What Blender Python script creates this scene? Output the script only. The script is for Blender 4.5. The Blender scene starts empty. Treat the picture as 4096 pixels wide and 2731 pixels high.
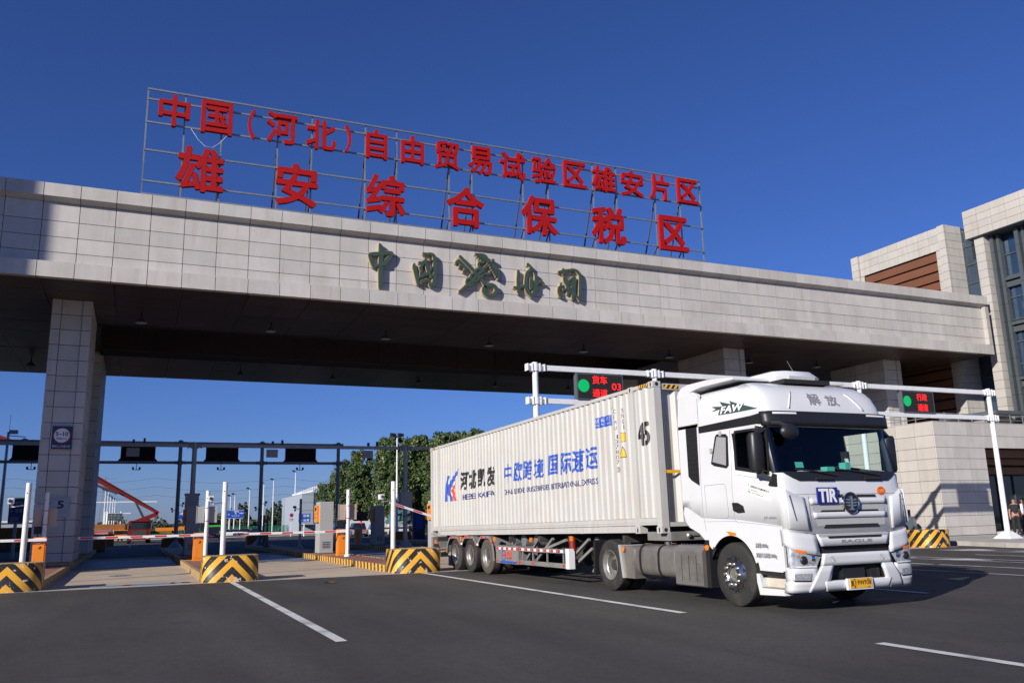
import bpy, bmesh, math, random
from mathutils import Vector, Matrix
random.seed(7)
S = bpy.context.scene
COL = S.collection
R = math.radians
# ---------------------------------------------------------------- camera
CAM = bpy.data.cameras.new('camera'); CO = bpy.data.objects.new('camera', CAM); COL.objects.link(CO)
CAM.sensor_width = 36.0; CAM.lens = 36.0*3366.855/4096.0; CAM.clip_end = 3000; CAM.clip_start = 0.1
_yaw, _pit, _rol = R(155.94465), R(11.9294), R(-1.35211)
_f = Vector((math.cos(_pit)*math.cos(_yaw), math.cos(_pit)*math.sin(_yaw), math.sin(_pit)))
_r = Vector((math.sin(_yaw), -math.cos(_yaw), 0)); _u = _r.cross(_f)
_r2 = _r*math.cos(_rol)+_u*math.sin(_rol); _u2 = -_r*math.sin(_rol)+_u*math.cos(_rol)
_M = Matrix((_r2, _u2, -_f)).transposed().to_4x4(); _M.translation = (27.3807, -9.1042, 1.4704)
CO.matrix_world = _M
S.camera = CO
# ---------------------------------------------------------------- sky and sun
SUN_EL, SUN_DIR = 22.5, Vector((0.468, -0.884, 0)).normalized()      # direction towards the sun
W = bpy.data.worlds.new('World'); S.world = W; W.use_nodes = True
_nt = W.node_tree; _bg = _nt.nodes['Background']
_sky = _nt.nodes.new('ShaderNodeTexSky'); _sky.sky_type = 'NISHITA'; _sky.sun_disc = False
_sky.sun_elevation = R(SUN_EL); _sky.sun_rotation = math.atan2(SUN_DIR.x, SUN_DIR.y)
_sky.altitude = 0; _sky.air_density = 1.0; _sky.dust_density = 0.25; _sky.ozone_density = 8.0
_tint = _nt.nodes.new('ShaderNodeMix'); _tint.data_type = 'RGBA'; _tint.blend_type = 'MULTIPLY'; _tint.inputs[0].default_value = 1.0
_tint.inputs[7].default_value = (1.0, 1.02, 1.50, 1)      # the camera's rendering of a clear autumn sky is a deeper blue
_nt.links.new(_sky.outputs[0], _tint.inputs[6]); _nt.links.new(_tint.outputs[2], _bg.inputs[0]); _bg.inputs[1].default_value = 0.052
_sl = bpy.data.lights.new('sun', 'SUN'); _sl.energy = 4.8; _sl.angle = R(0.5); _sl.color = (1.0, 0.94, 0.86)
_so = bpy.data.objects.new('sun', _sl); COL.objects.link(_so); _so.location = (60, -110, 50)
_d = SUN_DIR*math.cos(R(SUN_EL))+Vector((0, 0, math.sin(R(SUN_EL))))
_so.rotation_euler = _d.to_track_quat('Z', 'Y').to_euler()
S.view_settings.view_transform = 'Standard'; S.view_settings.look = 'None'
S.view_settings.gamma = 1.0; S.view_settings.use_curve_mapping = False
S.view_settings.exposure = 0.35
S.cycles.max_bounces = 6; S.cycles.diffuse_bounces = 3; S.cycles.glossy_bounces = 3; S.cycles.transparent_max_bounces = 12
S.cycles.use_denoising = True; S.cycles.caustics_reflective = False; S.cycles.caustics_refractive = False

# ---------------------------------------------------------------- materials
MATS = {}
def mat(name, col, rough=0.55, metal=0.0, var=0.0, vscale=2.0, objvar=0.0, bump=0.0, bscale=60.0, spec=0.5, coat=0.0, emit=0.0, dirt=None, stripe=None, fine=0.0):
    """principled surface; var = mottling in world space, objvar = tone from piece to piece, dirt = (colour, amount, scale), stripe = (col2, fn) see below"""
    m = bpy.data.materials.new(name); m.use_nodes = True; MATS[name] = m
    nt = m.node_tree; N = nt.nodes; L = nt.links; b = N['Principled BSDF']
    b.inputs['Base Color'].default_value = (*col, 1); b.inputs['Roughness'].default_value = rough
    b.inputs['Metallic'].default_value = metal; b.inputs['Specular IOR Level'].default_value = spec
    if coat: b.inputs['Coat Weight'].default_value = coat; b.inputs['Coat Roughness'].default_value = 0.08
    if emit: b.inputs['Emission Color'].default_value = (*col, 1); b.inputs['Emission Strength'].default_value = emit
    geo = N.new('ShaderNodeNewGeometry'); cur = None
    def rgb(c):
        n = N.new('ShaderNodeRGB'); n.outputs[0].default_value = (*c, 1); return n.outputs[0]
    def noise(scale, detail=4, vec=None):
        n = N.new('ShaderNodeTexNoise'); n.inputs['Scale'].default_value = scale; n.inputs['Detail'].default_value = detail
        L.new(vec or geo.outputs['Position'], n.inputs['Vector']); return n.outputs[0]
    def mapr(x, a0, a1, b0, b1):
        n = N.new('ShaderNodeMapRange'); L.new(x, n.inputs[0])
        for i, v in enumerate((a0, a1, b0, b1)): n.inputs[i+1].default_value = v
        return n.outputs[0]
    def mix(f, a, c2, mode='MIX'):
        n = N.new('ShaderNodeMix'); n.data_type = 'RGBA'; n.blend_type = mode
        if hasattr(f, 'is_linked'): L.new(f, n.inputs[0])
        else: n.inputs[0].default_value = f
        L.new(a, n.inputs[6]); L.new(c2, n.inputs[7]); return n.outputs[2]
    def scale_col(c, f):
        n = N.new('ShaderNodeVectorMath'); n.operation = 'SCALE'; L.new(c, n.inputs[0]); L.new(f, n.inputs[3]); return n.outputs[0]
    m_api = dict(N=N, L=L, geo=geo, rgb=rgb, noise=noise, mapr=mapr, mix=mix, scale=scale_col, b=b)
    cur = rgb(col)
    if stripe: cur = stripe(m_api, cur)
    if var: cur = scale_col(cur, mapr(noise(vscale, 5), 0.25, 0.75, 1-var, 1+var))
    if fine: cur = scale_col(cur, mapr(noise(bscale*3, 2), 0.3, 0.7, 1-fine, 1+fine))
    if objvar:
        oi = N.new('ShaderNodeObjectInfo'); cur = scale_col(cur, mapr(oi.outputs['Random'], 0, 1, 1-objvar, 1+objvar))
    if dirt:
        cur = mix(mapr(noise(dirt[2], 6), 0.5, 0.72, 0, dirt[1]), cur, rgb(dirt[0]))
    L.new(cur, b.inputs['Base Color'])
    if emit: L.new(cur, b.inputs['Emission Color'])
    if bump:
        bp = N.new('ShaderNodeBump'); bp.inputs['Strength'].default_value = bump; bp.inputs['Distance'].default_value = 0.02
        L.new(noise(bscale, 3), bp.inputs['Height']); L.new(bp.outputs[0], b.inputs['Normal'])
    return m
def math_n(a, op, x, y=None):
    n = a['N'].new('ShaderNodeMath'); n.operation = op
    for i, v in enumerate((x, y)):
        if v is None: continue
        if hasattr(v, 'is_linked'): a['L'].new(v, n.inputs[i])
        else: n.inputs[i].default_value = v
    return n.outputs[0]
def sep(a, vec):
    n = a['N'].new('ShaderNodeSeparateXYZ'); a['L'].new(vec, n.inputs[0]); return n.outputs
def glassy(name, tint, gloss=0.04, rough=0.02):
    m = bpy.data.materials.new(name); m.use_nodes = True; MATS[name] = m
    nt = m.node_tree; N = nt.nodes; L = nt.links; N.remove(N['Principled BSDF'])
    t = N.new('ShaderNodeBsdfTransparent'); t.inputs[0].default_value = (*tint, 1)
    g = N.new('ShaderNodeBsdfGlossy'); g.inputs['Roughness'].default_value = rough; g.inputs[0].default_value = (0.9, 0.95, 1, 1)
    lw = N.new('ShaderNodeLayerWeight'); lw.inputs[0].default_value = 0.5; pw = N.new('ShaderNodeMath'); pw.operation = 'POWER'; L.new(lw.outputs['Facing'], pw.inputs[0]); pw.inputs[1].default_value = 5.0; f = N.new('ShaderNodeMapRange'); L.new(pw.outputs[0], f.inputs[0]); f.inputs[3].default_value = gloss; f.inputs[4].default_value = 1.0
    x = N.new('ShaderNodeMixShader'); L.new(f.outputs[0], x.inputs[0]); L.new(t.outputs[0], x.inputs[1]); L.new(g.outputs[0], x.inputs[2])
    L.new(x.outputs[0], N['Material Output'].inputs[0]); return m

def st_pos(axis, period, col2, duty=0.5, slant=0.0, wear=None):
    def fn(a, c):
        s = sep(a, a['geo'].outputs['Position']); v = s[axis]
        if slant: v = math_n(a, 'ADD', v, math_n(a, 'MULTIPLY', s[2], slant))
        k = math_n(a, 'GREATER_THAN', math_n(a, 'FRACT', math_n(a, 'DIVIDE', v, period)), duty)
        c = a['mix'](k, c, a['rgb'](col2))
        if wear: c = a['mix'](a['mapr'](a['noise'](wear[1], 6), wear[2], wear[2]+0.05, 0, wear[3]), c, a['rgb'](wear[0]))
        return c
    return fn
def st_uv(period, col2, duty=0.5):
    def fn(a, c):
        uv = a['N'].new('ShaderNodeUVMap'); s = sep(a, uv.outputs[0])
        v = math_n(a, 'ADD', math_n(a, 'ABSOLUTE', s[0]), s[1])
        k = math_n(a, 'GREATER_THAN', math_n(a, 'FRACT', math_n(a, 'DIVIDE', v, period)), duty)
        c = a['mix'](k, c, a['rgb'](col2))
        n = a['noise'](9.0, 8)
        edge = math_n(a, 'ADD', n, math_n(a, 'MULTIPLY', math_n(a, 'ABSOLUTE', math_n(a, 'SUBTRACT', s[1], 0.36)), 0.22))
        c = a['mix'](a['mapr'](edge, 0.665, 0.69, 0, 0.9), c, a['rgb']((0.62, 0.5, 0.42)))
        return c
    return fn
YEL = (0.72, 0.36, 0.03)
BLK = (0.018, 0.018, 0.02)
def streak_fn(amount, zs=0.10, sc=3.0, grime=(0.33, 0.28, 0.22), g=0.35):
    def fn(a, c):
        s = sep(a, a['geo'].outputs['Position']); cv = a['N'].new('ShaderNodeCombineXYZ'); a['L'].new(s[0], cv.inputs[0]); a['L'].new(s[1], cv.inputs[1]); a['L'].new(math_n(a, 'MULTIPLY', s[2], zs), cv.inputs[2])
        n = a['noise'](sc, 6, cv.outputs[0]); c = a['scale'](c, a['mapr'](n, 0.3, 0.7, 1-amount, 1+amount))
        return a['mix'](a['mapr'](a['noise'](sc*1.7, 7, cv.outputs[0]), 0.56, 0.74, 0, g), c, a['rgb'](grime))
    return fn
mat('stone', (0.50, 0.475, 0.445), 0.7, stripe=streak_fn(0.06, 0.12, 2.2, (0.36, 0.32, 0.27), 0.4), var=0.05, vscale=1.3, objvar=0.07, fine=0.05, bscale=55, dirt=((0.40, 0.36, 0.31), 0.35, 0.9))
mat('stone_warm', (0.42, 0.395, 0.36), 0.7, stripe=streak_fn(0.05, 0.12, 2.0, (0.32, 0.28, 0.23), 0.35), var=0.05, vscale=1.1, objvar=0.06, fine=0.04, bscale=55, dirt=((0.44, 0.39, 0.33), 0.3, 0.7))
mat('joint', (0.06, 0.058, 0.055), 0.9)
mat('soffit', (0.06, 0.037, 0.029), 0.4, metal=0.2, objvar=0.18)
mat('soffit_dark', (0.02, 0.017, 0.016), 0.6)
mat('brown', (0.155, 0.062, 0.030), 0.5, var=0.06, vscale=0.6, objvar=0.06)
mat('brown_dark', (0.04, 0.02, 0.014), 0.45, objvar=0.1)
mat('red_sign', (0.36, 0.007, 0.007), 0.6, spec=0.25, var=0.12, vscale=24, fine=0.15, bscale=12)
mat('galv', (0.32, 0.34, 0.35), 0.45, metal=0.6, var=0.15, vscale=4)
mat('steel_dark', (0.10, 0.115, 0.13), 0.5, metal=0.2, var=0.1)
mat('bronze', (0.055, 0.085, 0.062), 0.38, metal=0.1, var=0.08, vscale=5)
mat('bronze_edge', (0.40, 0.31, 0.18), 0.5)
def asphalt_fn(a, c):
    s = a['noise'](0.22, 4); t = a['noise'](240, 2)
    sp = sep(a, a['geo'].outputs['Position'])
    cv = a['N'].new('ShaderNodeCombineXYZ'); a['L'].new(math_n(a, 'MULTIPLY', sp[0], 0.12), cv.inputs[0]); a['L'].new(sp[1], cv.inputs[1])
    u = a['noise'](1.1, 4, cv.outputs[0])
    c = a['scale'](c, a['mapr'](s, 0.3, 0.7, 0.78, 1.25)); c = a['scale'](c, a['mapr'](t, 0.25, 0.75, 0.45, 1.65))
    c = a['scale'](c, a['mapr'](u, 0.35, 0.7, 0.80, 1.2)); c = a['scale'](c, a['mapr'](a['noise'](30, 4), 0.3, 0.7, 0.72, 1.3)); c = a['scale'](c, a['mapr'](a['noise'](6.5, 5), 0.3, 0.7, 0.86, 1.15))
    c = a['mix'](a['mapr'](a['noise'](0.9, 7), 0.60, 0.72, 0, 0.5), c, a['rgb']((0.022, 0.021, 0.02)))
    return a['mix'](a['mapr'](a['noise'](70, 1), 0.755, 0.80, 0, 0.75), c, a['rgb']((0.22, 0.21, 0.2)))
mat('asphalt', (0.045, 0.0405, 0.0365), 0.82, stripe=asphalt_fn, bump=0.5, bscale=160)
mat('asphalt_far', (0.05, 0.052, 0.056), 0.85, var=0.18, vscale=0.15)
mat('concrete', (0.47, 0.385, 0.29), 0.8, var=0.10, vscale=0.7, fine=0.10, bscale=50, bump=0.15, dirt=((0.27, 0.23, 0.185), 0.6, 0.45))
mat('concrete_pale', (0.40, 0.38, 0.35), 0.8, var=0.1, vscale=1.5, dirt=((0.22, 0.2, 0.17), 0.5, 1.2))
mat('weigh_plate', (0.16, 0.18, 0.21), 0.5, var=0.25, vscale=0.8, metal=0.2, dirt=((0.34, 0.36, 0.4), 0.5, 1.8))
mat('line_white', (0.62, 0.62, 0.60), 0.7, var=0.08, vscale=3, dirt=((0.2, 0.2, 0.2), 0.75, 1.6), fine=0.12)
mat('line_worn', (0.42, 0.42, 0.41), 0.75, dirt=((0.12, 0.12, 0.12), 0.8, 2.4))
mat('chevron', YEL, 0.5, stripe=st_uv(0.42, BLK), var=0.08, vscale=3)
mat('kerb_stripe', YEL, 0.6, stripe=st_pos(0, 0.44, (0.05, 0.045, 0.04), 0.5, 0.15, ((0.38, 0.32, 0.26), 5.0, 0.58, 0.8)))
mat('kerb_faded', (0.40, 0.27, 0.12), 0.75, var=0.15, vscale=6, stripe=st_pos(0, 0.44, (0.25, 0.18, 0.1), 0.6, 0.1))
mat('kerb_dark', (0.10, 0.09, 0.08), 0.8, var=0.2, vscale=2)
def brick_fn(a, c):
    n = a['N'].new('ShaderNodeTexBrick'); a['L'].new(a['geo'].outputs['Position'], n.inputs['Vector'])
    n.inputs['Color1'].default_value = (0.26, 0.10, 0.075, 1); n.inputs['Color2'].default_value = (0.34, 0.15, 0.115, 1)
    n.inputs['Mortar'].default_value = (0.16, 0.1, 0.08, 1); n.inputs['Scale'].default_value = 5; n.inputs['Mortar Size'].default_value = 0.03
    return n.outputs[0]
mat('red_paver', (0.3, 0.12, 0.1), 0.8, stripe=brick_fn, var=0.15, vscale=1.2)
mat('white_paint', (0.74, 0.745, 0.75), 0.4, var=0.04, vscale=3, dirt=((0.5, 0.48, 0.44), 0.25, 2.5))
mat('grey_pole', (0.33, 0.35, 0.375), 0.45, var=0.08, vscale=2)
mat('orange', (0.78, 0.235, 0.018), 0.42, var=0.05, vscale=3, dirt=((0.5, 0.2, 0.05), 0.3, 3))
mat('orange_dark', (0.30, 0.115, 0.02), 0.6, var=0.15, vscale=2, dirt=((0.12, 0.08, 0.04), 0.6, 1.5))
mat('cab_grey', (0.36, 0.36, 0.35), 0.5, var=0.04)
mat('box_beige', (0.46, 0.34, 0.27), 0.55, var=0.1, vscale=2)
mat('panel_grey', (0.30, 0.30, 0.31), 0.5)
mat('black_plastic', (0.016, 0.016, 0.018), 0.42, var=0.1)
mat('black_rough', (0.012, 0.012, 0.013), 0.8)
mat('red', (0.55, 0.018, 0.02), 0.45)
mat('led_red', (1.0, 0.012, 0.012), 0.5, emit=1.3)
mat('led_green', (0.0, 0.33, 0.085), 0.5, emit=0.55, var=0.5, vscale=60)
mat('navy', (0.02, 0.03, 0.09), 0.4)
mat('sign_blue', (0.012, 0.08, 0.42), 0.45)
mat('white_print', (0.8, 0.8, 0.8), 0.5)
mat('black_print', (0.012, 0.012, 0.013), 0.5)
# vehicle finishes
mat('truck_white', (0.64, 0.65, 0.66), 0.28, coat=0.5, var=0.02, vscale=2, dirt=((0.55, 0.52, 0.47), 0.22, 2.2))
mat('cont_white', (0.455, 0.45, 0.43), 0.5, stripe=streak_fn(0.06, 0.07, 7.0, (0.36, 0.29, 0.21), 0.45), var=0.05, vscale=1.5, dirt=((0.48, 0.43, 0.36), 0.45, 1.6), fine=0.03)
mat('cont_grey', (0.40, 0.385, 0.36), 0.6, var=0.12, vscale=3, dirt=((0.16, 0.11, 0.08), 0.7, 4))
mat('liner', (0.03, 0.03, 0.033), 0.8)
mat('tyre', (0.022, 0.021, 0.020), 0.8, var=0.2, vscale=5, dirt=((0.075, 0.062, 0.05), 0.6, 3))
mat('tyre_dusty', (0.075, 0.062, 0.05), 0.85, var=0.2, vscale=6)
mat('alu', (0.62, 0.62, 0.62), 0.22, metal=1.0, var=0.1, vscale=8)
mat('alu_dull', (0.40, 0.38, 0.35), 0.34, metal=0.7, var=0.12, vscale=3, dirt=((0.22, 0.19, 0.16), 0.7, 2.0))
mat('rim_steel', (0.42, 0.40, 0.37), 0.4, metal=0.7, var=0.12, vscale=5, dirt=((0.2, 0.16, 0.12), 0.6, 4))
mat('chrome', (0.75, 0.75, 0.76), 0.1, metal=1.0)
mat('chassis', (0.035, 0.034, 0.034), 0.7, var=0.2, vscale=3, dirt=((0.1, 0.085, 0.07), 0.6, 2.5))
mat('trailer_grey', (0.20, 0.196, 0.188), 0.5, var=0.1, vscale=3, dirt=((0.12, 0.1, 0.08), 0.6, 2.5))
mat('amber', (0.85, 0.19, 0.01), 0.3)
mat('reflect_red', (0.62, 0.02, 0.02), 0.4)
mat('grille_mesh', (0.40, 0.40, 0.40), 0.45, var=0.25, vscale=90)
mat('plate_yellow', (0.78, 0.40, 0.015), 0.4)
mat('tir_blue', (0.015, 0.02, 0.20), 0.45)
mat('brand_blue', (0.02, 0.075, 0.40), 0.5)
mat('brand_navy', (0.03, 0.035, 0.16), 0.5)
mat('brand_red', (0.75, 0.06, 0.035), 0.5)
mat('badge_silver', (0.30, 0.30, 0.31), 0.4, metal=0.3)
mat('badge_green', (0.06, 0.11, 0.10), 0.4, metal=0.3)
mat('head_lamp', (0.62, 0.64, 0.67), 0.22, metal=0.55, var=0.55, vscale=16)
mat('beige_dirty', (0.55, 0.49, 0.40), 0.6, var=0.1, vscale=5)
mat('tarp_green', (0.06, 0.13, 0.115), 0.5, var=0.35, vscale=2.5, bump=0.6, bscale=3)
mat('lime', (0.05, 0.42, 0.05), 0.5)
mat('car_white', (0.68, 0.69, 0.70), 0.25, coat=0.5)
mat('car_dark', (0.02, 0.021, 0.024), 0.2, coat=0.5)
mat('car_red', (0.16, 0.012, 0.012), 0.25, coat=0.5)
mat('car_silver', (0.3, 0.31, 0.32), 0.25, metal=0.5)
mat('truck_red', (0.20, 0.014, 0.011), 0.4, var=0.15, vscale=1)
mat('fence_green', (0.012, 0.16, 0.085), 0.5)
mat('pump_grey', (0.05, 0.05, 0.052), 0.5)
mat('curtain_frame', (0.085, 0.10, 0.11), 0.45, metal=0.3)
mat('win_blue', (0.02, 0.04, 0.075), 0.06, spec=1.0, var=0.3, vscale=0.5)
mat('win_dark', (0.012, 0.015, 0.018), 0.05, spec=0.9)
mat('grass', (0.06, 0.10, 0.025), 0.9, var=0.3, vscale=1.5)
mat('bark', (0.12, 0.095, 0.07), 0.9, var=0.2, vscale=4)
mat('bark_pale', (0.55, 0.52, 0.46), 0.9, var=0.2, vscale=2)
def leaf_fn(a, c):
    k = a['noise'](0.55, 3); return a['mix'](a['mapr'](k, 0.42, 0.66, 0, 1), c, a['rgb']((0.095, 0.125, 0.032)))
mat('leaf', (0.042, 0.080, 0.020), 0.5, stripe=leaf_fn, var=0.35, vscale=3.0, spec=0.5)
mat('leaf_dark', (0.026, 0.042, 0.02), 0.6, var=0.3, vscale=0.2)
mat('wall_white', (0.66, 0.68, 0.70), 0.5, var=0.03)
mat('wall_grey', (0.33, 0.37, 0.42), 0.5, var=0.05)
mat('skin', (0.36, 0.19, 0.13), 0.6)
mat('cloth_black', (0.012, 0.012, 0.014), 0.85)
mat('cloth_white', (0.6, 0.6, 0.62), 0.85)
mat('hair', (0.01, 0.009, 0.008), 0.6)
mat('teal', (0.10, 0.42, 0.36), 0.5)
mat('leaf_fallen', (0.16, 0.06, 0.02), 0.8)
mat('water_film', (0.02, 0.022, 0.025), 0.03, spec=0.8)
glassy('wind_glass', (0.80, 0.93, 0.90))
glassy('side_glass', (0.82, 0.88, 0.88))

# ---------------------------------------------------------------- mesh helpers
class MB:
    def __init__(s): s.v = []; s.f = []; s.m = []; s.uv = None
    def add(s, vs, fs, mi=0):
        o = len(s.v); s.v += [tuple(v) for v in vs]; s.f += [tuple(i+o for i in f) for f in fs]; s.m += [mi]*len(fs); return s
    def box(s, x0, x1, y0, y1, z0, z1, mi=0):
        return s.add([(x0, y0, z0), (x1, y0, z0), (x1, y1, z0), (x0, y1, z0), (x0, y0, z1), (x1, y0, z1), (x1, y1, z1), (x0, y1, z1)],
                     [(0, 3, 2, 1), (4, 5, 6, 7), (0, 1, 5, 4), (1, 2, 6, 5), (2, 3, 7, 6), (3, 0, 4, 7)], mi)
    def prism(s, poly, axis, a, b, mi=0):
        """polygon extruded along an axis: axis 0 -> (y,z), 1 -> (x,z), 2 -> (x,y)"""
        n = len(poly)
        mk = (lambda p, t: (t, p[0], p[1])) if axis == 0 else (lambda p, t: (p[0], t, p[1])) if axis == 1 else (lambda p, t: (p[0], p[1], t))
        ar = sum(poly[i][0]*poly[(i+1) % n][1]-poly[(i+1) % n][0]*poly[i][1] for i in range(n))
        if (ar < 0) != (axis == 1): poly = poly[::-1]
        if a > b: a, b = b, a
        vs = [mk(p, a) for p in poly]+[mk(p, b) for p in poly]
        fs = [tuple(range(n))[::-1], tuple(range(n, 2*n))]+[(i, (i+1) % n, n+(i+1) % n, n+i) for i in range(n)]
        return s.add(vs, fs, mi)
    def tube(s, pts, r, n=8, mi=0, caps=True):
        pts = [Vector(p) for p in pts]; rs = r if isinstance(r, (list, tuple)) else [r]*len(pts); o = len(s.v); k = len(pts)
        for i, p in enumerate(pts):
            d = (pts[min(i+1, k-1)]-pts[max(i-1, 0)]).normalized()
            a = Vector((0, 0, 1)) if abs(d.z) < 0.9 else Vector((1, 0, 0)); e = d.cross(a).normalized(); g = d.cross(e)
            for j in range(n):
                t = 2*math.pi*j/n; s.v.append(tuple(p+(e*math.cos(t)+g*math.sin(t))*rs[i]))
        fs = [(o+i*n+j, o+i*n+(j+1) % n, o+(i+1)*n+(j+1) % n, o+(i+1)*n+j) for i in range(k-1) for j in range(n)]
        if caps: fs += [tuple(o+j for j in range(n))[::-1], tuple(o+(k-1)*n+j for j in range(n))]
        s.f += fs; s.m += [mi]*len(fs); return s
    def bar(s, p, q, w, h=None, mi=0):
        p = Vector(p); q = Vector(q); d = (q-p).normalized(); h = h or w
        a = Vector((0, 0, 1)) if abs(d.z) < 0.9 else Vector((1, 0, 0)); e = d.cross(a).normalized()*w/2; g = e.cross(d).normalized()*h/2
        vs = [c+x*e+y*g for c in (p, q) for x, y in ((-1, -1), (1, -1), (1, 1), (-1, 1))]
        return s.add(vs, [(0, 1, 2, 3), (7, 6, 5, 4), (0, 4, 5, 1), (1, 5, 6, 2), (2, 6, 7, 3), (3, 7, 4, 0)], mi)
    def lathe(s, prof, c, axis=1, n=32, sgn=1, mi=0, closed=False):
        """profile of (radius, offset) spun round an axis through c"""
        o = len(s.v); k = len(prof)
        for r, h in prof:
            for j in range(n):
                t = 2*math.pi*j/n; a, b = r*math.cos(t), r*math.sin(t); h2 = h*sgn
                s.v.append((c[0]+a, c[1]+h2, c[2]+b) if axis == 1 else (c[0]+a, c[1]+b, c[2]+h2) if axis == 2 else (c[0]+h2, c[1]+a, c[2]+b))
        fs = [(o+i*n+j, o+i*n+(j+1) % n, o+(i+1)*n+(j+1) % n, o+(i+1)*n+j) for i in range(k-1) for j in range(n)]
        s.f += fs; s.m += [mi]*len(fs); return s
    def ball(s, c, r, n=12, k=8, sc=(1, 1, 1), mi=0):
        pr = [(max(1e-4, r*math.sin(math.pi*i/k)), -r*math.cos(math.pi*i/k)) for i in range(k+1)]
        o = len(s.v); s.lathe(pr, (0, 0, 0), 2, n, 1, mi)
        for i in range(o, len(s.v)): v = s.v[i]; s.v[i] = (c[0]+v[0]*sc[0], c[1]+v[1]*sc[1], c[2]+v[2]*sc[2])
        return s
    def mesh(s, name, mats, smooth=False, angle=35):
        me = bpy.data.meshes.new(name); me.from_pydata(s.v, [], s.f)
        for m in (mats if isinstance(mats, (list, tuple)) else [mats]): me.materials.append(MATS[m])
        if any(s.m): me.polygons.foreach_set('material_index', s.m)
        bm = bmesh.new(); bm.from_mesh(me); bmesh.ops.recalc_face_normals(bm, faces=bm.faces); bm.to_mesh(me); bm.free()
        if smooth: me.shade_smooth(); me.set_sharp_from_angle(angle=R(angle))
        return me
    def build(s, name, mats, parent=None, smooth=False, angle=35):
        return link(name, s.mesh(name, mats, smooth, angle), parent)
PINV = {}
def link(name, me, parent=None):
    o = bpy.data.objects.new(name, me); COL.objects.link(o)
    if parent is not None:
        o.parent = parent
        if parent.name in PINV: o.matrix_parent_inverse = PINV[parent.name]
    return o
def tag(o, label=None, cat=None, group=None, kind=None):
    for k, v in (('label', label), ('category', cat), ('group', group), ('kind', kind)):
        if v: o[k] = v
    return o
def thing(name, label, cat, loc=(0, 0, 0), group=None, kind=None):
    """an Empty at the thing's base; its parts are built in world coordinates (or round the origin when loc is the origin)"""
    o = bpy.data.objects.new(name, None); COL.objects.link(o); o.location = loc; o.empty_display_size = 0.3
    PINV[o.name] = Matrix.Translation(-Vector(loc)); return tag(o, label, cat, group, kind)
def copy_tree(o, parent=None):
    c = o.copy(); COL.objects.link(c); c.parent = parent
    if parent is not None: c.matrix_parent_inverse = o.matrix_parent_inverse
    for ch in [x for x in COL.objects if x.parent == o]: copy_tree(ch, c)
    return c
def clone(root, loc, rz=0.0, label=None, group=None):
    kids = KIDS(root); c = _clone(root, None, kids); c.location = loc; c.rotation_euler.z = rz
    if label: c['label'] = label
    if group: c['group'] = group
    return c
def KIDS(root):
    d = {}
    for o in COL.objects:
        if o.parent: d.setdefault(o.parent.name, []).append(o)
    return d
def _clone(o, parent, kids):
    c = o.copy(); COL.objects.link(c)
    if parent is not None: c.parent = parent; c.matrix_parent_inverse = o.matrix_parent_inverse
    for ch in kids.get(o.name, []): _clone(ch, c, kids)
    return c
CUBES = {}
def piece(name, m, parent, x0, x1, y0, y1, z0, z1):
    """one panel, block or board: shares a unit cube with all its alike"""
    if m not in CUBES: CUBES[m] = MB().box(-.5, .5, -.5, .5, -.5, .5).mesh('block_'+m, m)
    o = link(name, CUBES[m], parent); o.location = ((x0+x1)/2, (y0+y1)/2, (z0+z1)/2); o.scale = (abs(x1-x0), abs(y1-y0), abs(z1-z0)); return o
def text_mesh(body, bold=0.0, depth=0.02, res=3):
    """glyphs as a mesh in the x/y plane, 1 unit em; bold adds shifted copies, each a hair deeper than the last"""
    c = bpy.data.curves.new('glyph', 'FONT'); c.body = body; c.size = 1; c.extrude = depth/2 if depth else 0; c.resolution_u = res
    o = bpy.data.objects.new('glyph', c); COL.objects.link(o); dg = bpy.context.evaluated_depsgraph_get()
    me = bpy.data.meshes.new_from_object(o.evaluated_get(dg)); bpy.data.objects.remove(o); bpy.data.curves.remove(c)
    V = [tuple(v.co) for v in me.vertices]; F = [tuple(p.vertices) for p in me.polygons]; bpy.data.meshes.remove(me)
    mb = MB(); sh = [(0, 0)]
    if bold: sh += [(bold*math.cos(t), bold*math.sin(t)) for t in [k*math.pi/4 for k in range(8)]]
    for i, (dx, dy) in enumerate(sh): mb.add([(x+dx, y+dy, z*(1+0.04*i)+(0.0006*i if not depth else 0)) for x, y, z in V], F)
    return mb
def fit_text(body, m, parent, name, M, x0, x1, y0, y1, bold=0.0, depth=0.02, slant=0.0, fn=None):
    """text scaled into the rectangle x0..x1, y0..y1 of the plane whose axes are the columns of M (4x4); fn may bend the result"""
    mb = text_mesh(body, bold, depth); xs = [v[0] for v in mb.v]; ys = [v[1] for v in mb.v]
    a0, a1, b0, b1 = min(xs), max(xs), min(ys), max(ys); sx = (x1-x0)/max(1e-6, a1-a0); sy = (y1-y0)/max(1e-6, b1-b0)
    out = []
    for x, y, z in mb.v:
        Y = (y-b0)*sy; p = (x0+(x-a0)*sx+slant*Y, y0+Y, z)
        out.append(tuple(fn(p)) if fn else tuple(M @ Vector(p)))
    mb.v = out; return mb.build(name, m, parent)
def plane_M(origin, ux, uy):
    ux = Vector(ux); uy = Vector(uy); uz = ux.cross(uy); M = Matrix((ux, uy, uz)).transposed().to_4x4(); M.translation = origin; return M
FRONT = lambda x: plane_M((x, 0, 0), (0, 1, 0), (0, 0, 1))       # writing that faces +X: text x -> world y
SIDE = lambda y: plane_M((0, y, 0), (1, 0, 0), (0, 0, 1))        # writing that faces -Y: text x -> world x
def gz(x): return -0.0047*min(max(0, -40-x), 230)                 # the yard beyond the gate falls away gently
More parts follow.
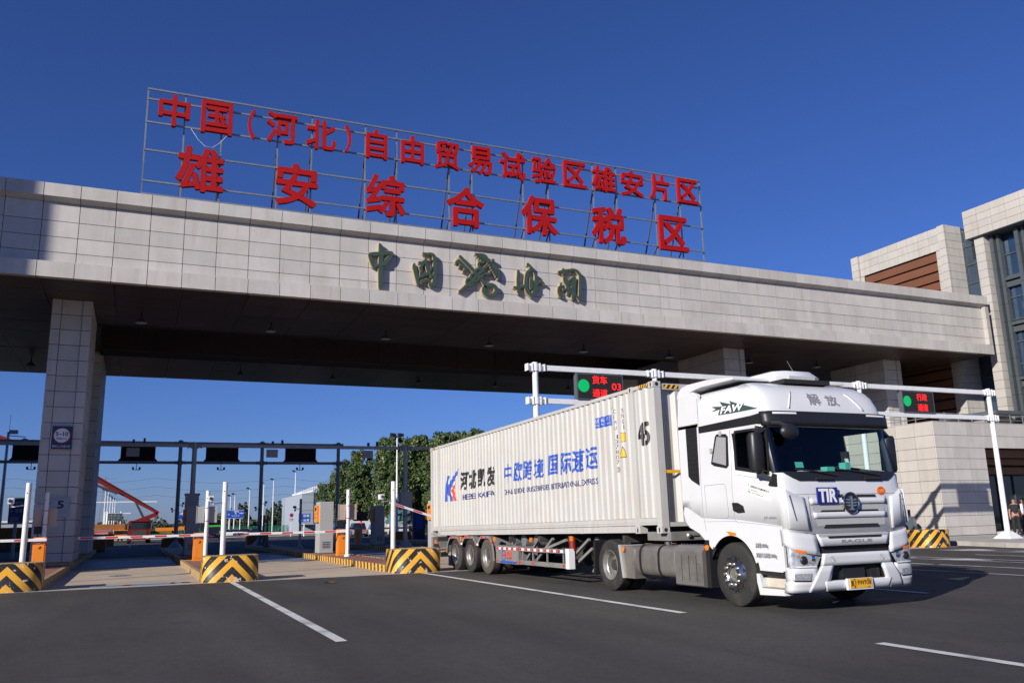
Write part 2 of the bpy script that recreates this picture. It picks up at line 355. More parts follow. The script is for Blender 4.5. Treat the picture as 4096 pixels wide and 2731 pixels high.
# ---------------------------------------------------------------- ground
def sheet(name, m, poly, z, kind='structure', sub=None):
    o = MB().add([(x, y, z+(gz(x) if z < 0.1 else 0)) for x, y in poly], [tuple(range(len(poly)))]).build(name, m); o['kind'] = kind; return o
g = MB()
xs = [60, 30, 16, 6, 2.6, -9, -20, -40]+[-60-30*k for k in range(8)]+[-400, -800, -1600]
ys = [-700, -250, -80, -40, -20, 0, 20, 40, 80, 250, 900]
g.v = [(x, y, gz(x)) for x in xs for y in ys]
g.f = [(i*len(ys)+j, i*len(ys)+j+1, (i+1)*len(ys)+j+1, (i+1)*len(ys)+j) for i in range(len(xs)-1) for j in range(len(ys)-1)]; g.m = [0]*len(g.f)
g.build('ground', 'asphalt')['kind'] = 'structure'
IS = [-17.15, -11.85, -6.57, -1.27, 4.03, 9.33, 14.63, 20.4]          # centre lines of the lane islands
sheet('concrete_apron', 'concrete', [(2.62, -40), (2.62, 21.2), (-9.3, 21.2), (-9.3, -40)], 0.004)
for i, (a, b) in enumerate(zip(IS[:-1], IS[1:])):
    o = MB().box(-17.5, -9.32, a+0.78, b-0.78, -0.2, 0.012).build('weighbridge_deck', 'weigh_plate'); o['kind'] = 'structure'
sheet('concrete_edge', 'concrete_pale', [(2.62, -40), (2.95, -40), (2.95, 21.2), (2.62, 21.2)], 0.006)
sheet('concrete_yard', 'concrete', [(-17.6, -40), (-17.6, 21.2), (-21, 21.2), (-21, -40)], 0.004)
# joints of the slabs: real shallow slots filled with dark sealant
jt = MB()
for a, b in zip(IS[:-1], IS[1:]):
    jt.box(-9.3, 2.6, a+0.85, a+0.864, -0.02, 0.0075); jt.box(-4.2, -4.185, a+0.8, b-0.8, -0.02, 0.0075); jt.box(-9.32, -9.28, a+0.75, b-0.75, -0.02, 0.014)
tag(jt.build('slab_joint', 'kerb_dark'), kind='structure')
def mark(x0, x1, y, w=0.15, m='line_white', z=0.010):
    o = MB().add([(x0, y-w/2, z), (x1, y-w/2, z), (x1, y+w/2, z), (x0, y+w/2, z)], [(0, 1, 2, 3)]).build('road_marking', m); o['kind'] = 'structure'
mark(2.97, 16.2, -6.58); mark(3.1, 16.05, -1.27); mark(19.86, 31, -1.28)
mark(19.9, 34, -6.58); mark(6, 16, 4.03, 0.13); mark(19, 30, 4.03, 0.13)
for y, a, b, w in ((8.95, 3.2, 24, 0.10), (11.05, 3.2, 10.2, 0.16), (11.05, 10.4, 24, 0.13), (13.1, 4.2, 26, 0.10), (13.95, 4.2, 26, 0.10), (16.07, 7.6, 26, 0.14), (18.2, 4.4, 26, 0.10), (19.45, 4.6, 26, 0.1)): mark(a, b, y, w)
def arrowhead(x, y0, y1):
    o = MB().add([(x, y0, 0.012), (x+1.0, (y0+y1)/2, 0.012), (x, y1, 0.012), (x-1.0, y0+0.1, 0.012)], [(0, 1, 2, 3)]).build('road_marking', 'line_white'); o['kind'] = 'structure'
for x, y0, y1 in ((6.6, 13.15, 13.9), (9.2, 13.15, 13.9), (5.3, 18.3, 19.4), (8.0, 18.3, 19.4)): arrowhead(x, y0, y1)
for y in (-30, -22): mark(2.97, 16, y)
for y in (-14.5, -9.2, -3.9, 1.4, 6.7): mark(-62, -48, y, 0.15, 'line_worn', 0.03); mark(-95, -78, y, 0.15, 'line_worn', -0.10)
# side pavement on the right with its kerb stones
pv = sheet('pavement', 'concrete_pale', [(4.6, 21.4), (60, 21.4), (60, 60), (-26, 60), (-26, 22.6), (-2, 22.6), (2.0, 22.2)], 0.17)
MB().prism([(4.6, 21.4), (60, 21.4), (60, 60), (-26, 60), (-26, 22.6), (-2, 22.6), (2.0, 22.2)], 2, -0.1, 0.165).build('pavement_base', 'concrete_pale')['kind'] = 'structure'
kx = [(-26+1.0*i, 22.6) for i in range(24)]+[(-2+1.0*i, 22.6-0.1*i) for i in range(5)]+[(3+.9*i, 22.05-0.3*i) for i in range(3)]+[(5.7+1.0*i, 21.35) for i in range(22)]
for (xa, ya), (xb, yb) in zip(kx[:-1], kx[1:]):
    if xb < -6: continue
    o = MB().prism([(xa+0.008, ya-0.12), (xb-0.008, yb-0.12), (xb-0.008, yb+0.02), (xa+0.008, ya+0.02)], 2, -0.05, 0.185).build('kerb_stone', 'concrete_pale'); o.parent = pv
# a shallow puddle, a manhole cover, a fallen leaf
pd = MB(); n = 40
pts = [(2.05+0.26*math.cos(t)*(1+0.25*math.sin(3*t)), -9.0+1.75*math.sin(t)*(1+0.12*math.cos(5*t))) for t in [2*math.pi*k/n for k in range(n)]]
tag(pd.add([(x, y, 0.0085) for x, y in pts], [tuple(range(n))]).build('puddle', 'water_film'), 'shallow puddle on the concrete before the barrier arm', 'puddle')
mh = thing('manhole_cover', 'round grey manhole cover in the concrete of the barrier lane', 'manhole cover', (-3.1, -9.35, 0))
MB().lathe([(0.01, 0.012), (0.33, 0.012), (0.36, 0.004)], (-3.1, -9.35, 0), 2, 24).build('lid', 'weigh_plate', mh)
rm = MB()
for k in range(5): rm.box(-3.3, -2.9, -9.5+0.075*k-0.012, -9.5+0.075*k+0.012, 0.01, 0.018)
rm.build('rib', 'kerb_dark', mh)
lf = MB(); lf.add([(5.2, -4.6, 0.005), (5.32, -4.52, 0.05), (5.42, -4.38, 0.008), (5.28, -4.30, 0.06), (5.16, -4.42, 0.03)], [(0, 1, 4), (1, 2, 3), (1, 3, 4)])
tag(lf.build('fallen_leaf', 'leaf_fallen'), 'single dry brown leaf lying on the asphalt', 'leaf')

# ---------------------------------------------------------------- the customs gate
GX, GZ0, GZ1 = -6.3, 10.5, 14.1
gate = thing('customs_gate', 'long pale stone gate canopy with dark soffit spanning all the lanes', 'gate', (-9.6, -11.85, 0))
YL, YR = -30.0, 37.7
core = MB()
core.box(-13.95, -6.60, YL, YR-0.02, 10.56, 14.02); core.box(-28.2, -20.35, YL, YR-0.02, 10.56, 14.02)
core.box(-20.36, -13.94, 20.2, YR-0.03, 10.56, 14.0); core.box(-20.36, -13.94, YL+0.01, -11.2, 10.56, 14.0)
core.build('canopy_core', 'joint', gate)
MB().box(-6.62, -6.33, YL, YR-0.01, 13.62, 14.06).box(-6.62, -6.33, YL, YR-0.01, 10.53, 11.06).build('fascia_backing', 'joint', gate)
MB().box(-6.62, GX, YL, -16.6, GZ0, 11.09).box(-6.60, -6.56, YL, -16.6, 11.1, 13.44).box(-6.62, GX, YL, -16.6, 13.5, GZ1).build('fascia_wall', 'stone', gate)
y = -14.11-2*1.23; P = 1.23; J = 0.011
cor_me = MB().prism([(-6.3, 14.1), (-6.3, 13.6), (-6.59, 13.45), (-6.59, 14.1)], 1, -P/2+J, P/2-J).mesh('cornice_panel', 'stone')
rows = [11.105, 11.52, 12.115, 12.725, 13.45]
while y < YR-0.1:
    y1 = min(y+P, YR)
    o = link('cornice_panel', cor_me, gate); o.location = (0, (y+y1)/2, 0); o.scale = (1, (y1-y)/P, 1)
    piece('band_panel', 'stone', gate, -6.60, GX, y+J, y1-J, GZ0, 11.09)
    if y < 37.3:
        for a, b in zip(rows[:-1], rows[1:]): piece('fascia_panel', 'stone', gate, -6.60, -6.57, y+J, min(y1, 37.38)-J, a+J, b-J)
    y += P
for a, b in zip(rows[:-1], rows[1:]): piece('corner_block', 'stone_warm', gate, -6.60, GX+0.001, 37.40, 37.69, a+0.006, b-0.006)
# soffit panels
y = -30.0
while y < YR-0.2:
    y1 = min(y+2*P, YR)
    if y > -19:
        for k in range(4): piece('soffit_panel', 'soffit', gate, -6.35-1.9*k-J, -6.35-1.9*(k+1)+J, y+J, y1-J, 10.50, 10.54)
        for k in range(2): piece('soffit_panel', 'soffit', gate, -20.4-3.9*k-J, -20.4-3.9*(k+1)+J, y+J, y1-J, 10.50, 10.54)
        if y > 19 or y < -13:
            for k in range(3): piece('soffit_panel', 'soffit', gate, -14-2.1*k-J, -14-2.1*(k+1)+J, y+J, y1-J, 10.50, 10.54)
    y += 2*P
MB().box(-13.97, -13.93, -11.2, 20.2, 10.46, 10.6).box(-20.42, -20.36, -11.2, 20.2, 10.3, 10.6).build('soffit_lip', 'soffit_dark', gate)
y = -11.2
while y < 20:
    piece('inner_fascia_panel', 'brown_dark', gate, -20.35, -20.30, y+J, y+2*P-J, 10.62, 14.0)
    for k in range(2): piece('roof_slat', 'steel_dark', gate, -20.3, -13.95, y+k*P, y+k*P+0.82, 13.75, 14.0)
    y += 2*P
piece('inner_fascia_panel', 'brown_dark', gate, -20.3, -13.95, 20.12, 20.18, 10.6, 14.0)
def pillar(yc, side, rows_from, x0=-9.6, x1=-13.95, name='pillar', fine=True):
    ya, yb = yc-0.715, yc+0.715
    p = MB().box(x1, x0-0.05, ya+0.05, yb-0.05, 0.0, 10.56).build(name, 'joint' if fine or (yc == -11.85) else 'stone', gate)
    MB().box(x1-0.08, x0+0.06, ya-0.07, yb+0.07, 0.0, 0.28).build('plinth', 'kerb_faded', p)
    if not fine: return p
    zs = [0.285, 0.62]+[0.62+0.6175*k for k in range(1, 17)]
    for a, b in zip(zs[:-1], zs[1:]):
        if a < rows_from: continue
        piece('pillar_panel', 'stone', p, x0-0.1, x0, ya, ya+0.33, a+0.012, b-0.012)
        piece('pillar_panel', 'stone', p, x0-0.1, x0-0.045, ya+0.35, yb-0.35, a+0.012, b-0.012)
        piece('pillar_panel', 'stone', p, x0-0.1, x0, yb-0.33, yb, a+0.012, b-0.012)
        for k in range(4):
            xa, xb = x0-0.11-1.06*k, x0-0.11-1.06*(k+1)+0.018
            if side > 0: piece('pillar_panel', 'stone', p, xa, xb, yb-0.06, yb-0.002, a+0.012, b-0.012)
            else: piece('pillar_panel', 'stone', p, xa, xb, ya+0.002, ya+0.06, a+0.012, b-0.012)
    return p
pillar(-11.85, 1, 0); pillar(20.9, -1, 2.9); pillar(32.86, -1, 4.0); pillar(-24.2, 1, 99, fine=False)
for yc in (-11.85, 20.9, 32.86, -24.2): rp = pillar(yc, 1, 99, -20.6, -27.2, 'rear_pillar', fine=False)
rp = [o for o in bpy.data.objects if o.name == 'rear_pillar'][0]
for k in range(17):
    for j in range(5): piece('rear_panel', 'stone', rp, -20.58-1.32*j, -21.88-1.32*j, -11.14, -11.08, 0.3+0.6*k+0.012, 0.9+0.6*k-0.012)
    piece('rear_panel', 'stone', rp, -20.60, -20.56, -12.56, -11.09, 0.3+0.6*k+0.012, 0.9+0.6*k-0.012)
# round ceiling lamps under the soffit
def lamp(x, y, label, first=[None]):
    if first[0] is None:
        t = thing('ceiling_lamp', label, 'lamp', (0, 0, 0), 'high bay lamps under the gate soffit')
        MB().lathe([(0.03, 0), (0.03, -0.28)], (0, 0, 0), 2, 8).build('stem', 'black_plastic', t)
        MB().lathe([(0.04, -0.2), (0.1, -0.26), (0.24, -0.40), (0.25, -0.44)], (0, 0, 0), 2, 20).build('shade', 'steel_dark', t, True)
        MB().lathe([(0.001, -0.43), (0.235, -0.43)], (0, 0, 0), 2, 20).build('diffuser', 'cab_grey', t)
        first[0] = t; t.location = (x, y, 10.5)
    else: clone(first[0], (x, y, 10.5), 0, label)
ordn = ['first', 'second', 'third', 'fourth', 'fifth', 'sixth', 'seventh', 'eighth', 'ninth']
for i, y in enumerate((-9.3, -3.9, 1.46, 6.82, 12.23, 17.65, 23.2, 28.3)): lamp(-11.12, y, 'round lamp under the front soffit, %s in the row from the shaded pillar' % ordn[i])
for i, y in enumerate((-14.6, -3.9, 1.5, 6.95, 12.25, 17.65)): lamp(-23.3, y, 'round lamp under the rear soffit, %s in the row from the shaded side' % ordn[i])

# calligraphy and emblem on the fascia
CALLI = {'zhong':[[(-14,1320,5),(-9,1305,19),(-7,1289,21),(-8,1242,19),(-9,1180,19),(-9,1133,17),(-13,1120,8)],[(-59,1266,12),(-48,1238,17),(-40,1212,11)],[(-59,1268,9),(-38,1270,16),(-12,1274,17)],[(-6,1275,20),(16,1281,17),(42,1285,9)],[(42,1284,11),(29,1258,20),(10,1238,16),(-2,1229,12)],[(-42,1210,9),(-23,1220,12),(-2,1227,14),(18,1231,12)]],'guo':[[(142,1247,5),(140,1232,14),(147,1203,14),(154,1175,14),(159,1152,11)],[(180,1296,8),(201,1295,13),(219,1298,11),(232,1288,15),(235,1268,16),(236,1219,16),(233,1179,17),(226,1159,18),(212,1152,13)],[(209,1166,8),(214,1155,13)],[(161,1253,10),(177,1253,13),(191,1263,13)],[(190,1276,6),(195,1263,12),(198,1240,13),(206,1216,14),(217,1198,14),(218,1191,8)],[(222,1239,10),(209,1217,13),(193,1198,10)],[(183,1253,10),(169,1229,14),(175,1218,11),(169,1198,10),(193,1206,13)],[(159,1182,10),(180,1195,11),(193,1206,10)],[(170,1164,11),(186,1172,13),(204,1178,10)],[(214,1273,13),(212,1264,6)]],'key':[[(352,1303,12),(374,1282,14),(397,1260,14),(424,1235,16),(450,1210,15),(469,1185,15),(475,1176,14)],[(473,1172,17),(481,1178,17),(489,1181,18),(499,1183,18),(508,1182,18),(516,1179,18),(522,1174,18),(526,1167,18),(527,1160,18),(526,1153,18),(521,1146,18),(515,1139,18),(507,1135,17),(498,1133,17),(489,1132,17),(480,1134,17),(473,1138,17),(468,1144,17),(465,1151,17),(466,1159,17),(468,1166,17),(474,1173,17)],[(345,1282,14),(363,1264,14),(384,1247,14)],[(347,1282,14),(333,1268,11)],[(362,1263,14),(350,1251,11)],[(383,1247,14),(369,1231,11)],[(348,1136,10),(387,1173,13),(427,1214,14),(458,1247,14),(483,1271,13)],[(416,1189,9),(414,1183,9),(410,1177,9),(404,1173,9),(397,1171,9),(390,1173,9),(385,1177,9),(382,1183,9),(383,1190,9),(385,1196,9),(391,1201,9),(397,1204,9),(404,1204,9),(410,1201,9),(414,1196,9),(416,1189,9)],[(442,1213,10),(440,1205,10),(435,1199,10),(428,1194,10),(420,1193,10),(412,1194,10),(406,1199,10),(403,1205,10),(403,1212,10),(406,1220,10),(412,1225,10),(420,1228,10),(429,1228,10),(436,1225,10),(441,1220,10),(442,1213,10)],[(464,1236,11),(462,1228,11),(457,1221,11),(450,1216,11),(442,1214,11),(434,1216,11),(428,1221,11),(424,1228,11),(424,1236,11),(428,1243,11),(434,1249,11),(442,1253,11),(451,1253,11),(458,1249,11),(463,1243,11),(464,1236,11)],[(449,1258,12),(442,1269,11),(446,1283,10),(459,1282,8)],[(470,1233,11),(486,1232,11),(498,1239,9),(495,1249,6)],[(425,1320,6),(452,1320,11),(472,1316,14),(482,1304,14),(484,1290,9)],[(433,1310,5),(464,1309,7),(478,1306,8)],[(442,1302,5),(468,1302,6),(479,1300,6)],[(453,1294,5),(482,1296,6)],[(465,1288,4),(482,1289,4)],[(498,1281,18),(518,1268,19),(532,1253,14),(537,1231,11),(535,1211,5)],[(503,1276,6),(499,1259,5)],[(510,1269,6),(505,1250,4)],[(516,1263,6),(512,1239,4)],[(523,1257,7),(518,1230,4)],[(530,1250,7),(524,1222,4)],[(482,1285,14),(498,1287,14),(494,1275,14)],[(507,1298,15),(515,1297,15)]],'hai':[[(637,1266,8),(639,1250,15),(635,1217,13),(635,1185,13),(635,1165,12),(638,1151,5)],[(613,1184,8),(626,1181,13),(651,1188,12),(671,1196,13)],[(685,1300,15),(693,1295,10),(703,1286,12),(698,1272,14),(682,1254,15),(677,1221,17),(675,1188,17),(683,1168,17),(699,1152,17),(704,1141,7)],[(717,1261,5),(727,1250,14),(727,1226,14),(725,1200,15),(719,1176,17),(704,1149,13)],[(702,1233,10),(703,1217,20),(702,1194,20),(700,1181,10)],[(731,1213,14),(750,1220,10),(764,1215,10),(769,1207,3)],[(719,1184,15),(737,1179,5)]],'guan':[[(844,1277,9),(864,1282,14),(881,1289,12)],[(868,1296,7),(875,1285,14),(869,1266,10)],[(879,1287,12),(904,1293,10),(928,1297,11),(950,1287,14),(960,1270,14),(960,1231,16),(957,1189,16),(955,1159,17),(951,1147,10)],[(930,1174,5),(942,1163,12),(953,1154,14)],[(855,1226,7),(856,1212,10),(845,1199,12),(844,1179,14),(850,1162,14),(859,1162,9)],[(872,1256,9),(879,1240,21),(887,1224,19),(893,1203,17),(896,1184,19),(890,1175,14)],[(927,1261,17),(929,1245,21),(921,1219,23),(920,1194,19),(919,1168,19),(915,1152,10)],[(895,1235,10),(913,1250,10),(925,1258,14)],[(898,1225,9),(925,1233,10)],[(864,1193,7),(888,1198,12),(915,1205,10),(933,1204,7)]]}
def brush(strokes, name, label):
    t = thing(name, label, 'sign', (-6.57, sum(p[0] for s in strokes for p in s)/100/sum(len(s) for s in strokes), 11.2))
    for layer, (x0, x1, grow, m) in enumerate(((-6.572, -6.42, 0.018, 'bronze_edge'), (-6.42, -6.385, 0.0, 'bronze'))):
        mb = MB()
        for si, s in enumerate(strokes):
            pts = [Vector((p[0]/100, p[1]/100)) for p in s]; ws = [p[2]/200+grow for p in s]
            # smooth the polyline
            q = [(pts[0], ws[0])]
            for i in range(len(pts)-1):
                p0, p1, p2, p3 = pts[max(0, i-1)], pts[i], pts[i+1], pts[min(len(pts)-1, i+2)]
                for k in (1, 2, 3):
                    u = k/3; q.append((0.5*((2*p1)+(p2-p0)*u+(2*p0-5*p1+4*p2-p3)*u*u+(3*p1-3*p2+p3-p0)*u**3), ws[i]*(1-u)+ws[i+1]*u))
            Lp, Rp = [], []
            for i in range(len(q)):
                d = (q[min(i+1, len(q)-1)][0]-q[max(i-1, 0)][0]).normalized(); nrm = Vector((-d.y, d.x)); Lp.append(q[i][0]+nrm*q[i][1]); Rp.append(q[i][0]-nrm*q[i][1])
            d0 = (q[0][0]-q[1][0]).normalized(); d1 = (q[-1][0]-q[-2][0]).normalized()
            poly = [q[0][0]+d0*q[0][1]*0.6]+Lp+[q[-1][0]+d1*q[-1][1]*0.6]+Rp[::-1]
            n = len(Lp); e = 0.0018*si; vs = []; fs = []
            for X in (x0, x1+e):
                vs += [(X, p.x, p.y) for p in Lp]+[(X, p.x, p.y) for p in Rp]+[(X, poly[0].x, poly[0].y), (X, poly[n+1].x, poly[n+1].y)]
            K = 2*n+2
            for b in (0, K):
                fs += [(b+i, b+i+1, b+n+i+1, b+n+i) for i in range(n-1)]+[(b+2*n, b, b+n), (b+2*n+1, b+2*n-1, b+n-1)]
            ring = [2*n]+list(range(n))+[2*n+1]+list(range(2*n-1, n-1, -1))
            fs += [(ring[i], ring[(i+1) % len(ring)], K+ring[(i+1) % len(ring)], K+ring[i]) for i in range(len(ring))]
            mb.add(vs, fs)
        mb.build('backing' if layer == 0 else 'face', m, t)
brush(CALLI['zhong'], 'brush_character', 'green brush character like a boxed vertical stroke, nearest the shaded end of the fascia')
brush(CALLI['guo'], 'brush_character', 'green brush character in a rounded frame just before the key emblem')
brush(CALLI['key'], 'key_emblem', 'green emblem of a key crossed with a winged snake staff on the fascia')
brush(CALLI['hai'], 'brush_character', 'green brush character with flowing water strokes just after the key emblem')
brush(CALLI['guan'], 'brush_character', 'green brush character like an arched doorway, last in the fascia row')

# ---------------------------------------------------------------- the red roof sign
SX = -7.9
sign = thing('roof_sign', 'red lettered sign on a grey lattice frame standing on the gate roof', 'sign', (SX, 4.3, 14.02))
RZ = [19.40, 18.95, 17.92, 16.68, 15.33, 14.77]
for z in RZ: MB().box(SX-0.16, SX-0.10, -9.65, 18.22, z-0.035, z+0.035).build('rail', 'galv', sign)
VY = [-9.63, -8.16, -6.67, -4.32, -2.84, -0.41, 1.07, 3.65, 4.82, 7.52, 8.91, 11.51, 12.9, 15.27, 16.85, 18.2]
for y in VY:
    MB().box(SX-0.225, SX-0.165, y-0.03, y+0.03, 14.0 if -9.5 < y < 18.1 else 14.74, 19.43).build('post', 'galv', sign)
for y in VY[1:-1]:
    MB().bar((SX-0.22, y, 18.0), (SX-1.9, y, 14.02), 0.06).bar((SX-0.22, y, 15.4), (SX-1.5, y, 14.02), 0.05).build('brace', 'steel_dark', sign)
ROW1 = [('中', -8.58, 18.5, 1.23, 1.42), ('国', -6.89, 18.49, 1.27, 1.5), ('（', -5.46, 18.47, 0.32, 1.36), ('河', -4.18, 18.5, 1.32, 1.46), ('北', -2.47, 18.47, 1.32, 1.42), ('）', -1.26, 18.49, 0.28, 1.36), ('自', 0.07, 18.45, 0.99, 1.44), ('由', 1.78, 18.45, 1.09, 1.40), ('贸', 3.5, 18.46, 1.22, 1.43), ('易', 5.19, 18.46, 1.23, 1.43), ('试', 6.9, 18.45, 1.36, 1.43), ('验', 8.61, 18.48, 1.36, 1.42), ('区', 10.36, 18.51, 1.30, 1.40), ('雄', 12.04, 18.52, 1.38, 1.40), ('安', 13.76, 18.52, 1.36, 1.42), ('片', 15.47, 18.57, 1.22, 1.42), ('区', 17.25, 18.59, 1.32, 1.40)]
ROW2 = [('雄', -7.44, 16.05, 1.9, 1.98), ('安', -3.46, 15.95, 1.8, 1.96), ('综', 0.52, 16.02, 1.84, 1.99), ('合', 4.4, 15.98, 1.89, 2.0), ('保', 8.29, 16.05, 1.95, 2.0), ('税', 12.22, 16.03, 1.98, 2.0), ('区', 16.17, 16.07, 1.8, 1.92)]
for row in (ROW1, ROW2):
    for ch, yc, zc, w, hgt in row:
        wall = fit_text(ch, 'red_sign', sign, 'character', FRONT(SX), yc-w/2, yc+w/2, zc-hgt/2, zc+hgt/2, bold=0.024 if row is ROW1 else 0.028, depth=0.14)
wr = MB(); wr.tube([(SX, -7.9+0.3*k, 17.85-0.75*math.sin(math.pi*k/5)) for k in range(6)], 0.008, 4).build('loose_cable', 'white_print', sign)
# ---------------------------------------------------------------- the office building on the right
off = thing('customs_office', 'tall pale stone office building with brown louvres and glass behind the gate end', 'building', (-3, 27.6, 0.17))
PX, PY, PT = -2.9, 27.6, 5.83
MB().box(-30, PX-0.05, PY+0.05, 31.15, 0.1, PT-0.03).box(-30, -6.2, 31.15, 60, 0.1, PT-0.03).box(-30, PX-0.05, 31.16, 60, 4.56, PT-0.03).build('podium', 'joint', off)
pz = [0.19, 0.62, 1.15, 1.74, 2.32, 2.88, 3.44, 3.98, 4.54, 5.16, 5.83]; q = 0.009
for a, b in zip(pz[:-1], pz[1:]):
    x = PX
    for k in range(9): piece('podium_panel', 'stone_warm', off, x-0.001-1.18*k-(0 if k else 0.06), x-1.18*(k+1)+2*q, PY-0.012, PY+0.04, a+q, b-q)
    for k in range(14):
        ya, yb = PY-0.014+1.19*k, PY+1.19*(k+1)-2*q
        if k >= 3 and b < 4.6: continue
        piece('podium_panel', 'stone', off, PX-0.04, PX+0.012, ya, yb, a+q, b-q)
piece('podium_cap', 'stone_warm', off, -14, PX+0.02, PY-0.02, 46, PT, PT+0.03)
# entrance recess with brown beams, glass doors and frames
for k, (z0, z1, x) in enumerate(((4.1, 4.5, -3.4), (3.75, 4.05, -3.9), (3.3, 3.65, -4.4))): piece('entrance_beam', 'brown', off, x-0.25, x, 31.2, 46, z0, z1)
piece('entrance_jamb', 'soffit_dark', off, -6.1, PX-0.06, 31.16, 31.24, 0.17, 4.54)
for k in range(9): piece('glass_door', 'win_dark', off, -5.62, -5.6, 31.5+1.3*k, 32.76+1.3*k, 0.3, 3.3); piece('door_frame', 'curtain_frame', off, -5.6, -5.52, 31.44+1.3*k, 31.5+1.3*k, 0.18, 3.35)
piece('door_header', 'curtain_frame', off, -5.6, -5.5, 31.3, 45, 3.3, 3.42); piece('entrance_step', 'concrete_pale', off, -6.1, -1.9, 31.3, 46, 0.17, 0.30)
# railing on the podium roof
rl = MB()
for k in range(12): rl.bar((PX-0.35-0.95*k, PY+0.35, PT), (PX-0.35-0.95*k, PY+0.35, PT+0.55), 0.04)
for z in (0.25, 0.5): rl.bar((PX-0.35, PY+0.35, PT+z), (PX-11, PY+0.35, PT+z), 0.03); rl.bar((PX-0.35, PY+0.35, PT+z), (PX-0.35, 46, PT+z), 0.03)
for k in range(18): rl.bar((PX-0.35, PY+0.35+1.0*k, PT), (PX-0.35, PY+0.35+1.0*k, PT+0.55), 0.04)
rl.build('roof_railing', 'galv', off)
# louvred block, its wall plane faces the lanes
LY = 38.4
MB().box(-16.9, -9.04, LY+0.45, 56, 5.8, 19.67).box(-16.9, -9.04, LY+0.04, LY+0.46, 18.19, 19.67).box(-16.9, -16.06, LY+0.04, LY+0.46, 5.8, 18.24).box(-9.88, -9.04, LY+0.04, LY+0.46, 5.8, 18.24).build('louvre_block', 'joint', off)
zz = [18.16, 18.69, 19.21, 19.72]
for a, b in zip(zz[:-1], zz[1:]):
    for k in range(8): piece('wall_panel', 'stone_warm', off, -16.29+0.848*k+q, -16.29+0.848*(k+1)-q, LY, LY+0.06, a+q, b-q)
z = 19.72
while z > 5.9:
    z1 = max(5.83, z-0.525)
    piece('wall_panel', 'stone_warm', off, -16.94, -16.31, LY-0.16, LY+0.05, z1+q, z-q)
    piece('wall_panel', 'stone_warm', off, -9.50, -8.99, LY-0.16, LY+0.05, z1+q, z-q)
    piece('end_panel', 'stone', off, -9.04, -8.99, LY+0.06, LY+1.4, z1+q, z-q)
    if z1 < 18.1:
        piece('wall_panel', 'stone_warm', off, -16.29, -16.01, LY, LY+0.06, z1+q, z-q); piece('wall_panel', 'stone_warm', off, -9.90, -9.52, LY, LY+0.06, z1+q, z-q)
    z = z1
z = 18.10
while z > 6.3:
    piece('louvre_board', 'brown', off, -15.99, -9.93, LY+0.10, LY+0.36, z-0.56, z-0.03); z -= 0.65
# curtain wall strip between the blocks, stone column, parapet and fins of the front block
def curtain(x0, x1, y, z0, z1, nx, nz):
    for i in range(nx):
        for k in range(nz):
            piece('window_pane', 'win_blue', off, x0+(x1-x0)*i/nx+0.03, x0+(x1-x0)*(i+1)/nx-0.03, y+0.05, y+0.07, z0+(z1-z0)*k/nz+0.03, z0+(z1-z0)*(k+1)/nz-0.03)
    fr = MB()
    for i in range(nx+1): fr.box(x0+(x1-x0)*i/nx-0.04, x0+(x1-x0)*i/nx+0.04, y-0.05, y+0.1, z0, z1)
    for k in range(nz+1): fr.box(x0, x1, y-0.02, y+0.09, z0+(z1-z0)*k/nz-0.035, z0+(z1-z0)*k/nz+0.035)
    fr.build('window_frame', 'curtain_frame', off)
curtain(-8.98, -6.72, 39.9, 5.83, 19.53, 2, 11)
MB().box(-8.98, 5, 40.05, 56, 5.83, 19.53).build('front_block', 'joint', off)
z = 18.14
while z > 5.9:
    z1 = max(5.83, z-0.535); piece('column_block', 'stone_warm', off, -7.10, -6.46, 38.4, 39.3, z1+q, z-q); z = z1
for k in range(4):
    for i in range(12): piece('parapet_panel', 'stone_warm', off, -7.50+0.957*i+q, -7.50+0.957*(i+1)-q, 38.16, 38.26, 18.16+0.46*k+q, 18.16+0.46*(k+1)-q)
MB().box(-7.48, 4.1, 38.21, 40.2, 18.17, 19.96).build('parapet_core', 'joint', off)
piece('parapet_soffit', 'steel_dark', off, -7.49, 4.1, 38.21, 40.0, 18.13, 18.165)
curtain(-6.06, 3.8, 39.25, 5.83, 18.12, 6, 9)
for i in range(7):
    x = -6.20+1.64*i
    for k in range(11): piece('facade_fin', 'curtain_frame', off, x-0.15, x+0.09, 38.74, 39.2, 5.85+1.115*k, 5.85+1.115*(k+1)-0.015); piece('facade_fin', 'curtain_frame', off, x+0.20, x+0.39, 38.88, 39.22, 5.85+1.115*k, 5.85+1.115*(k+1)-0.015)
for z in (8.85, 12.2, 15.0): piece('spandrel', 'curtain_frame', off, -6.06, 3.8, 39.05, 39.27, z-0.33, z); piece('spandrel', 'curtain_frame', off, -6.06, 3.8, 38.95, 39.3, z+0.1, z+0.28)
piece('roof_canopy', 'steel_dark', off, -9.0, -5.2, 35.6, 38.2, 6.75, 6.95)
# ---------------------------------------------------------------- its twin on the other side of the lanes (outside the picture, its shade falls on the pillar)
tw = thing('office_tower', 'twin office tower beside the lanes whose shade falls on the gate', 'building', (4.2, -33, 0))
MB().box(-40, 4.25, -60, -32.95, 0, 27).build('wall', 'stone_warm', tw)
for k in range(6):
    for i in range(7): piece('window', 'win_blue', tw, -38+6*i, -34.2+6*i, -32.96, -32.9, 3+4*k, 5.8+4*k)

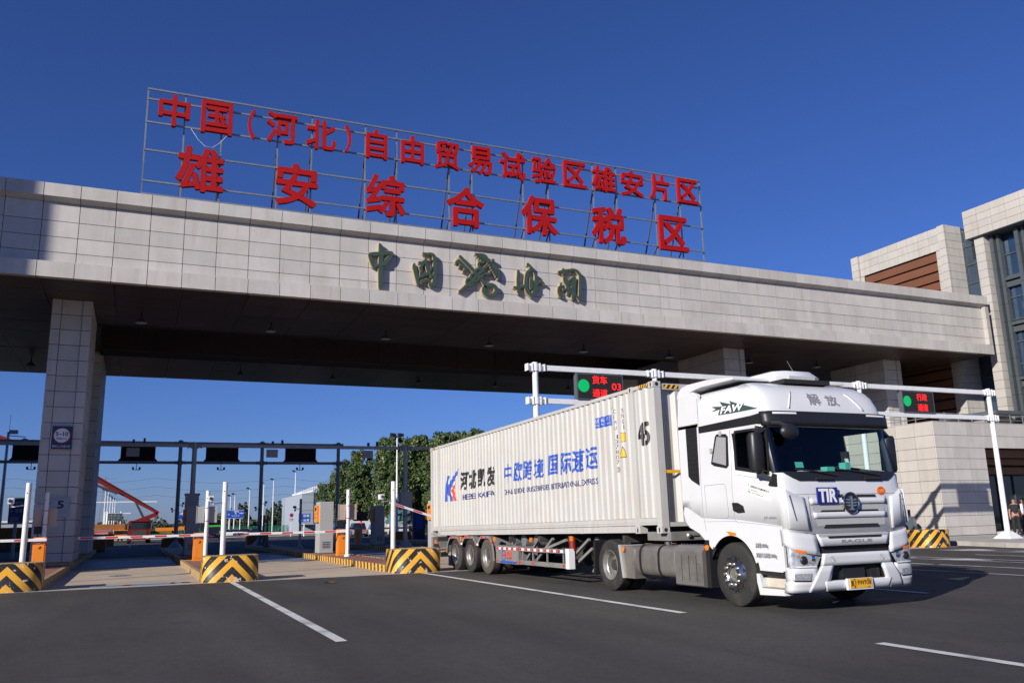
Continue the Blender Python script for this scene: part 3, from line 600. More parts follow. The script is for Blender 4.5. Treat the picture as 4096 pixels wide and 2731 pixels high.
# ---------------------------------------------------------------- lane islands with their striped kerbs
lane_word = {-17.15: 'beyond the shaded pillar', -11.85: 'under the shaded pillar', -6.57: 'between the shaded pillar and the truck', -1.27: 'beside the truck', 4.03: 'behind the truck', 9.33: 'second behind the truck', 14.63: 'third behind the truck', 20.4: 'by the side pavement'}
for yc in IS[1:]:
    t = thing('lane_island', 'raised kerbed lane island %s with red paving' % lane_word[yc], 'lane island', (-10, yc, 0))
    hw = 0.72
    near = yc in (-6.57, -1.27, 20.4)
    segs = [(1.75, -8.9), (-9.2, -14.2), (-14.5, -19.5), (-19.8, -26), (-26.3, -34)]
    if yc == -11.85: segs = [(1.75, -8.95), (-14.5, -20.3), (-27.6, -34)]
    for si, (a, b) in enumerate(segs):
        MB().box(b+0.01, a-0.01, yc-hw+0.13, yc+hw-0.13, 0, 0.195).build('paving', 'red_paver' if si < 2 else 'concrete', t)
        m = ('kerb_stripe' if near or si else 'kerb_faded')
        if yc == -6.57 and si == 0: m = 'kerb_faded'
        n = max(1, round((a-b)/2.6))
        for k in range(n):
            xa, xb = a+(b-a)*k/n-0.006, a+(b-a)*(k+1)/n+0.006
            for s in (-1, 1): piece('kerb_stone', m, t, xa, xb, yc+s*(hw-0.13), yc+s*hw, 0, 0.21)
        piece('kerb_end', 'kerb_stripe', t, a, a+0.05, yc-hw+0.002, yc+hw-0.002, 0, 0.208)
    # rounded chevron nose
    yn = yc
    nb = MB(); uvs = []; n = 24; rx, ry = 0.42, (0.67 if yc == 20.4 else 0.74); prof = []
    pl = [(1.7, -ry)]+[(2.42+rx*math.sin(t), -ry*abs(math.cos(t))**0.7*(1 if math.cos(t) > 0 else -1)) for t in [math.pi*k/n for k in range(n+1)]]+[(1.7, ry)]
    arc = [0.0]
    for (xa, ya), (xb, yb) in zip(pl[:-1], pl[1:]): arc.append(arc[-1]+math.hypot(xb-xa, yb-ya))
    mid = arc[-1]/2
    for (x, y2) in pl: nb.v.append((x, yn+y2, 0))
    for (x, y2) in pl: nb.v.append((x, yn+y2*0.985, 0.69))
    k = len(pl)
    nb.f = [(i, i+1, k+i+1, k+i) for i in range(k-1)]+[tuple(range(k, 2*k)), (k-1, 0, k, 2*k-1)]
    nb.m = [0]*(k-1)+[1, 1]
    me = bpy.data.meshes.new('nose'); me.from_pydata(nb.v, [], nb.f); me.materials.append(MATS['chevron']); me.materials.append(MATS['kerb_faded'])
    me.polygons.foreach_set('material_index', nb.m); uv = me.uv_layers.new(name='UVMap')
    for p in me.polygons:
        for li in p.loop_indices:
            vi = me.loops[li].vertex_index; uv.data[li].uv = (arc[vi % k]-mid, 0.0 if vi < k else 0.69)
    for p in me.polygons: p.use_smooth = p.index < k-1
    no = link('chevron_nose', me, t); no['label'] = 'rounded nose painted in yellow and black chevrons'

# ---------------------------------------------------------------- white posts, barrier gates, terminals
def post(x, y, label, h=2.8, cam=None, board=False, bm_='box_beige'):
    t = thing('white_post', label, 'post', (x, y, 0.2), 'white posts along the lane islands')
    MB().lathe([(0.075, 0.2), (0.075, h), (0.001, h)], (x, y, 0), 2, 16).build('shaft', 'white_paint', t, True)
    MB().lathe([(0.13, 0.2), (0.13, 0.23), (0.08, 0.30)], (x, y, 0), 2, 16).build('foot', 'white_paint', t)
    MB().ball((x+0.068, y-0.03, h-0.28), 0.018, 8, 6).build('port', 'black_rough', t)
    if cam:
        c = MB().bar((x, y-0.07, h-0.62), (x-0.05, y-0.38, h-0.66), 0.03).build('camera_arm', 'white_paint', t)
        MB().box(x-0.12, x+0.14, y-0.48, y-0.34, h-0.58, h-0.42).build('camera_housing', 'white_paint', c); MB().lathe([(0.05, 0), (0.05, 0.05)], (x+0.14, y-0.41, h-0.5), 0, 12).build('camera_lens', 'black_plastic', c)
        MB().box(x+0.05, x+0.1, y-0.40, y-0.36, h-0.68, h-0.58).build('camera_bracket', 'galv', c)
    if board:
        b = MB().box(x-0.12, x-0.06, y-0.36, y+0.36, 1.62, 2.22).build('board', bm_, t); MB().box(x-0.11, x-0.05, y-0.38, y-0.355, 1.6, 2.24).build('board_edge', 'panel_grey', b)
        MB().bar((x, y-0.05, 2.25), (x+0.03, y-0.1, 1.7), 0.02).bar((x+0.03, y-0.1, 1.7), (x+0.02, y-0.03, 1.2), 0.02).build('cable', 'black_rough', t)
        MB().lathe([(0.085, 1.66), (0.085, 1.7)], (x, y, 0), 2, 12).lathe([(0.085, 2.14), (0.085, 2.18)], (x, y, 0), 2, 12).build('clamp', 'galv', t)
    return t
post(-0.1, -1.27, 'white post with a camera behind the chevron nose beside the truck', cam=True)
post(-0.1, -6.57, 'white post with a camera behind the middle chevron nose', cam=True)
post(-0.25, -11.85, 'white post with a camera on the shaded pillar island', cam=True)
post(-6.7, -6.57, 'white post holding a grey board on the middle island', board=True, bm_='cab_grey')
post(-6.6, -1.27, 'white post holding a beige board on the island beside the truck', board=True)
post(-7.25, -11.95, 'shaded white post holding a beige board before the shaded pillar', board=True)
post(-0.1, 4.03, 'white post behind the truck on its far lane island')
def cabinet(x, y, label, arm=4.35, ang=0.0, side=-1):
    t = thing('barrier_gate', label, 'barrier', (x, y, 0.2), 'orange boom barriers')
    b = MB().prism([(y-0.2, 0.2), (y+0.2, 0.2), (y+0.2, 1.25), (y-0.2, 1.25)], 0, x-0.2, x+0.16).build('cabinet', 'orange', t)
    MB().box(x+0.16, x+0.175, y-0.16, y+0.16, 0.3, 0.98).build('door', 'orange', b)
    MB().lathe([(0.02, 0), (0.02, 0.02)], (x+0.175, y+0.03, 0.93), 0, 10).box(x+0.175, x+0.182, y-0.02, y+0.05, 0.86, 0.9).build('lock', 'black_rough', b)
    MB().box(x+0.16, x+0.166, y-0.1, y+0.02, 1.03, 1.07).build('label_plate', 'white_print', b); MB().ball((x+0.15, y+0.17, 1.02), 0.045, 10, 6).build('warning_lamp', 'red', b)
    zc = 1.165; MB().box(x+0.165, x+0.22, y-0.13, y+0.16, zc-0.06, zc+0.06).build('arm_hub', 'white_paint', t)
    ca, sa = math.cos(ang), math.sin(ang)
    def pt(d, o=0.0): return (x+0.25+o, y+0.12+side*d*ca, zc+d*sa)
    a = MB().bar(pt(-0.1), pt(arm), 0.06, 0.09).build('arm', 'white_paint', t)
    d = 0.45
    while d+0.42 < arm+0.01: MB().bar(pt(d), pt(d+0.42), 0.064, 0.062).build('arm_stripe', 'red', a); d += 0.84
    MB().bar(pt(arm-0.02), pt(arm+0.03), 0.08, 0.1).build('arm_tip', 'concrete_pale', a)
    return t
cabinet(-7.6, -1.27, 'orange boom barrier with lowered arm on the island beside the truck', 4.3)
cabinet(-8.1, -6.72, 'orange boom barrier with lowered arm on the middle island', 4.3)
cabinet(-6.4, -11.98, 'orange boom barrier on the shaded pillar island', 4.3)
cabinet(-7.8, 4.03, 'boom barrier behind the container with its arm lifting', 3.6, R(18))
def terminal(x, y, label, orange=True, m='cab_grey'):
    t = thing('lane_terminal', label, 'terminal', (x, y, 0.2), 'self service lane terminals')
    b = MB().prism([(x-0.5, 0.2), (x+0.5, 0.2), (x+0.5, 2.44), (x-0.42, 2.44), (x-0.5, 2.38)], 1, y-0.29, y+0.29).build('housing', m, t)
    f = MB().box(x-0.30, x+0.30, y-0.40, y-0.288, 1.55, 2.28).build('front_panel', 'orange', t)
    MB().box(x-0.16, x+0.16, y-0.405, y-0.398, 2.05, 2.2).build('screen', 'black_plastic', f); MB().box(x-0.1, x+0.1, y-0.42, y-0.398, 1.72, 1.8).build('keypad', 'galv', f); MB().lathe([(0.03, 0), (0.03, 0.02)], (x+0.15, y-0.42, 1.92), 1, 10).build('button', 'red', f)
    MB().box(x+0.5, x+0.506, y-0.2, y+0.2, 0.4, 0.75).build('vent', 'panel_grey', b)
    for k in range(4): MB().box(x+0.506, x+0.512, y-0.16, y+0.16, 0.45+0.07*k, 0.48+0.07*k).build('vent_slat', 'black_plastic', b)
    MB().box(x-0.55, x+0.55, y-0.33, y+0.33, 0.19, 0.24).build('base', 'kerb_dark', t)
    return t
terminal(-11.2, -1.27, 'sunlit grey lane terminal with orange front panel beside the truck island barrier')
terminal(-15.5, -6.57, 'shaded grey lane terminal behind the middle island barrier', m='panel_grey')
terminal(-22.0, 4.03, 'dark grey lane terminal deep in the gate shade before the green truck', m='panel_grey')
terminal(-11.2, 4.03, 'grey lane terminal just visible behind the container end')
def bollard_box(x, y, label, z0=1.35, col='black_plastic'):
    t = thing('lane_reader', label, 'reader', (x, y, 0.2))
    MB().bar((x, y, 0.2), (x, y, z0), 0.05).build('stand', 'steel_dark', t); MB().box(x-0.1, x+0.1, y-0.13, y+0.13, z0, z0+0.36).build('head', col, t)
bollard_box(-9.0, -6.5, 'small black reader box on a stand behind the middle barrier')
bollard_box(-8.9, -1.1, 'small black reader box on a stand behind the sunlit barrier')
bollard_box(-9.0, -12.3, 'small black reader box on a stand against the shaded pillar')
# plates on the shaded pillar
sp = thing('speed_sign', 'navy speed sign with a white disc reading 5-10 on the shaded pillar', 'sign', (-9.6, -11.85, 4.9))
MB().box(-9.60, -9.53, -12.18, -11.47, 4.55, 5.42).build('panel', 'navy', sp); MB().box(-9.61, -9.54, -12.205, -12.18, 4.53, 5.44).build('panel_edge', 'white_print', sp)
MB().lathe([(0.001, 0), (0.30, 0), (0.30, 0.008)], (-9.528, -11.825, 5.06), 0, 32, -1).build('disc_ring', 'red', sp); MB().lathe([(0.001, 0.012), (0.27, 0.012)], (-9.528, -11.825, 5.06), 0, 32).build('disc', 'white_print', sp)
fit_text('5–10', 'black_print', sp, 'lettering', FRONT(-9.512), -12.04, -11.61, 5.04, 5.2, bold=0.02, depth=0.004); fit_text('限速km/h', 'black_print', sp, 'lettering', FRONT(-9.512), -12.0, -11.65, 4.90, 4.98, depth=0.004)
fit_text('保持以上车速行驶', 'white_print', sp, 'lettering', FRONT(-9.526), -12.14, -11.52, 4.60, 4.69, depth=0.004)
np_ = thing('number_plate', 'white plate with the number 5 on the shaded pillar', 'sign', (-9.6, -11.6, 2.3))
MB().box(-9.645, -9.56, -12.0, -11.35, 1.95, 2.72).build('panel', 'wall_grey', np_); fit_text('5', 'black_print', np_, 'lettering', FRONT(-9.553), -11.78, -11.56, 2.28, 2.58, bold=0.03, depth=0.004)
MB().lathe([(0.26, 0), (0.285, 0)], (-9.553, -11.67, 2.42), 0, 32).build('ring', 'panel_grey', np_)
# ---------------------------------------------------------------- gantries
def clampring(mb, x, y, z, r=0.1):
    mb.lathe([(r, -0.12), (r+0.035, -0.12), (r+0.035, 0.12), (r, 0.12)], (x, y, z), 2, 14)
    for s in (-1, 1): mb.box(x-0.13, x+0.13, y+s*(r+0.02), y+s*(r+0.06), z-0.14, z+0.14); mb.box(x-0.02, x+0.02, y+s*r, y+s*(r+0.22), z-0.10, z+0.10); mb.box(x-0.12, x+0.12, y+s*(r+0.2), y+s*(r+0.235), z-0.12, z+0.12)
GXW, TW = 1.6, 6.75
wg = thing('white_gantry', 'white tubular gantry with lane signs standing behind the truck', 'gantry', (GXW, 14, 0.2))
WY = [3.25, 8.1, 18.1, 25.9]
for y in WY:
    zb = 0.17
    p = MB().lathe([(0.115, zb), (0.1, TW), (0.001, TW)], (GXW, y, 0), 2, 20).build('pole', 'white_paint', wg, True)
    MB().add([(GXW-.42, y-.42, zb), (GXW+.42, y-.42, zb), (GXW+.42, y+.42, zb), (GXW-.42, y+.42, zb), (GXW-.14, y-.14, zb+.3), (GXW+.14, y-.14, zb+.3), (GXW+.14, y+.14, zb+.3), (GXW-.14, y+.14, zb+.3)], [(0, 3, 2, 1), (4, 5, 6, 7), (0, 1, 5, 4), (1, 2, 6, 5), (2, 3, 7, 6), (3, 0, 4, 7)]).build('footing', 'white_paint', p)
    for z in (6.57, 5.42):
        cb = MB(); clampring(cb, GXW, y, z); cb.build('clamp', 'white_paint', p)
for a, b in zip(WY[:-1], WY[1:]):
    for z in (6.57, 5.42): MB().box(GXW-0.07, GXW+0.07, a+0.34, b-0.34, z-0.09, z+0.09).build('rail', 'white_paint', wg)
def ledsign(y0, y1, lines, label):
    t = thing('lane_sign', label, 'sign', (GXW, (y0+y1)/2, 5.5), 'lit lane signs on the white gantry')
    MB().box(GXW-0.1, GXW+0.12, y0, y1, 5.52, 6.45).build('cabinet', 'steel_dark', t)
    f = MB().box(GXW+0.12, GXW+0.125, y0+0.05, y1-0.05, 5.56, 6.41).build('screen', 'black_rough', t)
    for s in (y0+0.15, y1-0.15): MB().box(GXW-0.05, GXW+0.05, s-0.03, s+0.03, 6.44, 6.5).box(GXW-0.05, GXW+0.05, s-0.03, s+0.03, 5.5, 5.53).build('bracket', 'steel_dark', t)
    MB().lathe([(0.001, 0), (0.225, 0)], (GXW+0.13, y0+0.27, 6.0), 0, 32).build('green_light', 'led_green', f)
    for body, a, b, c, d in lines: fit_text(body, 'led_red', f, 'lettering', FRONT(GXW+0.13), y0+a, y0+b, 5.52+c, 5.52+d, depth=0.004)
ledsign(4.79, 6.67, [('货车', 0.62, 1.22, 0.56, 0.85), ('通道', 0.62, 1.22, 0.10, 0.38), ('03', 1.41, 1.78, 0.37, 0.61)], 'lit lane sign with a green disc and 03 above the container')
ledsign(20.38, 22.25, [('行政', 0.85, 1.45, 0.52, 0.82), ('通道', 0.85, 1.45, 0.08, 0.38)], 'lit lane sign with a green disc near the office building')
# grey gantry in the middle of the gate and the far one with sign backs
def camera(mb, x, y, z, s=1, d=(1, 0)):
    mb.bar((x, y, z), (x+0.05*d[0], y+s*0.34, z+0.03), 0.035); mb.box(x-0.1, x+0.3, y+s*0.34-0.06, y+s*0.34+0.06, z+0.05, z+0.17); mb.ball((x+0.02, y+s*0.3, z-0.06), 0.06, 8, 6)
mg = thing('camera_gantry', 'grey single rail gantry with cameras inside the gate', 'gantry', (-16.4, -1.3, 0.2))
for y in (-6.57, 4.03, 14.63, -17.15):
    p = MB().lathe([(0.12, 0.2), (0.11, 5.5), (0.001, 5.5)], (-16.4, y, 0), 2, 16).build('pole', 'grey_pole', mg, True)
    MB().lathe([(0.45, 0.2), (0.14, 0.55)], (-16.4, y, 0), 2, 8).build('footing', 'grey_pole', p); MB().box(-16.66, -16.14, y-0.3, y+0.3, 2.1, 2.95).box(-16.7, -16.1, y-0.34, y+0.34, 2.95, 3.05).build('equipment_box', 'panel_grey', p)
    cm = MB(); camera(cm, -16.3, y, 1.75, 1); camera(cm, -16.3, y, 1.75, -1); cm.build('camera', 'black_plastic', p)
    cb = MB(); clampring(cb, -16.4, y, 5.33); cb.build('clamp', 'grey_pole', p)
for a, b in ((-17.0, -6.72), (-6.42, 3.88), (4.18, 14.48)): MB().box(-16.47, -16.33, a+.2, b-.2, 5.26, 5.42).build('rail', 'grey_pole', mg)
for y in (-9.3, -2.9, 2.0):
    c = MB().box(-16.5, -16.45, y-0.28, y+0.28, 4.8, 5.2).build('antenna_panel', 'panel_grey', mg); MB().box(-16.45, -16.3, y-0.05, y+0.05, 5.42, 5.6).box(-16.45, -16.3, y+0.42, y+0.52, 5.42, 5.66).build('camera', 'black_plastic', c)
fg = thing('sign_gantry', 'dark two rail gantry carrying sign backs beyond the gate', 'gantry', (-33, -1.3, 0.2))
FY = [-17.15, -11.85, -6.49, -1.23, 4.04]
for y in FY:
    p = MB().lathe([(0.13, 0.15), (0.12, 7.15), (0.001, 7.15)], (-33, y, 0), 2, 16).build('pole', 'grey_pole', fg, True)
    MB().lathe([(0.5, 0.15), (0.16, 0.55)], (-33, y, 0), 2, 8).build('footing', 'grey_pole', p)
    cm = MB(); camera(cm, -32.8, y, 2.55, -1); camera(cm, -32.8, y, 2.9, 1); cm.build('camera', 'black_plastic', p)
    cb = MB(); clampring(cb, -33, y, 6.95); clampring(cb, -33, y, 5.67); cb.build('clamp', 'grey_pole', p)
for z in (6.95, 5.67):
    for a, b in zip(FY[:-1], FY[1:]): MB().box(-33.08, -32.92, a+0.3, b-0.3, z-0.09, z+0.09).build('rail', 'grey_pole', fg)
MB().box(-33.08, -32.92, 4.2, 4.55, 5.58, 5.76).build('rail', 'grey_pole', fg)
def signback(y0, y1, label):
    t = thing('message_sign', label, 'sign', (-33, (y0+y1)/2, 5.7), 'dark sign backs on the far gantry')
    MB().box(-33.2, -32.95, y0, y1, 5.77, 6.85).build('housing', 'black_rough', t)
    for y, s in ((y0, -1), (y1, 1)): MB().prism([(y, 5.75), (y+s*0.17, 5.75), (y, 5.95)], 0, -33.1, -33.0).prism([(y, 6.87), (y+s*0.12, 6.87), (y, 6.7)], 0, -33.1, -33.0).build('gusset', 'black_rough', t)
    ym = (y0+y1)/2-0.05; h = MB().bar((-32.95, ym, 5.6), (-32.95, ym, 5.2), 0.04).bar((-32.95, ym-0.22, 5.2), (-32.95, ym+0.22, 5.2), 0.04).build('camera_hanger', 'black_plastic', t)
    for s in (-1, 1): MB().box(-32.98, -32.86, ym+s*0.2-0.06, ym+s*0.2+0.06, 5.21, 5.37).build('camera', 'black_plastic', h)
signback(-10.1, -8.02, 'dark sign back on the far gantry next to the shaded pillar')
signback(-4.88, -2.8, 'dark sign back in the middle of the far gantry')
signback(0.35, 2.45, 'dark sign back on the far gantry nearest the trees')
signback(-16.2, -13.9, 'dark sign back half hidden behind the shaded pillar')
# camera stands and slim sensor posts between the gantries
def stand(x, y, h, label, cam=True, m='grey_pole'):
    t = thing('sensor_post', label, 'post', (x, y, 0.2), 'sensor posts on the islands inside the gate')
    MB().box(x-0.05, x+0.05, y-0.06, y+0.06, 0.2, h).build('shaft', m, t); MB().lathe([(0.24, 0.2), (0.08, 0.42)], (x, y, 0), 2, 8).build('foot', m, t)
    if cam:
        c = MB(); camera(c, x, y, h-0.55, -1); c.build('camera', 'black_plastic', t)
stand(-20.2, -0.75, 2.85, 'sensor post with a black camera between the two sunlit lanes')
for i, y in enumerate((-1.75, -1.45)): stand(-25.5-2.2*i, y, 2.0, 'slim dark sensor post, %s from the camera post' % ('nearest' if i == 0 else 'second'), False, 'steel_dark')
for i in range(2): stand(-30-1.6*i, -1.35, 2.1, 'slim dark sensor post, %s from the camera post' % ('third' if i == 0 else 'farthest'), False, 'steel_dark')
def far_orange(x, y, label):
    t = thing('crash_barrier', label, 'barrier', (x, y, 0), 'orange crash barriers at the far island ends')
    MB().prism([(y-0.75, 0), (y+0.75, 0), (y+0.72, 0.72), (y+0.55, 0.78), (y-0.55, 0.78), (y-0.72, 0.72)], 0, x-0.5, x+0.5).build('body', 'orange_dark', t); MB().box(x+0.5, x+0.52, y-0.74, y+0.74, 0.02, 0.12).build('base_strip', 'kerb_dark', t)
far_orange(-36.2, -0.95, 'orange crash barrier on the far end of the sunlit terminal island')
far_orange(-36.2, -6.5, 'orange crash barrier on the far end of the middle island')
far_orange(-36.2, -11.4, 'orange crash barrier beyond the shaded pillar')
far_orange(-37, 9.8, 'orange crash barrier under the green heap truck')
t = thing('red_display', 'dark screen on a stand between terminal and far orange cabinet', 'display', (-24.5, 3.6, 0.2))
MB().box(-24.6, -24.5, 3.25, 4.05, 1.6, 2.15).build('screen', 'black_plastic', t); MB().bar((-24.6, 3.7, 0.2), (-24.6, 3.7, 1.65), 0.08).build('stand', 'grey_pole', t); MB().box(-24.52, -24.49, 3.62, 3.72, 1.45, 1.55).build('red_lamp', 'led_red', t)
cabinet(-26.5, 4.0, 'far orange boom barrier in the gate shade with its arm down', 3.0)
t = thing('notice_board', 'tall navy notice board standing in the shade by the container end', 'notice board', (-40, 12.4, 0))
MB().box(-40.2, -39.9, 11.75, 12.75, 0, 2.5).build('body', 'navy', t); MB().box(-39.9, -39.88, 11.9, 12.6, 0.9, 2.35).build('poster', 'sign_blue', t)
# ---------------------------------------------------------------- the container on its trailer
CTH, CH = 0.01109, 1.003
cont = thing('shipping_container', 'white 45 foot corrugated shipping container with blue and black lettering', 'container', (0, 0, 0))
CL, CW, CHT = 13.716, 2.44, 2.896
PIT = 0.2425; SEG = [(0.085, 0), (0.042, 1), (0.0735, 0), (0.042, -1)]
def corr_breaks(x0, x1):
    b = []; x = x0-((x0-0.2) % PIT)
    while x < x1+PIT:
        acc = x
        for w, _ in SEG: b.append(acc); acc += w
        x += PIT
    return sorted({round(v, 5) for v in b if x0 < v < x1})
def corr(x):
    t = (x-0.2) % PIT
    if t < 0.085: return 0.012
    if t < 0.127: return 0.012+0.030*(t-0.085)/0.042
    if t < 0.2005: return 0.042
    return 0.042-0.030*(t-0.2005)/0.042
xs = [0.17]+corr_breaks(0.17, 13.54)+[13.54]
for side in (0, 1):
    mb = MB(); f = (lambda v: v) if side == 0 else (lambda v: CW-v)
    for x in xs: mb.v += [(x, f(corr(x)), 0.29), (x, f(corr(x)), 2.82)]
    mb.f = [(2*i, 2*i+2, 2*i+3, 2*i+1) for i in range(len(xs)-1)]; mb.m = [0]*len(mb.f)
    mb.build('corrugated_side', 'cont_white', cont)
# front end wall: a few broad corrugations
mb = MB(); yy = [0.17, 0.22, 0.29, 0.45, 0.52, 0.68, 0.75, 0.91, 0.98, 1.14, 1.21, 1.37, 1.44, 1.6, 1.67, 1.83, 1.9, 2.06, 2.13, 2.27]
dd = [0.02, 0.02, 0.10, 0.10, 0.02, 0.02, 0.10, 0.10, 0.02, 0.02, 0.10, 0.10, 0.02, 0.02, 0.10, 0.10, 0.02, 0.02, 0.1, 0.1]
for y, d in zip(yy, dd): mb.v += [(CL-0.03-d, y, 0.18), (CL-0.03-d, y, 2.75)]
mb.f = [(2*i, 2*i+2, 2*i+3, 2*i+1) for i in range(len(yy)-1)]; mb.m = [0]*len(mb.f); mb.build('end_wall', 'cont_white', cont)
MB().box(0.06, 0.1, 0.1, CW-0.1, 0.1, 2.8).build('door_end', 'cont_white', cont)
MB().box(0.05, CL-0.1, 0.03, CW-0.03, 2.80, 2.83).build('roof', 'cont_white', cont); MB().box(0.1, CL-0.1, 0.06, CW-0.06, 0.13, 0.2).build('floor', 'chassis', cont)
for side in (0, 1):
    s = (lambda a, b: (a, b)) if side == 0 else (lambda a, b: (CW-b, CW-a))
    for a, b in ((0.17, 0.765), (0.94, 12.78), (12.952, 13.545)):
        MB().box(a, b, *s(0.0, 0.05), 2.815, 2.884).build('top_rail', 'cont_white', cont)
        MB().box(a, b, *s(0.004, 0.06), 0.155, 0.285).box(a, b, *s(-0.004, 0.0), 0.20, 0.212).build('bottom_rail', 'cont_white', cont)
    MB().box(0.96, 12.76, *s(-0.012, 0.06), 0.015, 0.145).build('sill_beam', 'cont_white', cont)
    for a, b in ((0.178-0.178, 0.178), (CL-0.178, CL)): MB().box(a+0.004, b-0.004, *s(0.004, 0.16), 0.12, 2.78).build('corner_post', 'cont_white', cont)
    for a, b in ((0.762, 0.94), (12.776, 12.954)): MB().box(a, b, *s(-0.008, 0.10), 0.12, 2.78).build('side_post', 'cont_white', cont)
    for a, b in ((0, 0.178), (0.762, 0.94), (12.776, 12.954), (CL-0.178, CL)):
        for z0, z1 in ((0, 0.118), (2.778, 2.896)):
            c = MB().box(a, b, *s(-0.012, 0.162), z0, z1).build('corner_casting', 'cont_white', cont)
            MB().lathe([(0.001, 0), (0.032, 0)], (0, 0, 0), 1, 14).build('casting_hole', 'black_rough', c)
            h = [o for o in bpy.data.objects if o.parent == c][0]; h.location = ((a+b)/2, -0.0135 if side == 0 else CW+0.0135, (z0+z1)/2); h.scale = (0.75, 1, 1.5)
for z0, z1 in ((0, 0.118), (2.778, 2.896)):
    for y in (0.075, CW-0.075):
        o = MB().lathe([(0.001, 0), (0.04, 0)], (CL+0.0015, y, (z0+z1)/2), 0, 14).build('casting_hole', 'black_rough', cont)
MB().box(CL-0.1, CL-0.03, 0.18, CW-0.18, 2.74, 2.86).build('end_header', 'cont_white', cont); MB().box(CL-0.1, CL-0.02, 0.18, CW-0.18, 0.12, 0.2).build('end_sill', 'cont_white', cont)
# hazard stripes on the headers
def hazard(M, a0, a1, b0, b1, n, parent):
    mb = MB().add([tuple(M @ Vector((x, y, 0.003))) for x, y in ((a0, b0), (a1, b0), (a1, b1), (a0, b1))], [(0, 1, 2, 3)])
    o = mb.build('hazard_strip', 'black_print', parent); w = (a1-a0)/n; sb = MB()
    for k in range(n):
        q = [(a0+w*k, b0), (a0+w*k+w*0.5, b0), (min(a1, a0+w*k+w*0.95), b1), (a0+w*k+w*0.45, b1)]; sb.add([tuple(M @ Vector((x, y, 0.005))) for x, y in q], [(0, 1, 2, 3)])
    sb.build('hazard_stripe', 'plate_yellow', o)
hazard(SIDE(0.0), 13.18, 13.52, 2.82, 2.88, 4, cont); hazard(SIDE(0.0), 0.22, 0.5, 2.82, 2.88, 4, cont); hazard(FRONT(CL-0.03), 0.25, 0.6, 2.76, 2.84, 3, cont)
# lettering painted over the corrugations
def wrap(mb, name, m, x0, x1):
    me = mb.mesh(name, m); bm = bmesh.new(); bm.from_mesh(me)
    for x in corr_breaks(x0, x1): bmesh.ops.bisect_plane(bm, geom=bm.verts[:]+bm.edges[:]+bm.faces[:], plane_co=(x, 0, 0), plane_no=(1, 0, 0), dist=1e-5)
    for v in bm.verts: v.co = (v.co.x, corr(v.co.x)-0.0025-v.co.y*1.0, v.co.z)
    bm.to_mesh(me); bm.free(); return link(name, me, cont)
def decal(body, m, x0, x1, z0, z1, bold=0.0, slant=0.0, name='lettering'):
    mb = text_mesh(body, bold, 0); X = [v[0] for v in mb.v]; Y = [v[1] for v in mb.v]; a0, a1, b0, b1 = min(X), max(X), min(Y), max(Y)
    if (body in '1') : a0 -= 0.1
    mb.v = [(x0+(x-a0)/(a1-a0)*(x1-x0)+slant*(y-b0)/(b1-b0), z, z0+(y-b0)/(b1-b0)*(z1-z0)) for x, y, z in mb.v]
    return wrap(mb, name, m, x0-0.3, x1+0.3)
def shape(poly, m, e=0.0, name='logo'):
    mb = MB().add([(x, e, z) for x, z in poly], [tuple(range(len(poly)))]); return wrap(mb, name, m, min(p[0] for p in poly), max(p[0] for p in poly))
shape([(1.40, 1.06), (1.66, 1.06), (1.66, 1.30), (1.80, 1.20), (1.94, 1.05), (2.14, 1.05), (2.0, 1.22), (1.93, 1.38), (2.0, 1.48), (2.2, 1.62), (2.45, 1.78), (2.62, 1.92), (2.73, 2.03), (2.5, 1.95), (2.25, 1.84), (2.0, 1.72), (1.82, 1.63), (1.70, 1.56), (1.74, 1.70), (1.81, 1.86), (1.57, 1.86), (1.47, 1.5)], 'brand_blue')
shape([(2.24, 1.05), (2.50, 1.05), (2.40, 1.18), (2.27, 1.33), (2.24, 1.40), (2.33, 1.50), (2.48, 1.62), (2.2, 1.52), (1.95, 1.39), (2.08, 1.25)], 'brand_red')
for k, ch in enumerate('河北凯发'): decal(ch, 'black_print', 2.80+0.71*k, 3.44+0.71*k, 1.34, 1.89, 0.042, 0.08)
decal('HEBEI KAIFA', 'brand_navy', 2.98, 5.53, 1.05, 1.21, 0.012)
for k, (ch, a, w, z0, z1) in enumerate((('中', 6.24, 0.46, 1.36, 1.86), ('欧', 6.84, 0.52, 1.36, 1.88), ('跨', 7.46, 0.54, 1.36, 1.86), ('境', 8.06, 0.56, 1.36, 1.84), ('国', 8.94, 0.5, 1.38, 1.86), ('际', 9.54, 0.54, 1.36, 1.86), ('速', 10.16, 0.56, 1.36, 1.88), ('运', 10.8, 0.52, 1.38, 1.86))):
    decal(ch, 'brand_blue', a, a+w, z0, z1, 0.024, 0.05)
decal('CHINA EUROPE CROSS BORDER INTERNATIONAL EXPRESS', 'brand_navy', 6.2, 11.3, 1.05, 1.185, 0.012)
shape([(11.3, 2.24), (12.0, 2.23), (12.0, 2.46), (11.3, 2.46)], 'brand_blue', name='phone_label')
decal('400-666-0317', 'white_print', 11.34, 11.97, 2.345, 2.435)
for o in [bpy.data.objects[-1]] if False else []: pass
decal('1076762296@qq.com', 'white_print', 11.33, 11.98, 2.26, 2.32)
for k, ch in enumerate('CIMU'): decal(ch, 'black_print', 12.14, 12.20 if ch != 'I' else 12.16, 2.46-0.115*k, 2.54-0.115*k)
for k, ch in enumerate('137807'): decal(ch, 'black_print', 12.16, 12.22, 1.93-0.105*k, 2.01-0.105*k)
shape([(12.16, 1.24), (12.24, 1.24), (12.24, 1.345), (12.16, 1.345)], 'black_print', name='check_digit_frame'); shape([(12.165, 1.247), (12.235, 1.247), (12.235, 1.338), (12.165, 1.338)], 'cont_white', 0.001, 'check_digit_field'); decal('5', 'black_print', 12.175, 12.225, 1.255, 1.33, 0.004)
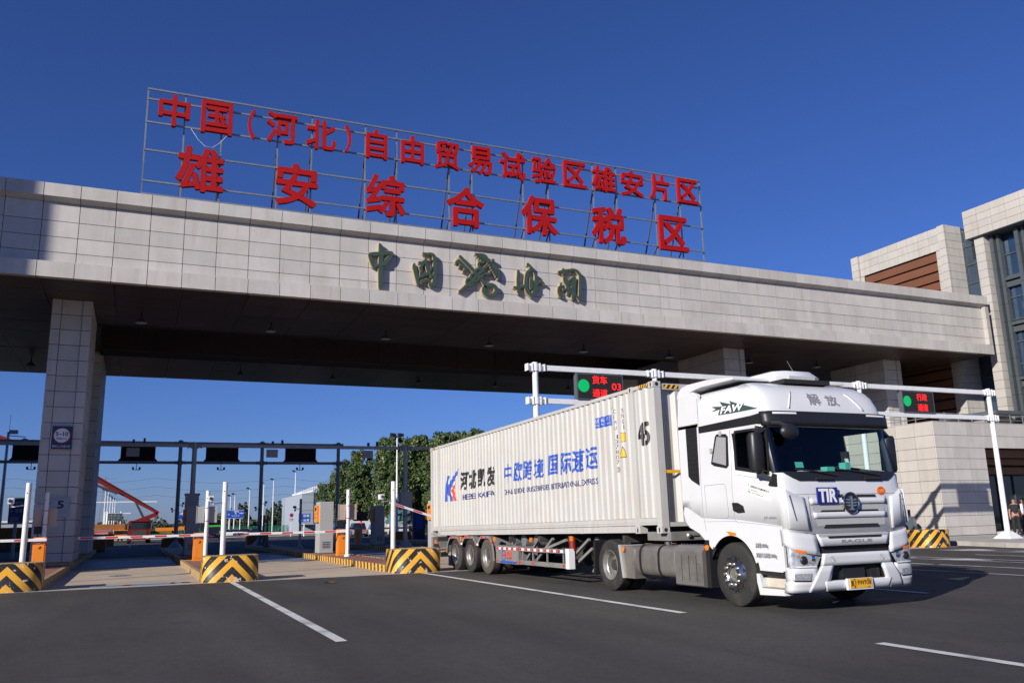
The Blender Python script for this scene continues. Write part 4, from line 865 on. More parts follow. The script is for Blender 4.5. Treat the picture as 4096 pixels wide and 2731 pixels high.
for k, ch in enumerate('5NG1'): decal(ch, 'black_print', 12.43, 12.49, 2.44-0.115*k, 2.53-0.115*k)
shape([(12.38, 1.84), (12.52, 1.84), (12.52, 2.03), (12.38, 2.03)], 'black_print', name='height_label'); shape([(12.39, 1.85), (12.51, 1.85), (12.51, 2.02), (12.39, 2.02)], 'plate_yellow', 0.001, 'height_label_field')
decal('2.9m', 'black_print', 12.40, 12.50, 1.945, 1.995); decal("9'6\"", 'black_print', 12.41, 12.49, 1.87, 1.92)
shape([(12.28, 1.52), (12.54, 1.52), (12.42, 1.75)], 'black_print', name='warning_label'); shape([(12.305, 1.535), (12.515, 1.535), (12.42, 1.72)], 'plate_yellow', 0.001, 'warning_label_field')
decal('45', 'black_print', 13.03, 13.43, 1.68, 2.15, 0.03)
# the arrow on the end wall and the small vent
MB().add([(CL-0.015, y, z) for y, z in ((0.02, 1.15), (0.15, 1.225), (0.15, 1.18), (0.52, 1.18), (0.52, 1.12), (0.15, 1.12), (0.15, 1.075))], [(0, 1, 2, 3, 4, 5, 6)]).build('arrow_mark', 'plate_yellow', cont)
MB().box(12.05, 12.13, -0.002, 0.02, 2.58, 2.72).build('vent_cover', 'cont_white', cont)
cont.location = (0, 0, CH); cont.rotation_euler.y = -CTH

# ---------------------------------------------------------------- wheels
def tyre_prof(R0, w):
    return [(0.285, 0.035), (0.30, 0.008), (R0-0.11, 0.0), (R0-0.035, 0.012), (R0-0.008, 0.03), (R0, 0.055), (R0, 0.085), (R0-0.012, 0.087), (R0-0.012, 0.097), (R0, 0.099), (R0, w-0.099), (R0-0.012, w-0.097), (R0-0.012, w-0.087), (R0, w-0.085), (R0, w-0.055), (R0-0.008, w-0.03), (R0-0.035, w-0.012), (R0-0.11, w), (0.30, w-0.008), (0.285, w-0.035)]
WH = {}
def wheel(parent, x, y, z, R0, kind, sgn=1, tm='tyre'):
    """kind 'steer' has a polished convex rim with nuts, 'dual' a dished steel rim and a second tyre behind it"""
    key = (R0, kind, sgn, tm)
    if key not in WH:
        a = MB().lathe(tyre_prof(R0, 0.29), (0, 0, 0), 1, 48, sgn)
        if kind == 'dual': a.lathe([(r, h+0.34) for r, h in tyre_prof(R0, 0.29)], (0, 0, 0), 1, 48, sgn)
        T = a.mesh('wheel', tm, True, 25)
        if kind == 'steer':
            rim = MB().lathe([(0.298, 0.012), (0.296, -0.004), (0.285, -0.004), (0.275, 0.03), (0.262, 0.036), (0.225, -0.045), (0.215, -0.062), (0.13, -0.062), (0.118, -0.05), (0.118, 0.06)], (0, 0, 0), 1, 40, sgn).mesh('rim', 'alu', True, 30)
            hub = MB().lathe([(0.118, 0.01), (0.10, 0.0), (0.10, -0.01), (0.055, -0.012), (0.05, -0.03), (0.001, -0.03)], (0, 0, 0), 1, 24, sgn)
            nuts = MB(); holes = MB()
            for k in range(10):
                t = 2*math.pi*k/10; c = (0.168*math.cos(t), 0, 0.168*math.sin(t)); nuts.lathe([(0.024, -0.058), (0.022, -0.085), (0.001, -0.085)], c, 1, 8, sgn)
                t += 0.31; c = (0.246*math.cos(t), 0, 0.246*math.sin(t)); holes.ball((c[0], sgn*-0.001, c[2]), 0.028, 10, 6, (1, 0.75, 1))
            WH[key] = (T, [('rim', rim), ('hub', hub.mesh('hub', 'rim_steel', True)), ('wheel_nut', nuts.mesh('wheel_nut', 'rim_steel')), ('vent_hole', holes.mesh('vent_hole', 'black_rough'))])
        else:
            rim = MB().lathe([(0.30, 0.014), (0.297, 0.0), (0.287, -0.002), (0.28, 0.02), (0.262, 0.045), (0.255, 0.075), (0.24, 0.09), (0.236, 0.19), (0.225, 0.22), (0.17, 0.205), (0.15, 0.205)], (0, 0, 0), 1, 40, sgn).mesh('rim', 'rim_steel', True, 30)
            hub = MB().lathe([(0.15, 0.21), (0.14, 0.19), (0.115, 0.18), (0.11, 0.10), (0.10, 0.09), (0.001, 0.085)], (0, 0, 0), 1, 24, sgn)
            nuts = MB()
            for k in range(10): t = 2*math.pi*k/10; nuts.lathe([(0.018, 0.2), (0.016, 0.17), (0.001, 0.17)], (0.168*math.cos(t), 0, 0.168*math.sin(t)), 1, 6, sgn)
            WH[key] = (T, [('rim', rim), ('hub', hub.mesh('hub', 'chassis', True)), ('wheel_nut', nuts.mesh('wheel_nut', 'rim_steel'))])
    T, subs = WH[key]
    w = link('wheel', T, parent); w.location = (x, y, z)
    for n, me in subs: link(n, me, w)
    return w
# ---------------------------------------------------------------- the trailer
tr = thing('semi_trailer', 'grey three axle skeletal trailer under the white container', 'trailer', (6, 1.22, 0))
zt = lambda x: 0.985+0.0111*x
for y in (0.75, 1.59): MB().prism([(0.15, zt(0)-0.34), (9.9, zt(10)-0.36), (10.6, zt(10)-0.18), (13.6, zt(13.6)-0.16), (13.6, zt(13.6)), (0.15, zt(0))], 1, y, y+0.12).build('main_beam', 'chassis', tr)
for x in (0.5, 2.0, 4.4, 6.4, 8.2, 9.8, 12.2): MB().box(x-0.05, x+0.05, 0.06, 2.38, zt(x)-0.16, zt(x)-0.02).build('cross_member', 'chassis', tr)
for s, y0 in ((1, -0.03), (-1, 2.47)):
    for i, x in enumerate((2.43, 3.68, 4.96)): wheel(tr, x, y0, 0.485, 0.485, 'dual', s, 'tyre' if i < 2 else 'tyre_dusty')
for x in (2.43, 3.68, 4.96): MB().lathe([(0.065, 0.3), (0.065, 2.14)], (x, 0, 0.485), 1, 12).build('axle', 'chassis', tr)
gp = [(1.78, 0.55), (1.84, 0.80), (1.98, 0.95), (2.12, 1.00), (2.66, 1.00), (2.80, 0.92), (2.95, 0.82), (3.10, 0.82), (3.22, 0.93), (3.34, 1.01), (3.98, 1.015), (4.12, 0.93), (4.25, 0.83), (4.38, 0.83), (4.50, 0.93), (4.62, 1.02), (5.18, 1.03), (5.34, 0.97), (5.46, 0.82), (5.52, 0.60), (5.53, 0.44)]
def ribbon(pts, y0, y1, t, name, m, parent):
    up = []
    for i, p in enumerate(pts):
        d = Vector(pts[min(i+1, len(pts)-1)])-Vector(pts[max(i-1, 0)]); d.normalize(); up.append((p[0]-d.y*t, p[1]+d.x*t))
    return MB().prism(list(pts)+up[::-1], 1, y0, y1).build(name, m, parent)
for y0, y1 in ((-0.05, 0.62), (1.82, 2.49)):
    mg_ = ribbon(gp, y0, y1, 0.012, 'mudguard', 'trailer_grey', tr)
    if y0 < 0:
        ribbon([(x, z-0.055) for x, z in gp], -0.065, -0.05, 0.072, 'mudguard_lip', 'trailer_grey', mg_)
        for x, z, c in ((2.15, 0.98, 1), (2.42, 0.98, 1), (2.92, 0.80, 1), (3.08, 0.80, 0), (3.42, 0.995, 1), (3.78, 0.995, 1), (4.24, 0.80, 1), (4.38, 0.80, 0), (4.70, 1.0, 1), (5.02, 1.0, 1), (5.43, 0.86, 1)): MB().box(x-0.06, x+0.06, -0.069, -0.064, z-0.028, z+0.028).build('reflector', 'reflect_red' if c else 'white_print', mg_)
MB().box(1.72, 1.76, 0.0, 0.6, 0.12, 0.62).build('mud_flap', 'beige_dirty', tr)
# rear frame with lamps
rf = MB().box(0.05, 0.22, 0.0, 2.44, 0.62, 0.97).build('rear_frame', 'trailer_grey', tr); MB().box(0.1, 0.62, 0.03, 0.12, 0.36, 0.56).build('lamp_bracket', 'trailer_grey', rf); MB().box(0.3, 0.75, -0.01, 0.02, 0.55, 0.75).build('lamp_box', 'black_plastic', rf); MB().lathe([(0.001, 0), (0.07, 0)], (0.42, -0.012, 0.6), 1, 14).build('rear_lamp', 'brown', rf)
MB().box(0.0, 0.1, 0.1, 2.34, 0.32, 0.48).build('underrun_bar', 'trailer_grey', tr)
for x, z in ((0.62, 0.82), (2.98, 0.94), (5.62, 0.965), (7.95, 0.97), (10.1, 1.02)): MB().box(x-0.05, x+0.05, -0.06, -0.02, z-0.05, z+0.05).build('side_marker', 'amber', tr)
# tool box panel and side guard
tb = MB().box(5.66, 7.18, -0.03, 0.5, 0.34, 0.80).build('tool_box', 'trailer_grey', tr); MB().box(5.64, 7.2, -0.033, -0.028, 0.345, 0.35).box(7.165, 7.18, -0.034, -0.028, 0.34, 0.8).build('box_seam', 'black_rough', tb)
for k in range(9):
    a = 5.7+0.163*k; MB().box(a, a+0.15, -0.036, -0.029, 0.70, 0.755).build('reflector', 'reflect_red' if k % 2 == 0 else 'white_print', tb)
MB().lathe([(0.11, 0), (0.14, 0)], (6.18, -0.034, 0.55), 1, 24).build('ring_logo', 'sign_blue', tb); MB().box(6.08, 6.28, -0.037, -0.031, 0.53, 0.58).build('logo_bar', 'reflect_red', tb)
fit_text('通亚达', 'brand_red', tb, 'lettering', SIDE(-0.034), 6.38, 6.76, 0.54, 0.66, 0.02, 0.004); fit_text('TONGYADA', 'reflect_red', tb, 'lettering', SIDE(-0.034), 6.38, 6.74, 0.47, 0.51, 0.01, 0.004)
MB().box(5.95, 6.98, -0.036, -0.030, 0.36, 0.41).build('blue_strip', 'sign_blue', tb)
for x in (5.72, 7.0): MB().prism([(x, 0.37), (x+0.08, 0.37), (x+0.11, 0.40), (x+0.08, 0.43), (x, 0.43)], 1, -0.037, -0.03).build('arrow_reflector', 'reflect_red', tb)
sg = MB().box(7.18, 9.72, -0.03, 0.0, 0.68, 0.78).build('side_guard', 'trailer_grey', tr); MB().box(7.2, 9.76, -0.03, 0.0, 0.355, 0.46).build('guard_rail', 'trailer_grey', sg)
for k in range(7):
    a = 7.22+0.36*k; MB().box(a, a+0.13, -0.036, -0.029, 0.70, 0.755).build('reflector', 'reflect_red', sg); MB().box(a+0.13, a+0.26, -0.036, -0.029, 0.70, 0.755).build('reflector', 'white_print', sg)
for x in (7.35, 7.95, 8.75, 9.6): MB().box(x-0.02, x+0.02, -0.01, 0.02, 0.46, 0.68).build('guard_strut', 'trailer_grey', sg)
for x in (7.24, 7.95, 9.62): MB().prism([(x, 0.38), (x+0.07, 0.38), (x+0.1, 0.41), (x+0.07, 0.44), (x, 0.44)], 1, -0.036, -0.029).build('arrow_reflector', 'reflect_red', sg)
MB().prism([(9.76, 0.345), (9.93, 0.345), (9.93, 0.79), (9.76, 0.79)], 1, -0.03, 0.12).build('guard_end', 'white_paint', sg)
br = MB()
for a, b in (((7.4, 0.1, 0.48), (8.1, 0.1, 0.98)), ((8.0, 0.1, 0.48), (8.9, 0.1, 1.0)), ((8.6, 0.1, 0.78), (9.6, 0.1, 0.98)), ((9.7, 0.2, 0.6), (10.5, 0.2, 1.0)), ((9.9, 0.25, 0.5), (10.55, 0.25, 0.8))): br.bar(a, b, 0.06)
br.build('diagonal_brace', 'trailer_grey', tr)
for x in (6.3, 6.95, 7.7): MB().lathe([(0.001, 0.2), (0.16, 0.22), (0.165, 0.9), (0.001, 0.92)], (x, 0, 0.93), 1, 16).build('air_tank', 'galv', tr, True)
MB().lathe([(0.001, 9.0), (0.22, 9.03), (0.22, 9.6), (0.001, 9.63)], (0, 0.75, 0.58), 0, 18).build('spare_tank', 'chassis', tr, True)
for y in (0.35, 1.95):
    lg = MB().box(10.62, 10.78, y-0.08, y+0.08, 0.40, 1.05).build('landing_leg', 'trailer_grey', tr); MB().box(10.64, 10.76, y-0.06, y+0.06, 0.30, 0.45).prism([(10.5, 0.30), (10.9, 0.30), (10.78, 0.42), (10.62, 0.42)], 1, y-0.12, y+0.12).build('leg_foot', 'trailer_grey', lg)
ex = MB().lathe([(0.001, 0.72), (0.085, 0.74), (0.085, 1.0), (0.03, 1.04), (0.001, 1.05)], (9.85, 0.12, 0), 2, 14).build('fire_extinguisher_case', 'truck_red', tr, True)
MB().box(13.0, 13.8, 0.12, 2.32, zt(13.5)-0.12, zt(13.5)+0.04).build('front_bolster', 'trailer_grey', tr)
MB().lathe([(0.05, 0), (0.05, 0.03), (0.03, 0.05), (0.001, 0.06)], (13.81, 0.5, zt(13.6)-0.03), 0, 10).box(13.79, 13.83, 0.6, 0.72, zt(13.6)-0.04, zt(13.6)-0.015).build('air_coupling', 'galv', tr)
# ---------------------------------------------------------------- the tractor unit
trk = thing('tractor_unit', 'white heavy truck cab with yellow plate pulling the container', 'truck', (15, 1.22, 0))
YC, HW, CN, CD = 1.22, 1.25, 5.0, 0.21
def interp(tab, z):
    if z <= tab[0][0]: return tab[0][1]
    for (a, va), (b, vb) in zip(tab[:-1], tab[1:]):
        if z <= b: return va+(vb-va)*(z-a)/(b-a)
    return tab[-1][1]
XC = [(0.28, 17.14), (0.5, 17.19), (0.9, 17.19), (1.15, 17.17), (1.7, 17.14), (1.96, 17.11), (2.08, 17.08), (2.82, 16.93), (3.06, 16.90), (3.2, 16.85), (3.35, 16.77), (3.46, 16.67), (3.55, 16.52), (3.62, 16.28), (3.66, 15.95)]
HWT = [(0.28, 1.235), (0.6, 1.245), (0.98, 1.25), (3.06, 1.25), (3.2, 1.245), (3.35, 1.225), (3.46, 1.19), (3.55, 1.12), (3.62, 1.02), (3.66, 0.86)]
def fpt(s, z, off=0.0):
    """point on the front of the cab: s = -1 (side, driver's left in the picture) .. 0 centre .. 1"""
    ph = (1-abs(s))*math.pi/2; t = abs(math.cos(ph))**(2/CN); hw = interp(HWT, z)+off
    y = YC+(1 if s > 0 else -1)*hw*t if s else YC
    return Vector((interp(XC, z)-CD+(CD+off)*abs(math.sin(ph))**(2/CN), y, z))
def s_of(y):
    t = min(1, abs(y-YC)/HW); return (1 if y > YC else -1)*(1-math.acos(t**(CN/2))/(math.pi/2))
def fquad(mb, c, off=0.004, nu=10, nv=2, mi=0, byS=False):
    """patch on the cab front from corner list [(y,z) bottom left, bottom right, top right, top left]"""
    q = [(p[0] if byS else s_of(p[0]), p[1]) for p in c]; o = len(mb.v)
    for j in range(nv+1):
        v = j/nv
        for i in range(nu+1):
            u = i/nu; s = (q[0][0]*(1-u)+q[1][0]*u)*(1-v)+(q[3][0]*(1-u)+q[2][0]*u)*v; z = (q[0][1]*(1-u)+q[1][1]*u)*(1-v)+(q[3][1]*(1-u)+q[2][1]*u)*v
            mb.v.append(tuple(fpt(s, z, off)))
    fs = [(o+j*(nu+1)+i, o+j*(nu+1)+i+1, o+(j+1)*(nu+1)+i+1, o+(j+1)*(nu+1)+i) for j in range(nv) for i in range(nu)]
    mb.f += fs; mb.m += [mi]*len(fs); return mb
def fpatch(name, m, c, off=0.004, parent=None, nu=10, nv=2, byS=False, thick=0.0):
    o = fquad(MB(), c, off, nu, nv, 0, byS).build(name, m, parent or trk, True)
    if thick:
        sm = o.modifiers.new('thickness', 'SOLIDIFY'); sm.thickness = thick; sm.offset = -1
    return o
# shell
SX_ = [14.45, 14.72, 15.07, 15.40, 15.86, 16.04, 16.45, 16.86]
FS = [-1, -0.94, -0.86, -0.76, -0.64, -0.5, -0.34, -0.17, 0, 0.17, 0.34, 0.5, 0.64, 0.76, 0.86, 0.94, 1]
ST = [('L', x) for x in SX_]+[('F', s) for s in FS]+[('R', x) for x in SX_[::-1]]
zbot = {14.45: 1.60, 14.72: 1.26}
belt = {14.45: 2.26, 14.72: 2.26, 15.07: 2.26, 15.40: 2.26, 15.86: 2.26, 16.04: 2.24, 16.45: 2.17, 16.86: 2.11}
ROWS = ['b', 1.75, 2.0, 'belt', 2.5, 'top', 2.9, 3.06, 3.2, 3.35, 3.46, 3.55, 3.62, 3.66]
shell = MB(); idx = []
for r in ROWS:
    line = []
    for k, a in ST:
        if r == 'b': z = (zbot.get(a, 1.24) if k != 'F' else 1.15)
        elif r == 'belt': z = belt[a] if k != 'F' else 2.085
        elif r == 'top': z = 2.79 if k != 'F' else 2.81
        else: z = r
        if k == 'F': p = fpt(a, z)
        else:
            xs_ = interp(XC, z)-CD; hw = interp(HWT, z); p = Vector((14.45+(a-14.45)*(xs_-14.45)/(16.86-14.45) if z > 2.05 else min(a, xs_), YC+(-hw if k == 'L' else hw), z))
        line.append(len(shell.v)); shell.v.append(tuple(p))
    idx.append(line)
n = len(ST); F0 = len(SX_)
for i in range(len(ROWS)-1):
    for j in range(n-1):
        a, b = ST[j], ST[j+1]; mi = 0
        glass = ROWS[i] in ('belt', 2.5)
        if glass:
            if a[0] == 'F' and b[0] == 'F' and -0.95 < a[1] < 0.93 and b[1] < 0.95: continue
            if {a[0], b[0]} == {'L'} and a[1] >= 16.04 and b[1] <= 16.86: continue
            if {a[0], b[0]} == {'R'} and b[1] >= 16.04 and a[1] <= 16.86: continue
            if a[0] == 'F' or b[0] == 'F' : mi = 2
        shell.f.append((idx[i][j], idx[i][j+1], idx[i+1][j+1], idx[i+1][j])); shell.m.append(mi)
top = idx[-1]; c0 = len(shell.v)
shell.v.append((15.3, YC, 3.69)); shell.f += [(top[j], top[j+1], c0) for j in range(n-1)]+[(top[n-1], top[0], c0)]; shell.m += [0]*n
for i in range(len(ROWS)-1): shell.f.append((idx[i][n-1], idx[i][0], idx[i+1][0], idx[i+1][n-1])); shell.m.append(0)
cab = shell.build('cab_shell', ['truck_white', 'liner', 'black_plastic', 'liner'], trk, True, 40)
md = cab.modifiers.new('thickness', 'SOLIDIFY'); md.thickness = 0.03; md.offset = -1; md.material_offset = 1
# glass
ws = MB(); o = 0
for i, r in enumerate(('belt', 2.5)):
    for j in range(n-1):
        a, b = ST[j], ST[j+1]
        if a[0] == 'F' and b[0] == 'F' and -0.95 < a[1] < 0.93 and b[1] < 0.95:
            I = ROWS.index(r); ws.add([shell.v[q] for q in (idx[I][j], idx[I][j+1], idx[I+1][j+1], idx[I+1][j])], [(0, 1, 2, 3)])
ws.v = [(x-0.012, y, z) for x, y, z in ws.v]; wso = ws.build('windscreen', 'wind_glass', trk)
bm = bmesh.new(); bm.from_mesh(wso.data); bmesh.ops.remove_doubles(bm, verts=bm.verts, dist=1e-4); bmesh.ops.recalc_face_normals(bm, faces=bm.faces); bm.to_mesh(wso.data); bm.free(); wso.data.shade_smooth()
for y in (-0.02, 2.46):
    MB().add([(16.05, y, 2.235), (16.84, y, 2.11), (16.80, y, 2.79), (16.05, y, 2.79)], [(0, 1, 2, 3)]).build('side_window', 'side_glass', trk)
def spatch(name, m, poly, y=-0.034, t=0.012, parent=None, both=False):
    o = MB().prism(poly, 1, y, y+t).build(name, m, parent or trk)
    if both: MB().prism(poly, 1, 2.44-y-t, 2.44-y).build(name, m, parent or trk)
    return o
def frame_poly(mb, outer, inner, y0, y1):
    k = len(outer); vs = [(x, y, z) for y in (y0, y1) for x, z in outer+inner]; fs = []
    for b in (0, 2*k): fs += [(b+i, b+(i+1) % k, b+k+(i+1) % k, b+k+i) for i in range(k)]
    fs += [(i, (i+1) % k, 2*k+(i+1) % k, 2*k+i) for i in range(k)]+[(k+i, k+(i+1) % k, 3*k+(i+1) % k, 3*k+i) for i in range(k)]; return mb.add(vs, fs)
frame_poly(MB(), [(16.0, 2.19), (16.82, 2.06), (16.86, 2.5), (16.83, 2.82), (16.06, 2.83), (16.0, 2.75)], [(16.05, 2.24), (16.79, 2.11), (16.8, 2.5), (16.78, 2.78), (16.09, 2.79), (16.05, 2.73)], -0.04, -0.026).build('window_frame', 'black_plastic', trk)
sw = spatch('sleeper_window', 'black_plastic', [(15.37, 2.33), (15.45, 2.29), (15.78, 2.23), (15.84, 2.27), (15.87, 2.75), (15.82, 2.80), (15.58, 2.82), (15.53, 2.78)], -0.040)
spatch('pane', 'panel_grey', [(15.42, 2.36), (15.78, 2.275), (15.825, 2.74), (15.58, 2.775)], -0.043, 0.004, sw)
for x, z in ((15.68, 2.82), (15.40, 2.55)): MB().box(x-0.03, x+0.03, -0.05, -0.03, z-0.04, z+0.04).build('window_latch', 'cab_grey', sw)
spatch('side_band', 'black_plastic', [(15.08, 2.885), (16.62, 2.885), (16.84, 2.845), (16.86, 3.06), (16.5, 3.03), (15.08, 3.0)], -0.040, 0.014, both=True)
vt = spatch('air_vent', 'black_plastic', [(14.70, 2.15), (14.78, 2.08), (15.0, 1.98), (15.02, 3.0), (14.70, 3.0)], -0.044, 0.018)
for k in range(9): MB().box(14.76, 14.98, -0.052, -0.042, 2.2+0.085*k, 2.215+0.085*k).build('vent_slat', 'black_rough', vt)
def seam(pts, y=-0.0335, w=0.007, name='panel_seam'):
    mb = MB()
    for (xa, za), (xb, zb) in zip(pts[:-1], pts[1:]): mb.bar((xa, y, za), (xb, y, zb), w, 0.004)
    return mb.build(name, 'panel_grey', trk)
seam([(15.93, 2.86), (15.91, 2.2), (15.88, 1.9), (15.90, 1.38), (15.98, 1.33)]); seam([(15.08, 2.88), (15.04, 2.0), (15.05, 1.5), (15.1, 1.2)]); seam([(15.98, 1.35), (16.98, 1.275)]); seam([(15.05, 1.36), (15.95, 1.36)])
seam([(15.14, 1.97), (15.68, 1.98), (15.72, 1.93), (15.75, 1.45), (15.70, 1.41), (15.2, 1.43), (15.16, 1.5), (15.13, 1.9), (15.14, 1.97)]); seam([(15.08, 3.02), (15.08, 3.5)]); seam([(15.08, 3.05), (14.5, 3.05)]); seam([(15.95, 2.12), (16.85, 1.98)], w=0.005)
# roof trim lines and badge
dh = spatch('door_handle', 'black_plastic', [(15.86, 1.66), (16.0, 1.655), (16.13, 1.60), (16.165, 1.50), (16.0, 1.49), (15.88, 1.53)], -0.045, 0.02); MB().box(15.9, 16.1, -0.052, -0.04, 1.56, 1.585).build('grip', 'black_rough', dh)
fw = thing_badge = MB()
bg = spatch('side_badge', 'badge_green', [(15.50, 3.22), (15.72, 3.24), (15.66, 3.14), (16.02, 3.13), (16.66, 3.13), (16.18, 3.27), (15.98, 3.34), (16.02, 3.28), (15.72, 3.36), (15.80, 3.27), (15.50, 3.30), (15.62, 3.25)], -0.036, 0.012)
fit_text('FAW', 'white_print', bg, 'lettering', SIDE(-0.04), 15.72, 16.30, 3.145, 3.265, 0.03, 0.006, 0.5)
fit_text('J7-560', 'badge_silver', trk, 'lettering', SIDE(-0.036), 16.61, 16.90, 1.375, 1.425, 0.01, 0.005)
stk = spatch('door_sticker', 'white_print', [(16.25, 1.79), (16.8, 1.65), (16.8, 1.84), (16.25, 1.98)], -0.034, 0.003)
SK = lambda y: plane_M((0, y, 4.137), (1, 0, -0.254), (0, 0, 1))
fit_text('沧州凯发汽车运输有限公司', 'black_print', stk, 'lettering', plane_M((16.25, -0.0355, 1.79), (0.969, 0, -0.247), (0, 0, 1)), 0.10, 0.54, 0.125, 0.165, 0.01, 0.002)
fit_text('TEL: 400-666-0317', 'brand_red', stk, 'lettering', plane_M((16.25, -0.0355, 1.79), (0.969, 0, -0.247), (0, 0, 1)), 0.03, 0.30, 0.075, 0.10, 0, 0.002)
fit_text('邮箱: 1076762296@qq.com', 'black_print', stk, 'lettering', plane_M((16.25, -0.0355, 1.79), (0.969, 0, -0.247), (0, 0, 1)), 0.03, 0.40, 0.03, 0.06, 0, 0.002)
MB().add([(16.28, -0.036, 1.93), (16.30, -0.036, 1.925), (16.33, -0.036, 1.955), (16.31, -0.036, 1.935), (16.34, -0.036, 1.91), (16.31, -0.036, 1.915)], [(0, 1, 3, 2), (3, 4, 5)]).build('logo', 'brand_navy', stk)
# lower side skins with the wheel arch
arch = [(15.77+0.655*math.cos(t), 0.52+0.655*math.sin(t)) for t in [R(145-k*7.5) for k in range(19)]]
low = [(14.50, 1.62), (14.47, 1.50), (14.52, 1.36), (14.62, 1.26), (14.9, 1.16), arch[0]]
low = low+arch[1:]+[(16.42, 0.60), (16.93, 0.59), (17.0, 0.62), (17.0, 1.28), (16.0, 1.38), (15.0, 1.42), (14.6, 1.60)]
for y0 in (-0.031, 2.431): MB().prism(low, 1, y0, y0+0.04).build('wheel_arch_panel', 'truck_white', trk)
spatch('arch_lining', 'black_rough', [(15.05, 0.62)]+[(15.77+0.70*math.cos(t), 0.52+0.70*math.sin(t)) for t in [R(175-k*10) for k in range(17)]]+[(16.42, 0.62), (16.4, 0.3)]+[(15.77+0.62*math.cos(t), 0.52+0.62*math.sin(t)) for t in [R(5+k*10) for k in range(16)]], 0.02, 0.6)
ribbon([(15.77+0.66*math.cos(t), 0.52+0.66*math.sin(t)) for t in [R(18+k*8) for k in range(16)]], -0.045, -0.031, 0.05, 'arch_lip', 'truck_white', trk)
MB().box(15.05, 15.16, -0.04, 0.45, 0.26, 1.05).prism([(15.0, 0.95), (15.2, 0.95), (15.36, 1.06), (15.1, 1.14)], 1, -0.03, 0.45).build('mud_flap', 'black_plastic', trk)
MB().lathe([(0.001, -0.02), (0.045, -0.015), (0.05, 0.0)], (15.10, -0.042, 0.92), 1, 14).build('side_marker', 'amber', trk)
sm_ = spatch('turn_repeater', 'amber', [(15.66, 1.20), (15.90, 1.17), (15.92, 1.13), (15.74, 1.13)], -0.046, 0.02)
fit_text('总质量18000kg', 'badge_silver', trk, 'lettering', SIDE(-0.036), 16.36, 16.66, 0.93, 1.02, 0.01, 0.005); fit_text('准拖挂车总质量35000kg', 'badge_silver', trk, 'lettering', SIDE(-0.036), 16.36, 16.84, 0.78, 0.87, 0.01, 0.005)
# steps
stp = MB().box(16.33, 16.92, 0.10, 0.3, 0.28, 0.62).build('step_recess', 'beige_dirty', trk)
MB().prism([(16.33, 0.55), (16.40, 0.55), (16.44, 0.34), (16.92, 0.34), (16.95, 0.25), (16.38, 0.23), (16.33, 0.42)], 1, -0.035, 0.12).build('step_skirt', 'truck_white', stp); MB().box(16.42, 16.90, -0.03, 0.2, 0.335, 0.352).build('tread', 'alu_dull', stp); MB().box(16.33, 17.0, 0.0, 0.25, 0.53, 0.62).build('step_shadow_gap', 'black_rough', stp)
# front: white panels, grille, bumper
fpatch('grille_slot', 'black_rough', [(0.62, 1.695), (1.82, 1.695), (1.80, 1.735), (0.64, 1.735)], 0.004)
for z0, z1, zs, a, b in ((1.48, 1.59, 1.447, 0.46, 1.98), (1.26, 1.38, 1.225, 0.50, 1.94)):
    gm = fpatch('grille_mesh', 'grille_mesh', [(a+0.02, z0), (b-0.02, z0), (b, z1), (a, z1)], 0.006)
    fpatch('grille_slot', 'black_rough', [(a+0.14, zs), (b-0.14, zs), (b-0.18, z0+0.022), (a+0.18, z0+0.022)], 0.010, gm)
    fpatch('grille_bar', 'truck_white', [(a-0.02, z1+0.004), (b+0.02, z1+0.004), (b+0.02, z1+0.09), (a-0.02, z1+0.09)], 0.022, gm, thick=0.02)
for c in ([(0.40, 1.16), (0.415, 1.16), (0.43, 1.72), (0.415, 1.72)], [(2.025, 1.16), (2.04, 1.16), (2.025, 1.72), (2.01, 1.72)], [(0.1, 1.745), (2.34, 1.745), (2.34, 1.752), (0.1, 1.752)], [(0.1, 1.15), (2.34, 1.15), (2.34, 1.158), (0.1, 1.158)]): fpatch('panel_seam', 'panel_grey', c, 0.003)
